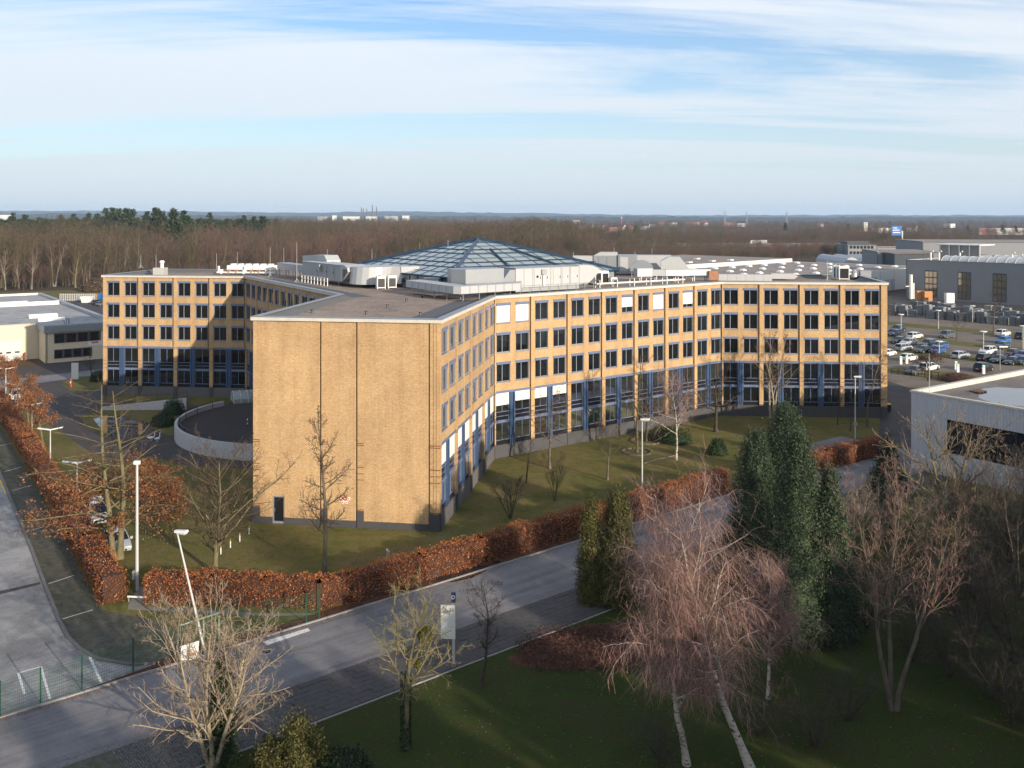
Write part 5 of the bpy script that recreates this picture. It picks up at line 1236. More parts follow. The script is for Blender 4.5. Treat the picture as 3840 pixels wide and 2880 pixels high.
# --- conifers
def conifer(seed, h, rad, spray, clumps, per, prof=1.0, lump=.22, base=.0, leaf=.30):
    """columnar evergreen: clumps of upright sprays over a dark lumpy body"""
    r = np.random.default_rng(seed)
    def rr(t): return rad*np.clip(((1-t)**prof)*1.05, 0, 1)*np.minimum(1, .72+t*2.2)
    tt = np.linspace(0.0, .985, 22); na = 20; an = np.arange(na)*2*np.pi/na
    lum = 1+lump*r.normal(size=(22, na))*.35
    R = rr(tt)[:, None]*(.72-.34*tt[:, None]**2)*lum; V = np.stack([R*np.cos(an), R*np.sin(an), np.repeat((base+(h-base)*tt)[:, None], na, 1)], -1).reshape(-1, 3)
    idx = np.arange(22*na).reshape(22, na); nx = np.roll(idx, -1, 1); F = np.stack([idx[:-1], nx[:-1], nx[1:], idx[1:]], -1).reshape(-1, 4)
    t = r.random(clumps)**1.12*.985; a = r.random(clumps)*6.283; q = rr(t)*np.clip(.90+lump*r.normal(size=clumps)*.75, .55, 1.3); csz = .6+.9*r.random((clumps, 1, 1))
    C = np.stack([q*np.cos(a), q*np.sin(a), base+(h-base)*t], 1)
    off = r.normal(size=(clumps, per, 3))*np.array([.16, .16, .28])*(1+rad*.10)*csz; L = (C[:, None]+off).reshape(-1, 3); out = L.copy(); out[:, 2] = 0
    sp = leaves(r, L, leaf, up=1.1, aspect=2.4, nbias=nrm(out)*1.1+np.array([0, 0, .25]))
    tip = leaves(r, np.stack([r.normal(size=60)*.10, r.normal(size=60)*.10, h-.6+r.random(60)*.9], 1), leaf, up=2)
    return (V, F), join([sp, tip])
TRK = bark_mat('conifer_bark', (0.05, 0.03, 0.02), (0.09, 0.06, 0.04))
def put_conifer(label, base, seed, h, rad, m=None, name='cypress_tree', clumps=420, per=58, prof=.55, leaf=.145, lump=.22, group=None):
    m = m or L_CYP; body, sp = conifer(seed, h, rad, .3, clumps, per, prof=prof, leaf=leaf, lump=lump)
    tk = tubes(np.array([[[0, 0, -.05], [0, 0, h*.3], [0, 0, h*.8]]]), np.array([[.22, .16, .05]]), 8)
    return plant_tree(name, label, base, [('trunk', tk, TRK), ('inner_foliage', body, m), ('crown', sp, m)], group=group)
put_conifer('tallest dark green cypress, rearmost of the clump beside the road', P(2950, 2165), 1, 13.3, 3.0, clumps=950)
put_conifer('dark green cypress on the road side of the clump', P(2835, 2250), 2, 12.2, 2.6, clumps=760)
put_conifer('pointed green cypress at the front of the clump', P(2990, 2400), 3, 13.6, 2.25, clumps=820)
put_conifer('shorter broad green cypress nearest the bare thicket', P(3110, 2395), 4, 11.0, 1.9, clumps=640)
put_conifer('dark narrow thuja, darker of the pair beside the road', P(2214, 2262), 5, 7.4, .78, L_THU, 'thuja_tree', 240, 80, .36, .14)
put_conifer('olive yellow bushy thuja, lighter of the pair beside the road', P(2318, 2268), 6, 8.0, 1.35, L_THU, 'thuja_tree', 400, 80, .40, .15)
put_conifer('narrow dark columnar conifer inside the many stemmed bare tree', P(830, 2872), 7, 5.3, .62, L_EVER, 'columnar_conifer', 170, 70, .42, .13)
put_conifer('small dark spruce behind the bare thicket near the warehouse', P(3330, 1880), 9, 6.2, 2.0, L_EVER, 'spruce_tree', 300, 60, 1.0, .22, .4)
put_conifer('low spreading juniper at the lower edge of the dark lawn', P(1120, 2910), 10, 2.6, 1.3, L_THU, 'juniper', 160, 60, .6, .14, .5)

# --- bare trees on the right
w, tg, _ = bare_tree(61, 11.2, .27, [lv(14, 50, .66, t0=.16, n=8, trop=.06, wander=.12, taper=.45, rr=.5), lv(9, 42, .44, n=6, trop=.05, wander=.15, sides=4, t0=.12), lv(8, 44, .42, n=4, wander=.18, t0=.08, trop=.03), lv(4, 42, .5, n=3, wander=.18, sides=2)], stems=2, stem_spread=.10, wander=.05, minr=.011)
plant_tree('bare_tree', 'wide spreading bare tree in front of the ribbed warehouse windows', P(3560, 2030), [('trunk', w, B_OLIVE), ('crown', tg, T_PALE)])
w, tg, _ = bare_tree(62, 12.3, .16, [lv(13, 34, .42, t0=.38, n=7, trop=.07, wander=.11, taper=.45, rr=.5), lv(9, 38, .45, n=5, trop=.06, wander=.15, sides=3, t0=.1), lv(7, 40, .45, n=4, wander=.18, t0=.08, trop=.05), lv(4, 42, .5, n=3, wander=.18, sides=2)], stems=3, stem_spread=.14, minr=.009)
plant_tree('bare_tree', 'slender three stemmed bare tree with reddish twig tips beside the cypresses', P(3350, 2660), [('trunk', w, B_GREY), ('crown', tg, T_PINK)])
shr = [(3560, 2260, 7.0, 'olive'), (3700, 2150, 8.2, 'grey'), (3820, 2240, 8.6, 'grey'), (3640, 2420, 5.8, 'dark'), (3800, 2480, 6.4, 'dark'), (3480, 2080, 5.4, 'pale'), (3180, 2060, 5.6, 'pale'), (3300, 2010, 5.2, 'pale'), (3800, 2010, 7.5, 'pale')]
lab = ['grey green bare shrub behind the slender three stemmed tree', 'tall tangled bare shrub under the warehouse wall', 'tall bare shrub at the warehouse corner window', 'dark low tangled shrub in the shaded thicket', 'broad dark thicket shrub over the shaded grass', 'pale twiggy shrub at the foot of the spreading tree',
       'pale upright shrub growing out beside the cypresses', 'pale fan shaped shrub by the bend in the road', 'pale brown shrub tight against the ribbed wall']
for i, (x, y, h, k) in enumerate(shr):
    w, tg, _ = bare_tree(80+i, h, .085, [lv(9, 40, .46, t0=.18, n=6, trop=.05, wander=.14, taper=.3), lv(7, 42, .48, n=4, wander=.18, sides=3, t0=.1), lv(7, 44, .46, n=3, wander=.2, t0=.1, sides=2), lv(3, 42, .55, n=3, wander=.2, sides=2)], stems=6, stem_spread=.42, minr=.009)
    plant_tree('bare_shrub', lab[i], P(x, y), [('trunk', w, {'olive': B_OLIVE, 'grey': B_GREY, 'dark': B_DARK, 'pale': B_PALE}[k]), ('crown', tg, {'olive': T_OLIVE, 'grey': T_BROWN, 'dark': T_DARK, 'pale': T_PALE}[k])], 'shrub')
for i, (x, y, h) in enumerate(((3450, 2330, 4.5), (3560, 2540, 4.2), (3720, 2620, 5.0), (3800, 2720, 4.5), (3420, 2480, 3.8), (3250, 2350, 4.0), (3660, 2260, 6.0), (3780, 2120, 6.5), (3600, 2120, 5.5))):
    if i == 0:
        w, tg, _ = bare_tree(160, 5.0, .05, [lv(9, 42, .5, t0=.12, n=5, wander=.15, taper=.3), lv(8, 44, .5, n=4, wander=.2, sides=3, t0=.1), lv(7, 45, .5, n=3, wander=.2, sides=2)], stems=7, stem_spread=.6, minr=.008)
        tp = plant_tree('bare_shrub', 'dark leafless shrub in the tangled thicket below the ribbed warehouse', P(x, y), [('trunk', w, B_DARK), ('crown', tg, T_DARK)], 'shrub', 'dark thicket below the ribbed warehouse'); t = tp
    else: t = copy_tree(tp, P(x, y), i*1.9)
    t.scale = (h/5.0,)*3
for i, (x, y, h, l) in enumerate(((2850, 2760, 3.6, 'dim bare shrub between the second birch and the lower lawn'), (3060, 2800, 3.2, 'dim tangled shrub on the shaded lower lawn'), (2480, 2870, 2.4, 'short bare shrub at the foot of the leaning birch'), (3180, 2700, 3.4, 'thin dark shrub under the slender three stemmed tree'))):
    w, tg, _ = bare_tree(120+i, h, .05, [lv(8, 45, .55, t0=.12, n=5, wander=.16, taper=.3), lv(7, 45, .5, n=4, wander=.2, sides=3, t0=.1), lv(5, 45, .5, n=3, wander=.2, sides=2)], stems=6, stem_spread=.7, minr=.007)
    plant_tree('bare_shrub', l, P(x, y), [('trunk', w, B_DARK), ('crown', tg, T_DARK)], 'shrub')

# --- trees on the office lawn
def lawn_tree(label, x, y, h, tr, seed, l1, ang, lr, spread_t0=.3, bark=None, twig=None, m2=10, m3=8, stems=1, ss=.25, name='bare_tree', trop=.04, taper=.6, **k):
    w, tg, en = bare_tree(seed, h, tr, [lv(l1, ang, lr, t0=spread_t0, n=6, trop=trop, wander=.10, taper=taper, rr=.5), lv(m2, 44, .46, n=5, wander=.14, sides=3, t0=.1, trop=trop), lv(m3, 44, .46, n=3, wander=.16, t0=.1, sides=3, trop=trop), lv(4, 42, .55, n=3, wander=.16, t0=.1, sides=2, trop=trop)], stems=stems, stem_spread=ss, minr=.011, **k)
    return plant_tree(name, label, P(x, y), [('trunk', w, bark or B_GREY), ('crown', tg, twig or T_BROWN)])
lawn_tree('slim tall bare tree in front of the blank gable with red plates', 1217, 2162, 12.8, .20, 200, 26, 62, .30, .24, B_GREY, T_BROWN, trop=.06, taper=.72)
lawn_tree('broad round headed bare tree between the hedge and the round terrace wall', 804, 2150, 8.8, .22, 201, 30, 52, .66, .16, B_OLIVE, T_BROWN, m2=11, m3=9, trop=.05, taper=.42)
lawn_tree('small dark forked tree near the re-entrant corner of the office', 1973, 1812, 4.6, .10, 202, 6, 45, .6, .3, B_DARK, T_DARK, m2=6, m3=5)
lawn_tree('short multi stemmed bare bush near the office plinth', 1914, 1945, 4.1, .06, 203, 4, 40, .5, .15, B_DARK, T_DARK, stems=5, ss=.45)
lawn_tree('slender upright multi stemmed bush in the middle of the lawn', 2081, 1880, 4.5, .05, 204, 3, 28, .45, .2, B_OLIVE, T_OLIVE, stems=7, ss=.22)
lawn_tree('wide bare tree hiding the lower windows of the long front', 2061, 1757, 7.8, .17, 205, 16, 58, .55, .32, B_GREY, T_BROWN, taper=.45)
lawn_tree('small vase shaped bare tree throwing a long shadow on the lawn', 2278, 1800, 5.4, .13, 206, 9, 46, .62, .42, B_GREY, T_BROWN, taper=.35)
lawn_tree('tall straight bare tree in a stone ring in front of the long brick front', 2388, 1696, 11.6, .17, 207, 20, 55, .30, .32, B_OLIVE, T_BROWN, trop=.06)
lawn_tree('shorter bare tree in the second stone ring', 2423, 1655, 7.0, .16, 208, 14, 60, .48, .35, B_DARK, T_BROWN)
w, tg = birch(230, 8.8, .13, (.02, 0), weep=.02, dens=.4); plant_tree('birch_tree', 'white trunked birch alone on the lawn before the long brick front', P(2536, 1725), [('trunk', w, B_WHITE), ('crown', tg, T_PINK)])
lawn_tree('dark stout low headed tree near the inner corner of the right wing', 2685, 1620, 6.6, .26, 210, 16, 64, .58, .34, B_DARK, T_DARK, taper=.4)
lawn_tree('large bare tree in front of the right wing windows behind the cypress', 2897, 1592, 12.8, .17, 211, 12, 44, .40, .26, B_PALE, T_BROWN, stems=3, ss=.14)
lawn_tree('bare tree with a straight stem before the end bay of the right wing', 3252, 1600, 10.6, .16, 212, 20, 56, .38, .28, B_GREY, T_BROWN)
lawn_tree('thin dark sapling on the shaded grass before the right wing', 3141, 1592, 5.5, .08, 213, 12, 55, .4, .35, B_DARK, T_DARK)
lawn_tree('short dark sapling near the lamp with a round sign', 3188, 1618, 4.4, .07, 214, 10, 55, .45, .4, B_DARK, T_DARK)
# oak that has kept its russet leaves low down
w, tg, en = bare_tree(240, 14.4, .27, [lv(30, 74, .46, t0=.16, n=7, trop=.00, wander=.07, taper=.70, rr=.42), lv(9, 42, .45, n=5, wander=.12, sides=3, t0=.15, trop=.01), lv(6, 44, .45, n=3, wander=.14, t0=.1, sides=3, trop=.02)], stems=2, stem_spread=.05, minr=.012)
r = np.random.default_rng(9); e = en[:, 1:].reshape(-1, 3); low = e[(e[:, 2] < 7.6) & (np.hypot(e[:, 0], e[:, 1]) > 1.6)]; low = low[r.random(len(low)) < .85]
L = low[r.integers(0, len(low), 9000)]+r.normal(size=(9000, 3))*np.array([.24, .24, .12])
plant_tree('oak_tree', 'oak with bare upper limbs and russet leaves on its low branches by the left hedge', P(437, 2098), [('trunk', w, B_OLIVE), ('crown', tg, T_BROWN), ('leaves', leaves(r, L, .17), L_OAK)])
for i, (x, y, h, l) in enumerate(((160, 1672, 6.4, 'russet leaved small oak second along the left hedge'), (106, 1590, 6.2, 'russet leaved small oak near the parked white car'), (30, 1500, 6.4, 'russet leaved small oak at the far end of the left hedge'), (560, 1880, 3.4, 'low russet beech bush below the round terrace'), (640, 1940, 3.0, 'low rusty bush with dry stems by the broad round tree'))):
    w, tg, en = bare_tree(250+i, h, .15, [lv(14, 66, .55, t0=.3 if h > 4 else .05, n=6, trop=.02, wander=.1, taper=.5), lv(8, 44, .46, n=4, sides=3, t0=.15), lv(5, 44, .45, n=3, sides=2)], minr=.012)
    e = en[:, 1:].reshape(-1, 3); k = 5000 if i < 3 else 3500; L = e[r.integers(0, len(e), k)]+r.normal(size=(k, 3))*.2; L = L[L[:, 2] > .1]
    plant_tree('oak_tree' if i < 3 else 'beech_bush', l, P(x, y), [('trunk', w, B_OLIVE), ('crown', tg, T_BROWN), ('leaves', leaves(r, L, .16), L_OAK)], cat='tree' if i < 3 else 'bush')

# --- evergreen bushes
def bush(label, base, rad, h, seed, m=L_EVER, n=2600, leaf=.15, name='evergreen_bush', cat='bush'):
    r = np.random.default_rng(seed); d = nrm(r.normal(size=(n, 3))); d[:, 2] = np.abs(d[:, 2]); k = .72+.28*r.random((n, 1))+.12*np.sin(d[:, :1]*7+seed)*np.cos(d[:, 1:2]*6)
    C = d*k*np.array([rad, rad, h]); C[:, 2] += .05
    tk = tubes(np.array([[[0, 0, -.05], [.03, 0, h*.3], [0, .04, h*.7]]]), np.array([[.08, .06, .03]]), 6)
    u = np.linspace(0, np.pi/2, 7); a = np.arange(14)*2*np.pi/14
    V = np.stack([np.cos(u)[:, None]*np.cos(a)*rad*.72, np.cos(u)[:, None]*np.sin(a)*rad*.72, np.repeat((np.sin(u)*h*.72)[:, None], 14, 1)], -1).reshape(-1, 3); idx = np.arange(98).reshape(7, 14); nx = np.roll(idx, -1, 1); F = np.stack([idx[:-1], nx[:-1], nx[1:], idx[1:]], -1).reshape(-1, 4)
    return plant_tree(name, label, base, [('stem', tk, TRK), ('inner_foliage', (V, F), m), ('foliage', leaves(r, C, leaf, up=.5, nbias=d), m)], cat)
bush('round dark green bush on the pond lawn beside the curved wall', P(652, 1552), 1.6, 2.3, 1)
bush('second dark green bush at the pond edge', P(613, 1596), 1.7, 1.9, 2)
bush('low broad dark evergreen behind the white trunked birch', P(2535, 1660), 2.2, 2.0, 3)
bush('dark evergreen bush next to the second stone ring', P(2480, 1650), 1.7, 1.9, 4)
bush('glossy round evergreen bush on the lawn near the stout dark tree', P(2691, 1704), 1.25, 1.9, 5)
bush('dark shrub beside the white totem on the grass island', P(372, 1428), 1.7, 1.8, 6)
bush('yellow green conifer bush at the lower edge of the dark lawn', P(1010, 2895), 1.0, 1.7, 7, L_THU)
bush('dark evergreen mass at the lower edge beside the mistletoe tree', P(1290, 2925), 1.5, 1.5, 8)
bush('dark flowering shrub beside the car park fence', P(3590, 1428), 3.2, 1.3, 9, L_RED)
bush('round brown bush on the meadow before the bare wood', P(370, 1092), 6.5, 5.0, 10, T_BROWN, 2500, .8, 'brown_bush')

# --- beech hedges that have kept their copper leaves
HEDGEC = mat('hedge_twigs', (0.055, 0.026, 0.016), .9, var=.3, scale=2)
def hedge(label, pts, width, height, dens, seed, leaf=.088):
    dens *= 3.2; r = np.random.default_rng(seed); pts = [Vector(p) for p in pts]; c = pts[len(pts)//2]
    t = thing('beech_hedge', label, 'hedge', (c.x, c.y, 0)); q = MB(); Ls = []
    for a, b2 in zip(pts[:-1], pts[1:]):
        d = b2-a; L = d.length; u = np.array([d.x/L, d.y/L, 0]); n = np.array([-u[1], u[0], 0]); A = np.array([a.x, a.y, 0])
        q.fr = Fr(a, d); e = .25
        q.box(.12 if a is pts[0] else -.3, -width/2+e*.7, 0, L-.12 if b2 is pts[-1] else L+.3, width/2-e*.7, height-e*.6)
        k = int(L*(width+2*height)*dens); s = r.random(k)*L; g = r.random(k)*(width+2*height)
        bumpy = .10*np.sin(s*1.3+seed)+.08*np.sin(s*3.1+g*2)+.05*np.sin(s*7+1)
        yy = np.where(g < height, -width/2-bumpy, np.where(g < height+width, g-height-width/2, width/2+bumpy)); zz = np.where(g < height, g, np.where(g < height+width, height+bumpy*1.3, width+2*height-g))
        C = A+s[:, None]*u+yy[:, None]*n; C[:, 2] = zz; C += r.normal(size=C.shape)*.075
        thin = .5+.5*np.sin(s*2.3+seed*3)*np.sin(g*3.7+s*.9); C = C[(r.random(k) < .45+.75*thin)]; Ls.append(C)
        k2 = int(L*14); s2 = r.random(k2)*L; hgt = height+r.random(k2)**3*.42; C2 = A+s2[:, None]*u+((r.random(k2)-.5)*width)[:, None]*n; C2[:, 2] = hgt; Ls.append(C2)
    for end, sg in ((pts[0], 1), (pts[-1], -1)):
        d = ((pts[1]-pts[0]) if sg == 1 else (pts[-1]-pts[-2])).normalized(); n = np.array([-d.y, d.x, 0]); k = int(width*height*dens)
        C = np.array([end.x, end.y, 0])-sg*np.array([d.x, d.y, 0])*.08+((r.random(k)-.5)*width)[:, None]*n; C[:, 2] = r.random(k)*height; Ls.append(C+r.normal(size=C.shape)*.07)
    q.build('branches', HEDGEC, t); C = np.concatenate(Ls); C[:, 2] = np.maximum(C[:, 2], .06)
    V, F = leaves(r, C-np.array([c.x, c.y, 0]), leaf, up=.2, aspect=1.5); V = V.reshape(-1, 4, 3); cen = V.mean(1, keepdims=True); V = ((V-cen)*(.6+1.0*r.random((len(V), 1, 1))**1.5)+cen).reshape(-1, 3); link('leaves', np_mesh('leaves', V, F, L_RUST), t); return t
hedge('copper beech hedge running beside the mossy parking bays', [P(424, 2262), P(330, 2092), P(225, 1905), P(110, 1705), P(20, 1565), P(-60, 1460)], 1.7, 2.1, 38, 1)
hs = [P(560, 2250), P(800, 2256), P(1000, 2262), P(1195, 2272)]+[RD(x, 9.0, 0) for x in (-8, -2, 4, 12, 20)]
hedge('long copper beech hedge from the mast along the far side of the road', hs, 1.5, 2.0, 85, 3)
hedge('copper beech hedge continuing past the lamp towards the cypresses', [RD(20.4, 9.0, 0), RD(28, 9.1, 0), RD(36, 9.2, 0)], 1.5, 2.0, 80, 4)
hedge('dark red beech hedge below the right wing lawn', [P(2960, 1790), P(3110, 1750), P(3230, 1720), P(3310, 1702)], 1.6, 2.0, 70, 5)

# fallen leaves on the dark lawn and in the planting bed
r = np.random.default_rng(77)
c = np.stack([r.uniform(-20, 45, 9000), r.uniform(44, 78, 9000), np.full(9000, .045)], 1)
ry = (c[:, 0]-.15)*-math.sin(math.radians(39.7))+(c[:, 1]-66.8)*math.cos(math.radians(39.7)); c = c[(ry < -4.8)]
V, F = leaves(r, c, .085, up=-.2, nbias=np.array([0, 0, 3.0])); tag(link('fallen_leaves', np_mesh('fallen_leaves', V, F, leaf_mat('fallen_leaf', [(.05, .03, .018), (.10, .065, .035), (.22, .17, .10)], .7, 0, 1.0))), 'scattered dry leaves lying on the dark lawn', 'leaves', kind='stuff')
k = 16000; c = np.stack([r.uniform(-28, 50, k), r.uniform(72, 128, k), np.full(k, .03)], 1); dn_ = np.sin(c[:, 0]*.45+np.sin(c[:, 1]*.3)*2)+np.sin(c[:, 1]*.6+c[:, 0]*.2)
ry = (c[:, 0]-.15)*-math.sin(math.radians(39.7))+(c[:, 1]-66.8)*math.cos(math.radians(39.7)); c = c[(ry > 10) & (r.random(k) < .25+.35*dn_)]
V, F = leaves(r, c, .12, up=-.2, nbias=np.array([0, 0, 2.2])); tag(link('lawn_leaves', np_mesh('lawn_leaves', V, F, MATS['fallen_leaf'])), 'drifts of brown leaves on the office lawn', 'leaves', kind='stuff')
k = 5200; xs = r.uniform(-46, 50, k); ys = np.where(r.random(k) < .7, 7.15-np.abs(r.normal(size=k))*.35, np.abs(r.normal(size=k))*.5+.05); zz = np.full(k, .032)
cc = np.stack([.15+xs*math.cos(math.radians(39.7))-ys*math.sin(math.radians(39.7)), 66.8+xs*math.sin(math.radians(39.7))+ys*math.cos(math.radians(39.7)), zz], 1)
V, F = leaves(r, cc, .08, up=-.2, nbias=np.array([0, 0, 3.0])); tag(link('gutter_leaves', np_mesh('gutter_leaves', V, F, L_OAK)), 'dry leaves blown along the road gutters', 'leaves', kind='stuff')
bp = [P(x, y) for x, y in ((1930, 2490), (2060, 2400), (2300, 2340), (2460, 2420), (2300, 2510), (2080, 2530))]; bx = np.array([p.x for p in bp]); by = np.array([p.y for p in bp])
C = np.stack([r.uniform(bx.min(), bx.max(), 6000), r.uniform(by.min(), by.max(), 6000), r.random(6000)**2*.55+.04], 1); m = ((C[:, 0]-bx.mean())/(np.ptp(bx)/2))**2+((C[:, 1]-by.mean())/(np.ptp(by)/2))**2 < 1; C = C[m]
V, F = leaves(r, C, .14); tag(link('ground_cover', np_mesh('ground_cover', V, F, L_RED)), 'low red brown ground cover plants in the planting bed', 'ground cover', kind='stuff')

# --- small trees of the car park and the left side
w, tg, en = bare_tree(300, 7.0, .14, [lv(14, 56, .42, t0=.3, n=5, wander=.1), lv(7, 44, .46, n=4, sides=3), lv(6, 44, .46, n=3, sides=2)], minr=.02)
for x, y, s, l in ((3589, 1275, 1.0, 'brown bare tree between the grey van and the white estate rows'), (3726, 1248, 1.35, 'tall brown bare tree at the grass strip below the paving stacks'), (3332, 1208, .95, 'thin pale tree at the car park corner next to the office')):
    t = plant_tree('bare_tree', l, P(x, y), [('trunk', w, B_GREY), ('crown', tg, T_BROWN)]); t.scale = (s, s, s); t.rotation_euler = (0, 0, x)
t = plant_tree('bare_tree', 'bare tree standing in front of the cream warehouse windows', P(260, 1352), [('trunk', w, B_DARK), ('crown', tg, T_DARK)]); t.scale = (1.05, 1.05, 1.15)
t = plant_tree('bare_tree', 'bare sapling beside the white totem sign', P(344, 1430), [('trunk', w, B_DARK), ('crown', tg, T_DARK)]); t.scale = (.75, .75, .8)
w, tg, en = bare_tree(301, 4.4, .16, [lv(10, 60, .6, t0=.4, n=5, wander=.12, taper=.3), lv(7, 44, .5, n=4, sides=3), lv(6, 44, .46, n=3, sides=2)], minr=.02)
e = en.reshape(-1, 3); L = e[r.integers(0, len(e), 1500)]+r.normal(size=(1500, 3))*.2
plant_tree('plum_tree', 'low wide plum tree with reddish leaves over a white parked car', P(3481, 1428), [('trunk', w, B_DARK), ('crown', tg, T_BROWN), ('leaves', leaves(r, L, .2), L_RED)])
w, tg, en = bare_tree(302, 15, .4, [lv(16, 36, .5, t0=.25, n=6, wander=.08, trop=.06), lv(8, 40, .46, n=4, sides=3), lv(7, 44, .46, n=3, sides=2)], minr=.035)
t = plant_tree('bare_tree', 'pale trunked bare tree standing alone on the meadow before the wood', P(283, 1078), [('trunk', w, B_OLIVE), ('crown', tg, T_BROWN)])
# big dense trees beside and behind the viewpoint: they shade the lower right
proto_c = None
def belt_tree(label, group, x, y, h, w):
    global proto_c
    if proto_c is None: proto_c = o = put_conifer(label, (x, y, 0), 400, 15.0, 3.9, L_CYP, 'cypress_tree', 150, 22, .42, .6, group=group)
    else: o = copy_tree(proto_c, (x, y, 0), x*1.7)
    o['label'] = label; o['group'] = group; o.scale = (w/3.9, w/3.9, h/15.0)
for i in range(33):
    k = -46+(i//3)*10.5+(0, 5, 2.5)[i % 3]; o2 = (0, 7, 14)[i % 3]
    x, y = 36+.76*k+.65*o2, 18+.65*k-.76*o2; h = 16.5+1.2*math.sin(i*2.3)+o2*.26
    belt_tree('broad dark cypress in the belt of trees behind the viewpoint', 'belt of cypresses behind the viewpoint', x, y, h, 3.9)
for i, (x, y, h) in enumerate(((30.5, 42, 12.5), (35, 50, 13), (40, 58.5, 13), (45, 67, 13), (50, 76, 12.5), (55, 84, 11))):
    belt_tree('broad dark cypress in the row beside the ribbed warehouse', 'row of cypresses beside the ribbed warehouse', x, y, h, 3.0)
# ================================================================ cars
def paint(name, c): return mat('paint_'+name, c, .28, .15, var=.04, spec=.5, coat=.6)
PC = {k: paint(k, c) for k, c in dict(white=(.72, .72, .70), silver=(.42, .44, .46), grey=(.10, .105, .11), black=(.018, .019, .021), navy=(.022, .030, .055), blue=(.035, .10, .30), bright_blue=(.02, .14, .45), green=(.018, .035, .035), maroon=(.09, .015, .025), teal=(.04, .07, .085)).items()}
CGL = mat('car_glass', (.015, .018, .020), .05, var=.1, spec=.6); TYRE = mat('tyre', (.015, .015, .015), .85, var=.2); RIM = mat('rim', (.38, .38, .39), .35, .6, var=.1)
LAMP = mat('headlamp', (.70, .72, .74), .1, var=.05, spec=.7); TAIL = mat('tail_lamp', (.30, .012, .012), .2, var=.1, spec=.6); PLATE = mat('number_plate', (.65, .65, .62), .5)
KIND = dict(  # length, width, height, belt, hood end x, windscreen top x, rear roof x, tail x of glass
    hatch=(4.25, 1.80, 1.47, .93, 1.05, .30, -1.55, -1.95), wagon=(4.75, 1.83, 1.49, .93, 1.20, .40, -1.85, -2.28), suv=(4.55, 1.87, 1.66, 1.03, 1.10, .35, -1.75, -2.12),
    sedan=(4.70, 1.83, 1.45, .92, 1.15, .35, -1.20, -1.75), van=(4.60, 1.84, 1.76, 1.02, 1.45, .55, -1.95, -2.22))
CARM = {}
def car_meshes(kind, colour):
    if (kind, colour) in CARM: return CARM[kind, colour]
    L, W, Hh, bz, xh, xf, xr, xt = KIND[kind]; w = W/2; P_ = {}
    st = [(-L/2, .34, bz-.16, .86), (-L/2+.12, .24, bz-.04, .96), (xt, .20, bz, 1), (0, .19, bz+.01, 1), (xh, .20, bz-.01, 1), (xh+(L/2-xh)*.55, .22, bz-.12, .98), (L/2-.14, .26, bz-.24, .93), (L/2, .34, bz-.36, .84)]
    def rg(x, z0, z1, k): a = w*k; return [(x, -a*.95, z0), (x, -a, .45), (x, -a, z1-.14), (x, -a*.90, z1), (x, a*.90, z1), (x, a, z1-.14), (x, a, .45), (x, a*.95, z0)]
    b = MB(); b.loft([rg(*s) for s in st])
    tw, bw = w*.70, w*.90
    b.loft([[(xr-.02, -tw-.02, Hh-.07), (xr-.02, tw+.02, Hh-.07), (xr+.15, tw*.95, Hh), (xr+.15, -tw*.95, Hh)], [(xf+.04, -tw-.02, Hh-.08), (xf+.04, tw+.02, Hh-.08), (xf-.25, tw*.95, Hh), (xf-.25, -tw*.95, Hh)]])
    for s in (-1, 1):      # pillars
        for (xa, xb) in ((xh, xf), (-.35, -.45), (xt, xr)):
            b.loft([[(xa-.06, s*bw, bz-.02), (xa+.06, s*bw, bz-.02), (xa+.06, s*(bw-.05), bz-.02), (xa-.06, s*(bw-.05), bz-.02)], [(xb-.06, s*(tw+.015), Hh-.06), (xb+.06, s*(tw+.015), Hh-.06), (xb+.06, s*(tw-.04), Hh-.06), (xb-.06, s*(tw-.04), Hh-.06)]])
        b.box(xh-.18, s*(w-.02)-.02 if s > 0 else -w-.16, bz-.02, xh+.02, w+.16 if s > 0 else -w+.02, bz+.14)
    P_['body'] = b.mesh('body', PC[colour])
    def q4(nm, pts): m = MB(); m.face(pts); return m.mesh(nm, CGL)
    e = .008
    P_['windscreen'] = q4('windscreen', [(xh, -bw, bz), (xh, bw, bz), (xf, tw, Hh-.06), (xf, -tw, Hh-.06)])
    P_['rear_window'] = q4('rear_window', [(xt, -bw, bz), (xt, bw, bz), (xr, tw, Hh-.06), (xr, -tw, Hh-.06)])
    P_['side_window'] = [q4('side_window', [(xt, s*bw, bz), (xh, s*bw, bz), (xf, s*tw, Hh-.06), (xr, s*tw, Hh-.06)]) for s in (-1, 1)]
    tz = MB(); n = 14; r = .33
    tz.loft([[(r*k*math.cos(2*math.pi*i/n), y, r*k*math.sin(2*math.pi*i/n)) for i in range(n)] for k, y in ((.9, -.11), (1, -.07), (1, .07), (.9, .11))]); P_['tyre'] = tz.mesh('wheel', TYRE)
    rm = MB(); rm.loft([[(.21*math.cos(2*math.pi*i/n), y, .21*math.sin(2*math.pi*i/n)) for i in range(n)] for y in (-.118, .118)]); P_['rim'] = rm.mesh('rim', RIM)
    hl = MB(); hl.box(-.16, -.20, -.07, .05, .20, .07); P_['headlight'] = hl.mesh('headlight', LAMP)
    tl = MB(); tl.box(-.04, -.17, -.08, .10, .17, .09); P_['taillight'] = tl.mesh('taillight', TAIL)
    pl = MB(); pl.box(-.01, -.26, -.06, .01, .26, .06); P_['plate'] = pl.mesh('number_plate', PLATE)
    gr = MB(); gr.box(-.02, -.45, -.09, .012, .45, .09); P_['grille'] = gr.mesh('grille', BLACKM)
    CARM[kind, colour] = (P_, KIND[kind]); return CARM[kind, colour]
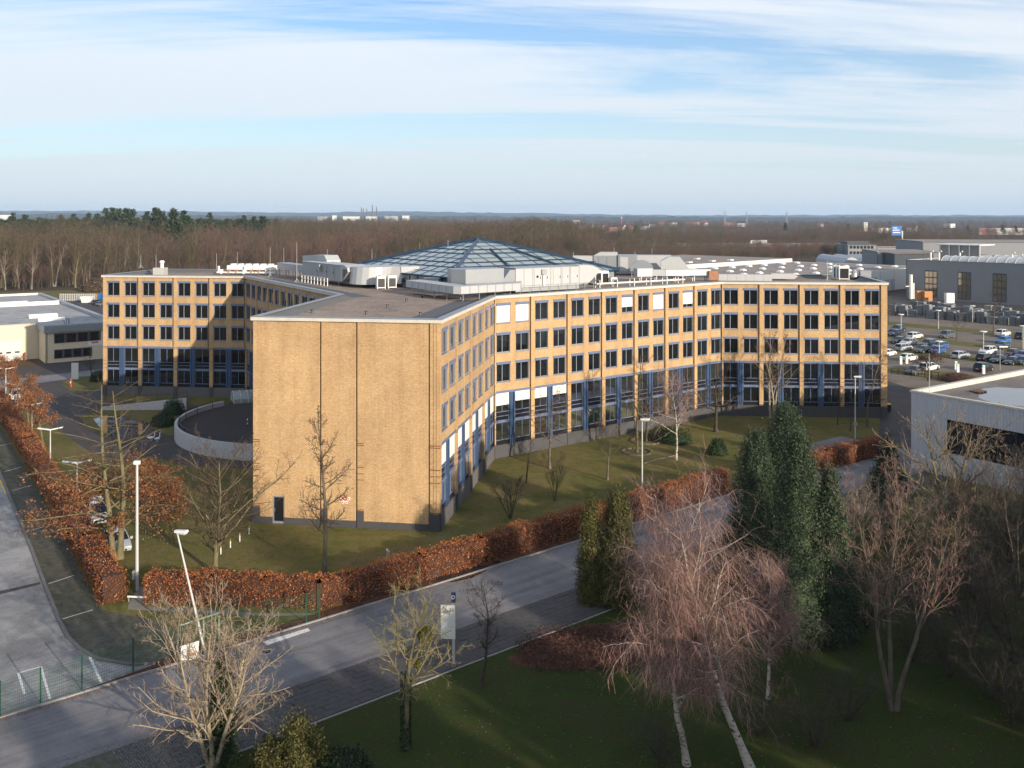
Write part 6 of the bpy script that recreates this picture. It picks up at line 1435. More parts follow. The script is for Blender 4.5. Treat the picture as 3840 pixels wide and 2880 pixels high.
def car(label, pos, head, kind, colour, group=None, name='parked_car', cat='car'):
    M, (L, W, Hh, bz, xh, xf, xr, xt) = car_meshes(kind, colour)
    t = thing(name, label, cat, (pos.x, pos.y, .02), group); t.rotation_euler = (0, 0, math.radians(head))
    link('body', M['body'], t); link('windscreen', M['windscreen'], t); link('rear_window', M['rear_window'], t)
    for m in M['side_window']: link('side_window', m, t)
    for x in (L/2-.88, -L/2+.82):
        for s in (-1, 1): o = link('wheel', M['tyre'], t); o.location = (x, s*(W/2-.10), .33); link('rim', M['rim'], o)
    for s in (-1, 1):
        o = link('headlight', M['headlight'], t); o.location = (L/2-.10, s*(W/2-.32), bz-.34)
        o = link('taillight', M['taillight'], t); o.location = (-L/2+.02, s*(W/2-.30), bz-.24)
    for x, z in ((L/2+.005, .42), (-L/2-.005, .62)): o = link('number_plate', M['plate'], t); o.location = (x, 0, z)
    o = link('grille', M['grille'], t); o.location = (L/2-.005, 0, bz-.50)
    return t
def CP(x, y): return P(3300+x*.2441, 1100+y*.2441)
for x, y, hd, kd, co, lb in (
    (270, 590, 217, 'suv', 'navy', 'dark navy off-roader parked at the lamp by the upper grass strip'), (235, 650, 217, 'hatch', 'navy', 'dark blue hatchback half hidden behind branches near the office corner'),
    (535, 690, 37, 'wagon', 'white', 'white estate car parked alone on the gravel lane'), (1020, 685, 217, 'van', 'grey', 'dark grey people carrier beside the brown bare tree'),
    (285, 765, 217, 'hatch', 'black', 'black hatchback next to the silver coupe'), (440, 790, 217, 'sedan', 'silver', 'silver coupe between the black hatchback and the silver estate'),
    (360, 875, 37, 'wagon', 'silver', 'silver estate car in the row behind the charging posts'), (740, 820, 217, 'suv', 'grey', 'grey off-roader at the head of the blue cars'),
    (920, 850, 217, 'wagon', 'blue', 'blue estate car, farther of two blue cars side by side'), (665, 910, 217, 'sedan', 'green', 'dark green saloon beside the nearer blue car'),
    (885, 920, 217, 'hatch', 'blue', 'blue hatchback behind the low lamp, nearer of two blue cars'), (1235, 995, 37, 'wagon', 'silver', 'silver grey estate parked alone beside the plum tree row'),
    (440, 1035, 37, 'hatch', 'white', 'white electric hatchback plugged in at two charging posts'), (120, 960, 37, 'hatch', 'white', 'white hatchback partly hidden by the corner of the office'),
    (750, 1180, 37, 'wagon', 'white', 'white estate car under the low plum tree'), (530, 1240, 217, 'hatch', 'grey', 'grey car behind the dark tubular rail'),
    (1890, 655, 37, 'suv', 'white', 'white off-roader next to the bright blue car'), (1895, 765, 217, 'hatch', 'bright_blue', 'bright blue hatchback next to the white off-roader'),
    (1880, 845, 217, 'sedan', 'teal', 'dark teal saloon in front of the bright blue hatchback'), (1655, 935, 217, 'suv', 'white', 'white off-roader beside the tall lamp in the lower rows'),
    (1610, 1035, 37, 'hatch', 'black', 'black hatchback next to the dark green saloon in the lower row'), (1830, 1060, 217, 'sedan', 'green', 'dark green saloon between two black cars'),
    (2030, 1090, 217, 'sedan', 'black', 'black saloon behind the thin grey post'), (2030, 965, 217, 'hatch', 'maroon', 'maroon hatchback behind the black saloon'),
    (2190, 1000, 217, 'hatch', 'blue', 'blue car beyond the maroon hatchback'), (2190, 1085, 217, 'sedan', 'navy', 'navy saloon beside the black saloon'),
    (1590, 1195, 37, 'suv', 'black', 'black off-roader next to a charging post near the wet roof'), (2190, 700, 37, 'suv', 'green', 'dark green off-roader behind the tall lamp')):
    car(lb, CP(x, y), hd, kd, co)
car('silver saloon parked beside the trunk of the russet oak', P(440, 2052), 300, 'sedan', 'silver')
car('white van parked under the russet oak beside the hedge', P(362, 1950), 300, 'van', 'white', name='parked_van', cat='van')
car('white car at the far end of the hedge by the driveway', P(62, 1497), 300, 'hatch', 'white')
car('silver car parked on the meadow edge behind the cream warehouse', P(128, 1128), 150, 'suv', 'silver')
car('dark car in the rear yard beside the bins', P(368, 1140), 60, 'hatch', 'black'); car('grey car parked next to the dark car in the rear yard', P(384, 1146), 60, 'hatch', 'grey')

# ================================================================ lamps, posts, fences, signs
LHEAD = mat('lamp_head', (.66, .67, .66), .4, var=.06)
def lamp_T(x, y0, y1, label, group):
    p = P(x, y1); t = thing('street_lamp', label, 'street lamp', tuple(p), group)
    q = MB(); q.cyl(p.x, p.y, .085, 0, 5.05, 8, .06); q.build('post', POLE, t)
    fr = FrA((p.x, p.y), 12, 5.0)
    for s in (-1, 1): q = MB(fr); q.loft([[(0, -.12, 0), (0, .12, 0), (0, .12, .10), (0, -.12, .10)], [(s*1.25, -.16, .22), (s*1.25, .16, .22), (s*1.25, .16, .32), (s*1.25, -.16, .32)]]); q.build('lamp_arm', LHEAD, t)
for i, (x, y0, y1) in enumerate(((22, 1383, 1508), (66, 1443, 1580), (120, 1514, 1672), (189, 1607, 1786), (289, 1731, 1938))):
    lamp_T(x, y0, y1, 'white street lamp with two winglike arms along the left hedge', 'two armed lamps along the left hedge')
def lamp_L(base, head, label, extra=None, r=.09):
    t = thing('street_lamp', label, 'street lamp', tuple(base)); q = MB(); q.tube([base, head], [r, r*.6], 8); q.build('post', POLE, t)
    d = Vector((.8, -.3, 0)).normalized(); fr = Fr((head.x, head.y), d, None, head.z)
    q = MB(fr); q.loft([[(-.15, -.13, 0), (-.15, .13, 0), (-.15, .10, .14), (-.15, -.10, .14)], [(.75, -.2, .06), (.75, .2, .06), (.75, .15, .22), (.75, -.15, .22)]]); q.build('lamp_head', LHEAD, t)
    q = MB(fr); q.box(.05, -.15, -.045, .68, .15, .0); q.build('lens', mat('lamp_lens', (.5, .5, .48), .2), t); return t
b = P(770, 2450); lamp_L(b, Vector((b.x-1.85, b.y+.1, 7.75)), 'leaning grey street lamp beside the mesh fence')
b = P(2408, 1850); lamp_L(b, Vector((b.x, b.y, 7.45)), 'upright grey street lamp standing in the hedge by the lawn')
b = P(3207, 1645); t = lamp_L(b, Vector((b.x, b.y, 7.8)), 'grey street lamp with a round sign before the right wing')
q = MB(); q.loft([[(b.x+.28*math.cos(a*.524), b.y-.12+dy, 1.9+.28*math.sin(a*.524)) for a in range(12)] for dy in (0, .03)]); q.build('round_sign', STEEL, t)
p = P(514, 2214); t = thing('tall_mast', 'tall plain white mast in the gap of the hedge', 'mast', tuple(p)); q = MB(); q.cyl(p.x, p.y, .13, 0, 9.55, 10, .09); q.build('post', POLE, t)
q = MB(); q.box(p.x-.22, p.y-.12, 9.5, p.x+.22, p.y+.12, 9.75); q.build('cap', WHITEP, t); q = MB(); q.box(p.x-.3, p.y-.2, .9, p.x-.12, p.y+.1, 1.5); q.build('switch_box', STEEL, t)
def lamp_disc(x, y1, h, label, group):
    p = P(x, y1); t = thing('car_park_lamp', label, 'street lamp', tuple(p), group); q = MB(); q.cyl(p.x, p.y, .10, 0, h, 8, .08); q.build('post', POLE, t)
    q = MB(); q.cyl(p.x, p.y, .25, h-.25, h, 12, .55); q.cyl(p.x, p.y, .75, h, h+.12, 14, .6); q.build('lamp_head', LHEAD, t)
for x, y1, h, l in ((3379, 1251, 4.6, 'disc topped lamp beside the dark navy off-roader'), (3519, 1233, 4.6, 'disc topped lamp on the upper grass strip'), (3647, 1209, 4.4, 'disc topped lamp against the paving stacks'), (3688, 1332, 4.8, 'disc topped lamp beside the white off-roader in the lower rows'), (3836, 1309, 4.9, 'disc topped lamp by the dark green off-roader'), (3522, 1336, 3.0, 'low disc topped lamp in front of the blue hatchback')):
    lamp_disc(x, y1, h, l, 'lamps of the car park')
p = P(3750, 1388); t = thing('street_lamp', 'grey lamp with a flat rectangular head near the wet roof', 'street lamp', tuple(p)); q = MB(); q.cyl(p.x, p.y, .07, 0, 4.2, 8); q.build('post', STEEL, t); q = MB(); q.box(p.x-.2, p.y-.15, 4.2, p.x+1.4, p.y+.15, 4.4); q.build('lamp_head', LHEAD, t)
p = P(3769, 1140); t = thing('street_lamp', 'double headed lamp with a pale board in front of the grey hall', 'street lamp', tuple(p)); q = MB(); q.cyl(p.x, p.y, .12, 0, 7.4, 8); q.build('post', POLE, t)
for s in (-1, 1): q = MB(); q.loft([[(p.x, p.y-.1, 7.3), (p.x, p.y+.1, 7.3), (p.x, p.y+.1, 7.5), (p.x, p.y-.1, 7.5)], [(p.x+s*1.6, p.y-.2, 7.7), (p.x+s*1.6, p.y+.2, 7.7), (p.x+s*1.6, p.y+.2, 7.9), (p.x+s*1.6, p.y-.2, 7.9)]]); q.build('lamp_arm', LHEAD, t)
q = MB(); q.box(p.x-.7, p.y-.25, 1.2, p.x+.7, p.y-.15, 3.2); q.build('board', WHITEP, t)
p = P(2296, 1612); t = thing('garden_lamp', 'globe topped garden lamp before the long glazed front', 'lamp', tuple(p)); q = MB(); q.cyl(p.x, p.y, .06, 0, 1.7, 8); q.build('post', POLE, t)
q = MB(); q.loft([[(p.x+.2*math.sin(u)*math.cos(a*.628), p.y+.2*math.sin(u)*math.sin(a*.628), 1.85-.2*math.cos(u)) for a in range(10)] for u in (.1, .6, 1.1, 1.6, 2.1, 2.6, 3.04)]); q.build('globe', WHITEP, t, True)
# charging posts
CHG = mat('charger_green', (.30, .55, .40), .4, var=.08)
for x, y, l in ((320, 1090, 'green and white charging post, left of the pair at the white electric car'), (410, 1080, 'green and white charging post, right of the pair at the white electric car'), (1165, 1172, 'slim charging post on the grass strip'), (1195, 1216, 'charging post with hanging cable on the grass strip'), (1590, 1236, 'charging post in front of the black off-roader')):
    p = CP(x, y); t = thing('charging_post', l, 'charging post', tuple(p)); q = MB(); q.box(p.x-.22, p.y-.15, 0, p.x+.22, p.y+.15, 1.55); q.build('cabinet', WHITEP, t)
    q = MB(); q.box(p.x-.225, p.y-.156, 1.1, p.x+.225, p.y-.151, 1.5); q.build('screen_panel', CHG, t); q = MB(); q.tube([(p.x+.24, p.y-.1, 1.2), (p.x+.42, p.y-.15, .7), (p.x+.34, p.y-.15, .3), (p.x+.24, p.y-.1, .9)], .03, 5); q.build('cable', BLACKM, t)
# tubular rail in front of the car park
a, b2 = CP(180, 1240), CP(900, 1310); fr = Fr(a, b2-a); L = (b2-a).length; t = thing('tubular_rail', 'low dark tubular rail between the yard and the car park', 'railing', tuple(a))
for z in (.55, 1.05): q = MB(fr); q.tube([(0, 0, z), (L, 0, z)], .05, 6); q.build('rail', BLACKM, t)
for i in range(8): q = MB(fr); q.box(i*L/7-.05, -.05, 0, i*L/7+.05, .05, 1.1); q.build('post', BLACKM, t)
# wheelie bin with yellow lid at the office corner
p = P(3329, 1545); t = thing('wheelie_bin', 'black wheelie bin with yellow lid at the office corner', 'bin', tuple(p)); q = MB(); q.loft([[(p.x-.3, p.y-.3, .1), (p.x+.3, p.y-.3, .1), (p.x+.3, p.y+.3, .1), (p.x-.3, p.y+.3, .1)], [(p.x-.38, p.y-.38, 1.1), (p.x+.38, p.y-.38, 1.1), (p.x+.38, p.y+.38, 1.1), (p.x-.38, p.y+.38, 1.1)]]); q.build('tub', BLACKM, t)
q = MB(); q.box(p.x-.4, p.y-.42, 1.1, p.x+.4, p.y+.4, 1.22); q.build('lid', mat('yellow_lid', (.55, .42, .05), .5), t)
for s in (-1, 1): q = MB(); q.cyl(p.x+s*.3, p.y+.3, .1, 0, .12, 8); q.build('wheel', TYRE, t)
# rear yard bins and container
for x, y, m, l in ((326, 1136, WHITEP, 'white skip in the rear yard'), (343, 1128, mat('orange_bin', (.5, .25, .04), .6), 'orange topped container in the rear yard'), (366, 1126, PC['bright_blue'], 'blue container in the rear yard')):
    p = P(x, y); t = thing('container', l, 'container', tuple(p)); q = MB(); q.loft([[(p.x-1.3, p.y-1, .15), (p.x+1.3, p.y-1, .15), (p.x+1.3, p.y+1, .15), (p.x-1.3, p.y+1, .15)], [(p.x-1.7, p.y-1.2, 2.2), (p.x+1.7, p.y-1.2, 2.2), (p.x+1.7, p.y+1.2, 2.2), (p.x-1.7, p.y+1.2, 2.2)]]); q.build('tub', m, t); q = MB(); q.box(p.x-1.2, p.y-.9, 0, p.x+1.2, p.y+.9, .15); q.build('skid', BLACKM, t)
p = P(291, 1130); t = thing('gate', 'pale grey slatted yard gate behind the cream warehouse', 'gate', tuple(p))
for i in range(20): q = MB(); q.box(p.x-6+i*.6, p.y, .1, p.x-6+i*.6+.3, p.y+.06, 2.6); q.build('slat', POLE, t)
for z in (.5, 2.2): q = MB(); q.box(p.x-6, p.y+.06, z, p.x+6, p.y+.12, z+.1); q.build('rail', POLE, t)
# totem sign and hydrant
p = P(281, 1424); t = thing('totem_sign', 'white upright totem sign on the grass island', 'sign', tuple(p)); fr = FrA((p.x, p.y), 12); q = MB(fr); q.box(-.55, -.12, 0, .55, .12, 2.9); q.build('panel', WHITEP, t); q = MB(fr); q.box(-.6, -.16, 0, .6, .16, .15); q.build('foot', CONC, t)
p = P(266, 1452); t = thing('hydrant', 'red hydrant post with white plate on the grass island', 'hydrant', tuple(p)); q = MB(); q.cyl(p.x, p.y, .16, 0, 1.25, 10); q.cyl(p.x, p.y, .2, 1.25, 1.45, 10, .08); q.build('post', mat('hydrant_red', (.35, .05, .03), .6), t); q = MB(); q.box(p.x-.08, p.y-.19, .7, p.x+.08, p.y-.161, .95); q.build('plate', WHITEP, t)
# white marker posts in the grass by the gable
for i, (x, y) in enumerate(((934, 2003), (899, 2031), (864, 2054), (828, 2078))):
    p = P(x, y); t = thing('marker_post', 'short white marker post in the grass beside the round headed tree', 'post', tuple(p), 'white marker posts near the gable'); q = MB(); q.cyl(p.x, p.y, .05, 0, .55, 6); q.build('post', BLACKM if i == 9 else WHITEP, t); q = MB(); q.cyl(p.x, p.y, .055, .55, .75, 6, .04); q.build('cap', RUST, t)
p = P(1455, 2112); t = thing('marker_post', 'stubby grey steel post in the grass behind the long hedge', 'post', tuple(p)); q = MB(); q.box(p.x-.12, p.y-.1, 0, p.x-.02, p.y+.1, 1.1); q.box(p.x+.02, p.y-.1, 0, p.x+.12, p.y+.1, 1.0); q.build('profile', STEEL, t); q = MB(); q.box(p.x-.14, p.y-.12, 1.1, p.x-.0, p.y+.12, 1.14); q.build('cap', STEEL, t)
# two white bird figures at the pond
for i, (x, y, hd) in enumerate(((567, 1652, .4), (590, 1656, 1.2))):
    p = P(x, y); t = thing('bird_figure', ('white swan figure with raised neck at the pond edge', 'white swan figure with spread tail at the pond edge')[i], 'figure', tuple(p)); fr = FrA((p.x, p.y), hd*57)
    q = MB(fr); q.loft([[(x_, r*math.cos(a*.785), .35+zz+r*.7*math.sin(a*.785)) for a in range(8)] for x_, r, zz in ((-.5, .04, .12), (-.3, .2, .03), (0, .27, 0), (.25, .2, .02), (.38, .08, .06))]); q.build('body', WHITEP, t, True)
    q = MB(fr); q.tube([(.3, 0, .38), (.45, 0, .7), (.38, 0, 1.0), (.5, 0, 1.1), (.62, 0, 1.04)], [.09, .06, .05, .06, .02], 7); q.build('neck', WHITEP, t, True)
    q = MB(fr); q.cyl(0, 0, .2, 0, .12, 8); q.build('foot', CONC, t)
# stone rings round two lawn trees and a curved edging
RINGST = mat('ring_stone', (.13, .115, .095), .9, var=.3, scale=3)
for x, y, rr_, l in ((2388, 1696, 1.7, 'low ring of edging stones round the tall straight lawn tree'), (2423, 1655, 1.8, 'low ring of edging stones round the shorter lawn tree')):
    p = P(x, y); t = thing('stone_ring', l, 'stone ring', tuple(p))
    for k in range(16):
        a = k*2*math.pi/16; fr = FrA((p.x+rr_*math.cos(a), p.y+rr_*math.sin(a)), math.degrees(a)+90); q = MB(fr); q.box(-.31, -.09, 0, .31, .09, .16); q.build('stone', RINGST, t)
cur = [P(x, y) for x, y in ((2415, 1739), (2450, 1727), (2490, 1718), (2530, 1710), (2563, 1701))]; t = thing('garden_edging', 'short curved line of edging stones beside the lawn birch', 'edging', tuple(cur[2]))
for a, b2 in zip(cur[:-1], cur[1:]):
    n = 4
    for k in range(n): u, v = a.lerp(b2, k/n), a.lerp(b2, (k+1)/n); fr = Fr(u, v-u); q = MB(fr); q.box(.02, -.08, 0, (v-u).length-.02, .08, .12); q.build('stone', RINGST, t)

# green mesh fence along the road
GREEN = mat('fence_green', (.018, .075, .045), .5, .1, var=.1)
fpx = [(-160, 2748), (0, 2694), (152, 2640), (307, 2587), (499, 2519), (673, 2458), (845, 2405), (1002, 2362), (1150, 2338), (1198, 2320)]
fpts = [P(x, y) for x, y in fpx]; t = thing('mesh_fence', 'green wire mesh fence between the road and the yard', 'fence', tuple(fpts[4]))
for p in fpts: q = MB(); q.box(p.x-.035, p.y-.035, 0, p.x+.035, p.y+.035, 2.1); q.build('post', GREEN, t)
for a, b2 in zip(fpts[:-1], fpts[1:]):
    fr = Fr(a, b2-a); L = (b2-a).length; q = MB(fr); n = int(L/.10)
    for i in range(1, n): x = i*L/n; q.box(x-.004, -.004, .06, x+.004, .004, 2.0)
    for i in range(11): z = .06+i*.194; q.box(.03, -.006, z, L-.03, .006, z+.011)
    o = q.build('mesh_panel', GREEN, t); o['kind'] = 'stuff'
# gate frame in the fence
a, b2 = P(673, 2452), P(826, 2410); fr = Fr(a, b2-a); L = (b2-a).length; t = thing('gate', 'pale green gate frame in the mesh fence beside the leaning lamp', 'gate', tuple(a)); PG = mat('pale_green', (.25, .36, .28), .5, var=.15)
q = MB(fr); q.tube([(0, -.12, 1.75), (L, -.12, 1.95)], .05, 6); q.build('top_bar', PG, t)
for x in (0.05, L*.6, L-.05): q = MB(fr); q.box(x-.04, -.16, 0, x+.04, -.08, 1.78); q.build('upright', PG, t)
# tilted notice on the fence
p = P(718, 2500); fr = FrA((p.x, p.y-.15), 18); t = thing('fence_notice', 'crumpled white notice board with a red mark on the mesh fence', 'sign', (p.x, p.y, 0))
q = MB(fr); q.loft([[(-.55, 0, .55), (.42, 0, .45), (.42, .03, .45), (-.55, .03, .55)], [(-.62, .15, 1.35), (.5, .15, 1.55), (.5, .18, 1.55), (-.62, .18, 1.35)]]); q.build('board', WHITEP, t)
q = MB(fr); q.loft([[(-.2, .02, .72), (.25, .02, .72), (.25, .03, .72), (-.2, .03, .72)], [(-.2, .05, .9), (.25, .05, .95), (.25, .06, .95), (-.2, .06, .9)]]); q.build('red_mark', RUST, t)
for x in (-.45, .35): q = MB(fr); q.box(x-.03, .05, 0, x+.03, .11, .6); q.build('stake', GREEN, t)
# white notice board with blue top by the footpath
p = P(1700, 2492); fr = FrA((p.x, p.y), -6); t = thing('notice_board', 'tall white notice board with a dark blue plate on top beside the footpath', 'sign', tuple(p))
q = MB(fr); q.box(-.06, -.06, 0, .10, .06, 3.9); q.build('post', POLE, t)
q = MB(fr); q.box(-.78, -.12, 1.65, .14, -.064, 3.75); q.build('board', WHITEP, t)
q = MB(fr); q.box(-.12, -.10, 3.9, .14, .06, 4.55); q.build('blue_plate', mat('sign_blue', (.03, .04, .12), .4), t)
text('D', fr, .01, -.115, 4.25, .34, WHITEP, t)
# short board marking the hedge gap
a, b2 = P(478, 2257), P(568, 2261); fr = Fr(a, b2-a); t = thing('barrier_bar', 'low white barrier bar across the gap in the hedge', 'barrier', tuple(a)); q = MB(fr); q.box(0, -.05, .35, (b2-a).length, .05, .45); q.build('bar', WHITEP, t)
for x in (.1, (b2-a).length-.1): q = MB(fr); q.box(x-.04, -.04, 0, x+.04, .04, .35); q.build('leg', STEEL, t)
# ================================================================ the far country
# bare wood: several tree shapes set out over the land by a node group
PROT = bpy.data.collections.new('wood_shapes')
def proto(seed, h, tr, l1, ang, lr, t0, twig, bark, stems=1, nt=7):
    w, tg, _ = bare_tree(seed, h, tr, [lv(l1, ang, lr, t0=t0, n=4, trop=.06, wander=.1, taper=.55, sides=3), lv(7, 42, .5, n=3, wander=.15, sides=2, t0=.15, trop=.05), lv(nt, 44, .55, n=3, wander=.18, sides=2, t0=.1, trop=.04)], stems=stems, minr=.035)
    V, F = join([w, tg]); mi = np.zeros(len(F), dtype=np.int32); mi[len(w[1]):] = 1
    me = np_mesh('wood_tree', V, F, [bark, twig], mi=mi); o = bpy.data.objects.new('wood_tree', me); PROT.objects.link(o)
T_W1 = bark_mat('wood_twig_brown', (.090, .058, .041), (.165, .110, .080), .3); T_W2 = bark_mat('wood_twig_red', (.105, .058, .045), (.185, .108, .084), .3); T_W3 = bark_mat('wood_twig_olive', (.066, .052, .033), (.128, .102, .064), .3)
for i in range(6): proto(500+i, 14+i % 3*1.5, .17, 18, 46+i*2, .54, .18, (T_W1, T_W2, T_W3)[i % 3], (B_DARK, B_GREY, B_OLIVE)[i % 3], nt=9)
def scatter_object(name, label, pts, scl, rots, pick):
    me = bpy.data.meshes.new(name); me.vertices.add(len(pts)); me.vertices.foreach_set('co', np.ascontiguousarray(pts, dtype=np.float32).ravel())
    for an, ty, d in (('scl', 'FLOAT', scl), ('rotz', 'FLOAT', rots), ('pick', 'INT', pick)):
        at = me.attributes.new(an, ty, 'POINT'); at.data.foreach_set('value', np.ascontiguousarray(d, dtype=np.float32 if ty == 'FLOAT' else np.int32))
    o = link(name, me); tag(o, label, 'wood', kind='stuff')
    ng = bpy.data.node_groups.new(name, 'GeometryNodeTree'); ng.interface.new_socket('Geometry', in_out='INPUT', socket_type='NodeSocketGeometry'); ng.interface.new_socket('Geometry', in_out='OUTPUT', socket_type='NodeSocketGeometry')
    N_ = ng.nodes.new; L_ = ng.links.new
    gi, go = N_('NodeGroupInput'), N_('NodeGroupOutput'); ci = N_('GeometryNodeCollectionInfo'); ci.inputs[0].default_value = PROT; ci.inputs[1].default_value = True; ci.inputs[2].default_value = True
    ip = N_('GeometryNodeInstanceOnPoints'); ip.inputs['Pick Instance'].default_value = True
    def attr(nm, ty): a = N_('GeometryNodeInputNamedAttribute'); a.data_type = ty; a.inputs[0].default_value = nm; return a.outputs[0]
    cx = N_('ShaderNodeCombineXYZ'); L_(attr('rotz', 'FLOAT'), cx.inputs[2]); er = N_('FunctionNodeEulerToRotation'); L_(cx.outputs[0], er.inputs[0])
    m2p = N_('GeometryNodeMeshToPoints'); L_(gi.outputs[0], m2p.inputs[0]); L_(m2p.outputs[0], ip.inputs['Points']); L_(ci.outputs[0], ip.inputs['Instance']); L_(attr('pick', 'INT'), ip.inputs['Instance Index'])
    L_(er.outputs[0], ip.inputs['Rotation']); L_(attr('scl', 'FLOAT'), ip.inputs['Scale']); L_(ip.outputs[0], go.inputs[0])
    md = o.modifiers.new('scatter', 'NODES'); md.node_group = ng; return o
r = np.random.default_rng(99)
def edge_y(x): return np.interp(x, [-900, -260, -195, -120, -60, 0, 60, 110, 160, 260, 420, 900], [300, 340, 372, 430, 510, 560, 570, 580, 600, 720, 860, 980])
def stand(n, x0, x1, y0, y1, pw=1.0):
    y = y0+(y1-y0)*r.random(n)**pw; x = (x0+(x1-x0)*r.random(n))*(y/y1*.9+.1) if False else x0+(x1-x0)*r.random(n); return np.stack([x, y, np.zeros(n)], 1)
pts = np.concatenate([stand(9000, -420, 420, 330, 1050), stand(8000, -900, 900, 900, 2200), stand(6000, -2000, 2000, 2100, 4200)])
e = edge_y(pts[:, 0]); view = np.abs(pts[:, 0]) < pts[:, 1]*.60+30; keep = (pts[:, 1] > e) & view
# clearings: motorway, village, gardens
keep &= ~((np.abs(pts[:, 1]-905) < 22) & (pts[:, 0] > 90)); keep &= ~((pts[:, 0] > 60) & (pts[:, 1] > 1300) & (pts[:, 1] < 1800) & (r.random(len(pts)) < .62)); keep &= ~((pts[:, 0] > 300) & (pts[:, 0] < 420) & (pts[:, 1] > 1050) & (pts[:, 1] < 1400))
pts = pts[keep]; far = pts[:, 1] > 2000
sc_ = np.where(pts[:, 0] > 60, np.where(pts[:, 1] < 880, .52, .74), 1.0)*(.60+.62*r.random(len(pts)))*np.where(far, 1.15, 1.0)
wv = np.sin(pts[:, 0]*.021+1.3*np.sin(pts[:, 1]*.013))+np.sin(pts[:, 1]*.027+pts[:, 0]*.009)+.6*np.sin(pts[:, 0]*.06-pts[:, 1]*.05); sc_ = sc_*(1+.13*wv)
kind_ = np.clip(np.round((wv+2.2)/1.6+r.normal(size=len(pts))*.45), 0, 2).astype(int)+3*(r.random(len(pts)) < .5)
scatter_object('wood', 'bare brown wood stretching to the hills', pts, sc_, r.random(len(pts))*6.28, kind_)
# low scrub along the edge of the wood
n = 1800; x = r.uniform(-330, 430, n); y = edge_y(x)+r.normal(size=n)*9; p2 = np.stack([x, y, np.zeros(n)], 1); p2 = p2[np.abs(x) < y*.6+20]
scatter_object('scrub', 'tangled low scrub along the edge of the wood', p2, .25+.3*r.random(len(p2)), r.random(len(p2))*6.28, r.integers(0, 6, len(p2)))

# single trees of the wood's edge that stand out: pale birches and dark pines
w, tg, _ = bare_tree(600, 17, .24, [lv(14, 34, .34, t0=.35, n=4, trop=.06, sides=4, wood=True), lv(7, 40, .5, n=3, sides=2), lv(6, 42, .5, n=3, sides=2)], stems=2, stem_spread=.12, minr=.04)
bt, bc = np_mesh('trunk', *w, bark_mat('far_birch', (.13, .11, .09), (.27, .24, .20), .6)), np_mesh('crown', *tg, T_W2)
BX = [(int(q), y) for q, y in zip(np.linspace(1830, 2240, 11)+r.normal(size=11)*14, r.integers(940, 958, 11))]+[(330, 1062), (118, 1085), (70, 1083), (20, 1088), (415, 1050), (205, 1075), (465, 1040), (760, 1010), (815, 1005), (2380, 938), (2410, 936), (2455, 935), (2500, 933)]
for x, y in BX:
    p = P(x, y); t = thing('birch_tree', 'pale stemmed birch standing out at the edge of the bare wood', 'tree', tuple(p), 'pale birches at the edge of the wood'); link('trunk', bt, t); link('crown', bc, t); s = r.uniform(.8, 1.1); t.scale = (s, s, s); t.rotation_euler = (0, 0, r.random()*6)
def pine_mesh(seed, h):
    r2 = np.random.default_rng(seed); tk = tubes(np.array([[[0, 0, 0], [.1, 0, h*.5], [0, .1, h*.97]]]), np.array([[.3, .22, .06]]), 6); C = []
    for k in range(34):
        t = .38+.6*r2.random(); a = r2.random()*6.28; q = (1.05-t)*h*.33*(.6+.6*r2.random()); c = np.array([q*np.cos(a), q*np.sin(a), t*h]); C.append(c+r2.normal(size=(60, 3))*np.array([1.0, 1.0, .45])*(.5+(1-t)))
    return np_mesh('trunk', *tk, TRK), np_mesh('crown', *leaves(r2, np.concatenate(C), .75, up=.4), L_PINE)
PM = [pine_mesh(700+i, 17) for i in range(4)]
pn = [(int(x), int(yt), d) for x, yt, d in [(45, 795, 900), (95, 803, 820), (150, 812, 700), (230, 806, 900), (280, 800, 900), (330, 797, 950), (365, 797, 900), (395, 780, 800), (420, 776, 760), (448, 780, 800), (475, 776, 740), (500, 785, 760), (550, 790, 820), (585, 777, 720), (605, 786, 700), (652, 782, 560), (695, 786, 620), (160, 830, 600), (120, 822, 650), (785, 797, 900), (912, 805, 900), (955, 810, 800), (985, 806, 760), (2385, 845, 1000), (2058, 838, 1100), (2945, 835, 1500), (3180, 838, 1600), (3760, 842, 1300), (3810, 845, 1300), (3630, 843, 1500)]]
for i, (x, yt, d) in enumerate(pn):
    h = HC-(yt-HY)*d/FPX; h = min(max(h, 14), 44); X = (x-CX)/FPX*d
    gz = max(0, h-24) if x < 1100 else 0
    t = thing('pine_tree', 'dark green pine rising above the bare wood' if x < 1100 else 'dark conifer among the far gardens', 'tree', (X, d, 0), 'pines rising above the wood' if x < 1100 else 'conifers among the far gardens')
    for nm, me in zip(('trunk', 'crown'), PM[i % 4]): link(nm, me, t)
    s = h/17; t.scale = (s*.8, s*.8, s); t.rotation_euler = (0, 0, i)
# pine stand on the rise at the left
r3 = np.random.default_rng(5)
PR2 = bpy.data.collections.new('pine_shapes')
for i in range(3):
    tk, cr = PM[i]; o = bpy.data.objects.new('pine_shape', cr); PR2.objects.link(o)
OLDP = PROT; PROT = PR2
n = 900; xs = r3.uniform(-620, -190, n); ys = r3.uniform(760, 1250, n); kp = (xs > -ys*.58) & (xs < -ys*.27+30*np.sin(ys*.02)) & (r3.random(n) < .75)
scatter_object('pine_wood', 'dense dark pine wood on the left behind the bare trees', np.stack([xs, ys, np.zeros(n)], 1)[kp], (1.25+.35*r3.random(n))[kp], r3.random(n)[kp]*6.28, r3.integers(0, 3, n)[kp]); PROT = OLDP

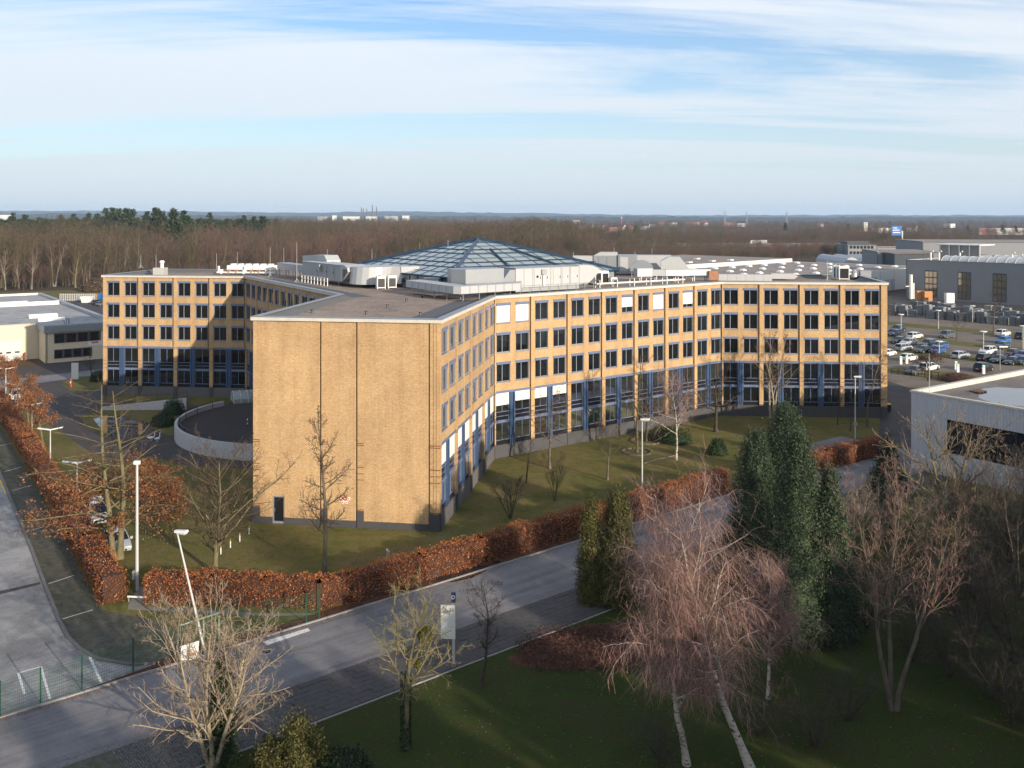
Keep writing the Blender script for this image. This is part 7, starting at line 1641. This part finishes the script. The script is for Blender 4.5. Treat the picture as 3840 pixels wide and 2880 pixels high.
# wooded hills on the skyline
def ridge(name, label, d, dep, prof, m, seed):
    r2 = np.random.default_rng(seed); xs = np.linspace(-d*.95, d*.95, 240); px = CX+xs/d*FPX; top = HC-(np.interp(px, [p[0] for p in prof], [p[1] for p in prof])-HY)*d/FPX
    nz = np.convolve(r2.normal(size=260), np.ones(21)/21, 'same')[:240]*d*.0042+r2.normal(size=240)*d*.00018; top = np.maximum(top+nz, 6)
    rows = []
    for k in range(9):
        f = k/8; rows.append(np.stack([xs*(1+.10*f), np.full(240, d)+dep*f+r2.normal(size=240)*dep*.01, top*math.sin(f*math.pi*.5)**.9+(r2.normal(size=240)*4 if 0 < k < 8 else 0)-(0 if k else 3)], 1))
    V = np.concatenate(rows); idx = np.arange(9*240).reshape(9, 240); F = np.stack([idx[:-1, :-1], idx[:-1, 1:], idx[1:, 1:], idx[1:, :-1]], -1).reshape(-1, 4)
    tag(link(name, np_mesh(name, V, F, m, smooth=True)), label, kind='structure')
HILL = ground_mat('wooded_hill', [(.3, (.030, .036, .026)), (.55, (.055, .055, .040)), (.75, (.10, .095, .075))], .004, .03, [(.45, (.03, .036, .025)), (.75, (.16, .155, .14))], .012, bmp=0)
ridge('far_hills', 'long blue wooded ridge on the horizon', 9500, 2500, [(0, 784), (250, 782), (500, 785), (900, 792), (1300, 790), (1420, 785), (1700, 792), (1960, 794), (2020, 792), (2100, 795), (2600, 803), (3200, 805), (3840, 806)], HILL, 1)
ridge('near_hills', 'lower wooded rise in front of the blue ridge', 5200, 1500, [(0, 803), (600, 806), (1200, 811), (2200, 812), (3000, 814), (3840, 814)], HILL, 2)

# houses among the far trees
HW = [mat('house_white', (.62, .60, .56), .8, var=.06), mat('house_brick', (.28, .13, .09), .85, var=.1), mat('house_pink', (.45, .22, .18), .85, var=.1)]
ROOFM = [mat('roof_tile_dark', (.060, .050, .048), .8, var=.15), mat('roof_tile_red', (.17, .065, .045), .8, var=.15)]
HM = []
for i in range(4):
    w_, l_, h_, rf_ = ((9, 11, 5.5, 3.6), (10, 14, 6, 4), (8, 9, 4, 3.5), (12, 20, 7, .6))[i]
    wl_ = MB(); wl_.box(-l_/2, -w_/2, 0, l_/2, w_/2, h_); rfm = MB(); rfm.loft([[(-l_/2-.4, -w_/2-.5, h_), (-l_/2-.4, w_/2+.5, h_), (-l_/2-.4, 0, h_+rf_)], [(l_/2+.4, -w_/2-.5, h_), (l_/2+.4, w_/2+.5, h_), (l_/2+.4, 0, h_+rf_)]])
    gb = MB()
    for s in (-1, 1): gb.face([(s*(l_/2+.42), -w_/2+.3, h_), (s*(l_/2+.42), w_/2-.3, h_), (s*(l_/2+.42), 0, h_+rf_-.4)])
    wn_ = MB(); wn_.box(-.6, -w_/2-.05, 1.2, .6, -w_/2-.005, 2.7); HM.append((wl_, rfm, gb, wn_, l_, w_, h_))
hl = [(2185, 858, 0), (2215, 856, 2), (2245, 857, 1), (2262, 856, 0), (2290, 866, 3), (2330, 862, 1), (2360, 866, 0), (2420, 858, 1), (2445, 848, 2), (2480, 847, 0), (2520, 846, 1), (2600, 846, 3), (2640, 846, 0), (2735, 847, 3), (2780, 848, 1), (3075, 849, 2), (3110, 848, 0), (3330, 866, 1), (3370, 860, 0), (3420, 866, 1), (3460, 858, 2), (3560, 852, 3), (2160, 836, 0), (2040, 834, 3), (3300, 871, 3), (3270, 868, 2)]
for i, (x, y, k) in enumerate(hl):
    p = P(x, y+2); wl_, rfm, gb, wn_, l_, w_, h_ = HM[k]; wi = (0, 0, 1, 0, 2, 0, 1)[i % 7]
    t = thing('house', ('white', 'red brick', 'pink')[wi]+' house with a '+('red', 'dark')[i % 3 != 0]+(' flat' if k == 3 else ' pitched')+' roof among the far trees', 'house', (p.x, p.y, 0), 'houses among the far trees')
    for nm, mb, m in (('wall', wl_, HW[wi]), ('roof', rfm, ROOFM[0 if i % 3 else 1]), ('gable', gb, HW[wi])): link(nm, mb.mesh(nm, m), t)
    for xx in (-l_*.3, 0, l_*.3): o = link('window', wn_.mesh('window', DARK), t); o.location = (xx, 0, .2)
    t.rotation_euler = (0, 0, r.uniform(-.8, .8)); s = 1.25*max(1, p.y/2000); t.scale = (s, s, s)
# red and white mast and tower
p = P(2331, 868); t = thing('crane_mast', 'thin red mast above the far houses', 'mast', tuple(p)); q = MB(); q.box(p.x-.7, p.y-.7, 0, p.x+.7, p.y+.7, 26); q.build('lattice', mat('mast_red', (.35, .08, .05), .7), t); q = MB(); q.box(p.x-.9, p.y-.9, 26, p.x+.9, p.y+.9, 28); q.build('head', WHITEP, t)
p = P(3245, 868); t = thing('tower', 'slim white tower with dark slots rising from the far trees', 'tower', tuple(p)); h = HC-(834-HY)*p.y/FPX; q = MB(); q.box(p.x-3.4, p.y-3, 0, p.x+3.4, p.y+3, h); q.build('shaft', HW[0], t)
for k in range(4): q = MB(); q.box(p.x-.8, p.y-3.1, h-3-k*3.2, p.x+.8, p.y-3.01, h-1-k*3.2); q.build('slot', DARK, t)
# power station chimneys, pale works and pylons far away
for x, yt, l in ((1355, 776, 'left chimney of the far power station'), (1362, 781, 'short chimney close beside the left one'), (1375, 782, 'short middle chimney of the far works'), (1396, 767, 'tallest chimney of the far power station'), (1412, 775, 'right hand chimney of the far power station')):
    d = 4700; X = (x-CX)/FPX*d; h = HC-(yt-HY)*d/FPX; q = MB(); q.cyl(X, d, 3.2, 0, h*.92, 10, 2.4); t = thing('chimney', l, 'chimney', (X, d, 0)); q.build('stack', mat('chimney_dark', (.10, .085, .08), .9), t); q = MB(); q.cyl(X, d, 2.6, h*.92, h, 10, 2.4); q.build('rim', RUST, t)
for x0, x1, yt, m, l in ((1285, 1345, 812, HW[0], 'long white works hall with a red end below the chimneys'), (1372, 1410, 812, HW[0], 'pale works hall beneath the tall chimney'), (1442, 1490, 811.5, CONC, 'long pale block right of the power station'), (1508, 1532, 809, HW[0], 'white block of flats on the far plain'), (1190, 1225, 813, CONC, 'pale town block left of the chimneys'), (1246, 1258, 808, WHITEP, 'small white high block before the hills'), (0, 36, 806, WHITEP, 'white roofed hall at the foot of the left hills')):
    d = 4600; a, b2 = (x0-CX)/FPX*d, (x1-CX)/FPX*d; h = HC-(yt-HY)*d/FPX; t = thing('works_building', l, 'building', ((a+b2)/2, d, 0)); q = MB(); q.box(a, d, 0, b2, d+40, h); q.build('wall', m, t); q = MB(); q.box(a-1, d-1, h, b2+1, d+41, h+1.2); q.build('roof', CONC, t)
for x, yt, yb in ((2718, 786, 826), (2800, 790, 822), (2950, 788, 824)):
    d = 2600; X = (x-CX)/FPX*d; h = HC-(yt-HY)*d/FPX; t = thing('pylon', 'tall lattice power pylon above the far trees', 'pylon', (X, d, 0), 'power pylons on the plain'); q = MB()
    for sx_, sy_ in ((-1, -1), (1, -1), (1, 1), (-1, 1)): q.tube([(X+sx_*3.5, d+sy_*3.5, 0), (X+sx_*.8, d+sy_*.8, h*.7), (X, d, h)], .35, 4)
    for k in range(6): z = h*.12*k; w_ = 3.5*(1-.14*k); q.tube([(X-w_, d-w_, z), (X+w_*.85, d-w_*.85, z+h*.12)], .25, 4); q.tube([(X+w_, d-w_, z), (X-w_*.85, d-w_*.85, z+h*.12)], .25, 4)
    q.build('lattice', STEEL, t)
    for z, w_ in ((h*.68, 9), (h*.82, 7)): q = MB(); q.tube([(X-w_, d, z), (X+w_, d, z)], .45, 4); q.build('cross_arm', STEEL, t)
# motorway with truck, cars and the blue sign
q = MB(); q.box(90, 893, 0, 620, 915, 2.2); tag(q.build('motorway', ASPH), 'raised motorway crossing in front of the far trees', kind='structure')
t = thing('guard_rail', 'steel crash barrier along the motorway', 'railing', (300, 893, 2.2)); q = MB(); q.box(95, 892.6, 2.75, 615, 892.75, 3.1); q.build('rail', POLE, t)
for i in range(40): q = MB(); q.box(96+i*13, 892.76, 2.2, 96.3+i*13, 892.95, 2.9); q.build('post', STEEL, t)
def truck(x, label):
    X = (x-CX)/FPX*898; t = thing('lorry', label, 'lorry', (X, 898, 2.2)); q = MB(); q.box(X-6, 896.8, 3.3, X+7.5, 899.3, 6.2); q.build('trailer', mat('trailer_grey', (.42, .42, .42), .5), t)
    q = MB(); q.loft([[(X-8.6, 896.9, 2.9), (X-6.4, 896.9, 2.9), (X-6.4, 896.9, 6.0), (X-7.9, 896.9, 6.0), (X-8.6, 896.9, 4.4)], [(X-8.6, 899.2, 2.9), (X-6.4, 899.2, 2.9), (X-6.4, 899.2, 6.0), (X-7.9, 899.2, 6.0), (X-8.6, 899.2, 4.4)]]); q.build('cab', WHITEP, t)
    for xx in (-7.6, -5, 4, 5.3, 6.6):
        q = MB(); q.loft([[(X+xx+.5*math.cos(a*.628), y, 2.75+.5*math.sin(a*.628)) for a in range(10)] for y in (896.75, 897.1)]); q.build('wheel', TYRE, t)
truck(2846, 'white cabbed lorry with grey trailer on the motorway')
for x, c, l in ((2675, 'white', 'white car ahead of the lorry on the motorway'), (2702, 'silver', 'silver car between two others on the motorway'), (2740, 'white', 'white hatchback nearest the lorry on the motorway')):
    car(l, Vector(((x-CX)/FPX*898, 898, 0)), 180, 'hatch', c, name='moving_car').location.z = 2.22
X = (3362-CX)/FPX*870; t = thing('motorway_sign', 'blue motorway direction sign on a tall steel post', 'sign', (X, 870, 0)); q = MB(); q.box(X-4.6, 869.8, 11.2, X+4.6, 870, 20); q.build('panel', mat('sign_blue_bright', (.02, .12, .40), .5), t)
q = MB(); q.box(X+5, 870, 0, X+6, 871, 15.5); q.box(X-3, 870.05, 14.5, X+6, 870.4, 15.3); q.build('post', STEEL, t)
for i, (a, b2, z) in enumerate(((-3.2, .6, 17.8), (-3.6, 2.6, 15.8), (-3.4, 3.4, 13.6))): q = MB(); q.box(X+a, 869.7, z, X+b2, 869.79, z+.7); q.build('sign_line', WHITEP, t)
# works with red roof letters beyond the trees
X0 = (3730-CX)/FPX*1500; t = thing('factory', 'low pale factory roof with red letters beyond the trees', 'building', (X0+60, 1500, 0)); q = MB(); q.box(X0, 1500, 0, X0+150, 1550, 9.2); q.build('wall', GALVL, t); q = MB(); q.box(X0, 1499.6, 9.2, X0+150, 1551, 10.2); q.build('roof', WCLAD, t)
sgf = Fr((X0-11, 1499), (1, 0)); sg2 = thing('roof_letters', 'red letters MEISINGER on a frame beside the pale factory roof', 'sign', (X0-11, 1499, 0)); q = MB(sgf); q.box(-15, -.2, 0, 14, .1, 4.2); q.build('base_wall', RUST, sg2); text('MEISINGER', sgf, 0, .25, 8.0, 5.4, mat('letter_red', (.50, .05, .06), .6), sg2)
q = MB(sgf)
for x in range(-14, 15, 4): q.box(x-.1, -.1, 4, x+.1, .1, 9)
q.build('letter_frame', STEEL, sg2)

# hazy winter air
q = MB(); q.box(-14000, -300, -1.5, 14000, 13000, 170); hz_o = q.build('haze', None)
m = bpy.data.materials.new('haze'); m.use_nodes = True; m.node_tree.nodes.clear(); oo = m.node_tree.nodes.new('ShaderNodeOutputMaterial'); pv_ = m.node_tree.nodes.new('ShaderNodeVolumePrincipled')
pv_.inputs['Color'].default_value = (.52, .72, 1.0, 1); pv_.inputs['Density'].default_value = 0.62e-4; pv_.inputs['Anisotropy'].default_value = 0.0
m.node_tree.links.new(pv_.outputs[0], oo.inputs['Volume']); hz_o.data.materials.clear(); hz_o.data.materials.append(m); tag(hz_o, 'pale blue winter haze over the whole plain', kind='stuff')
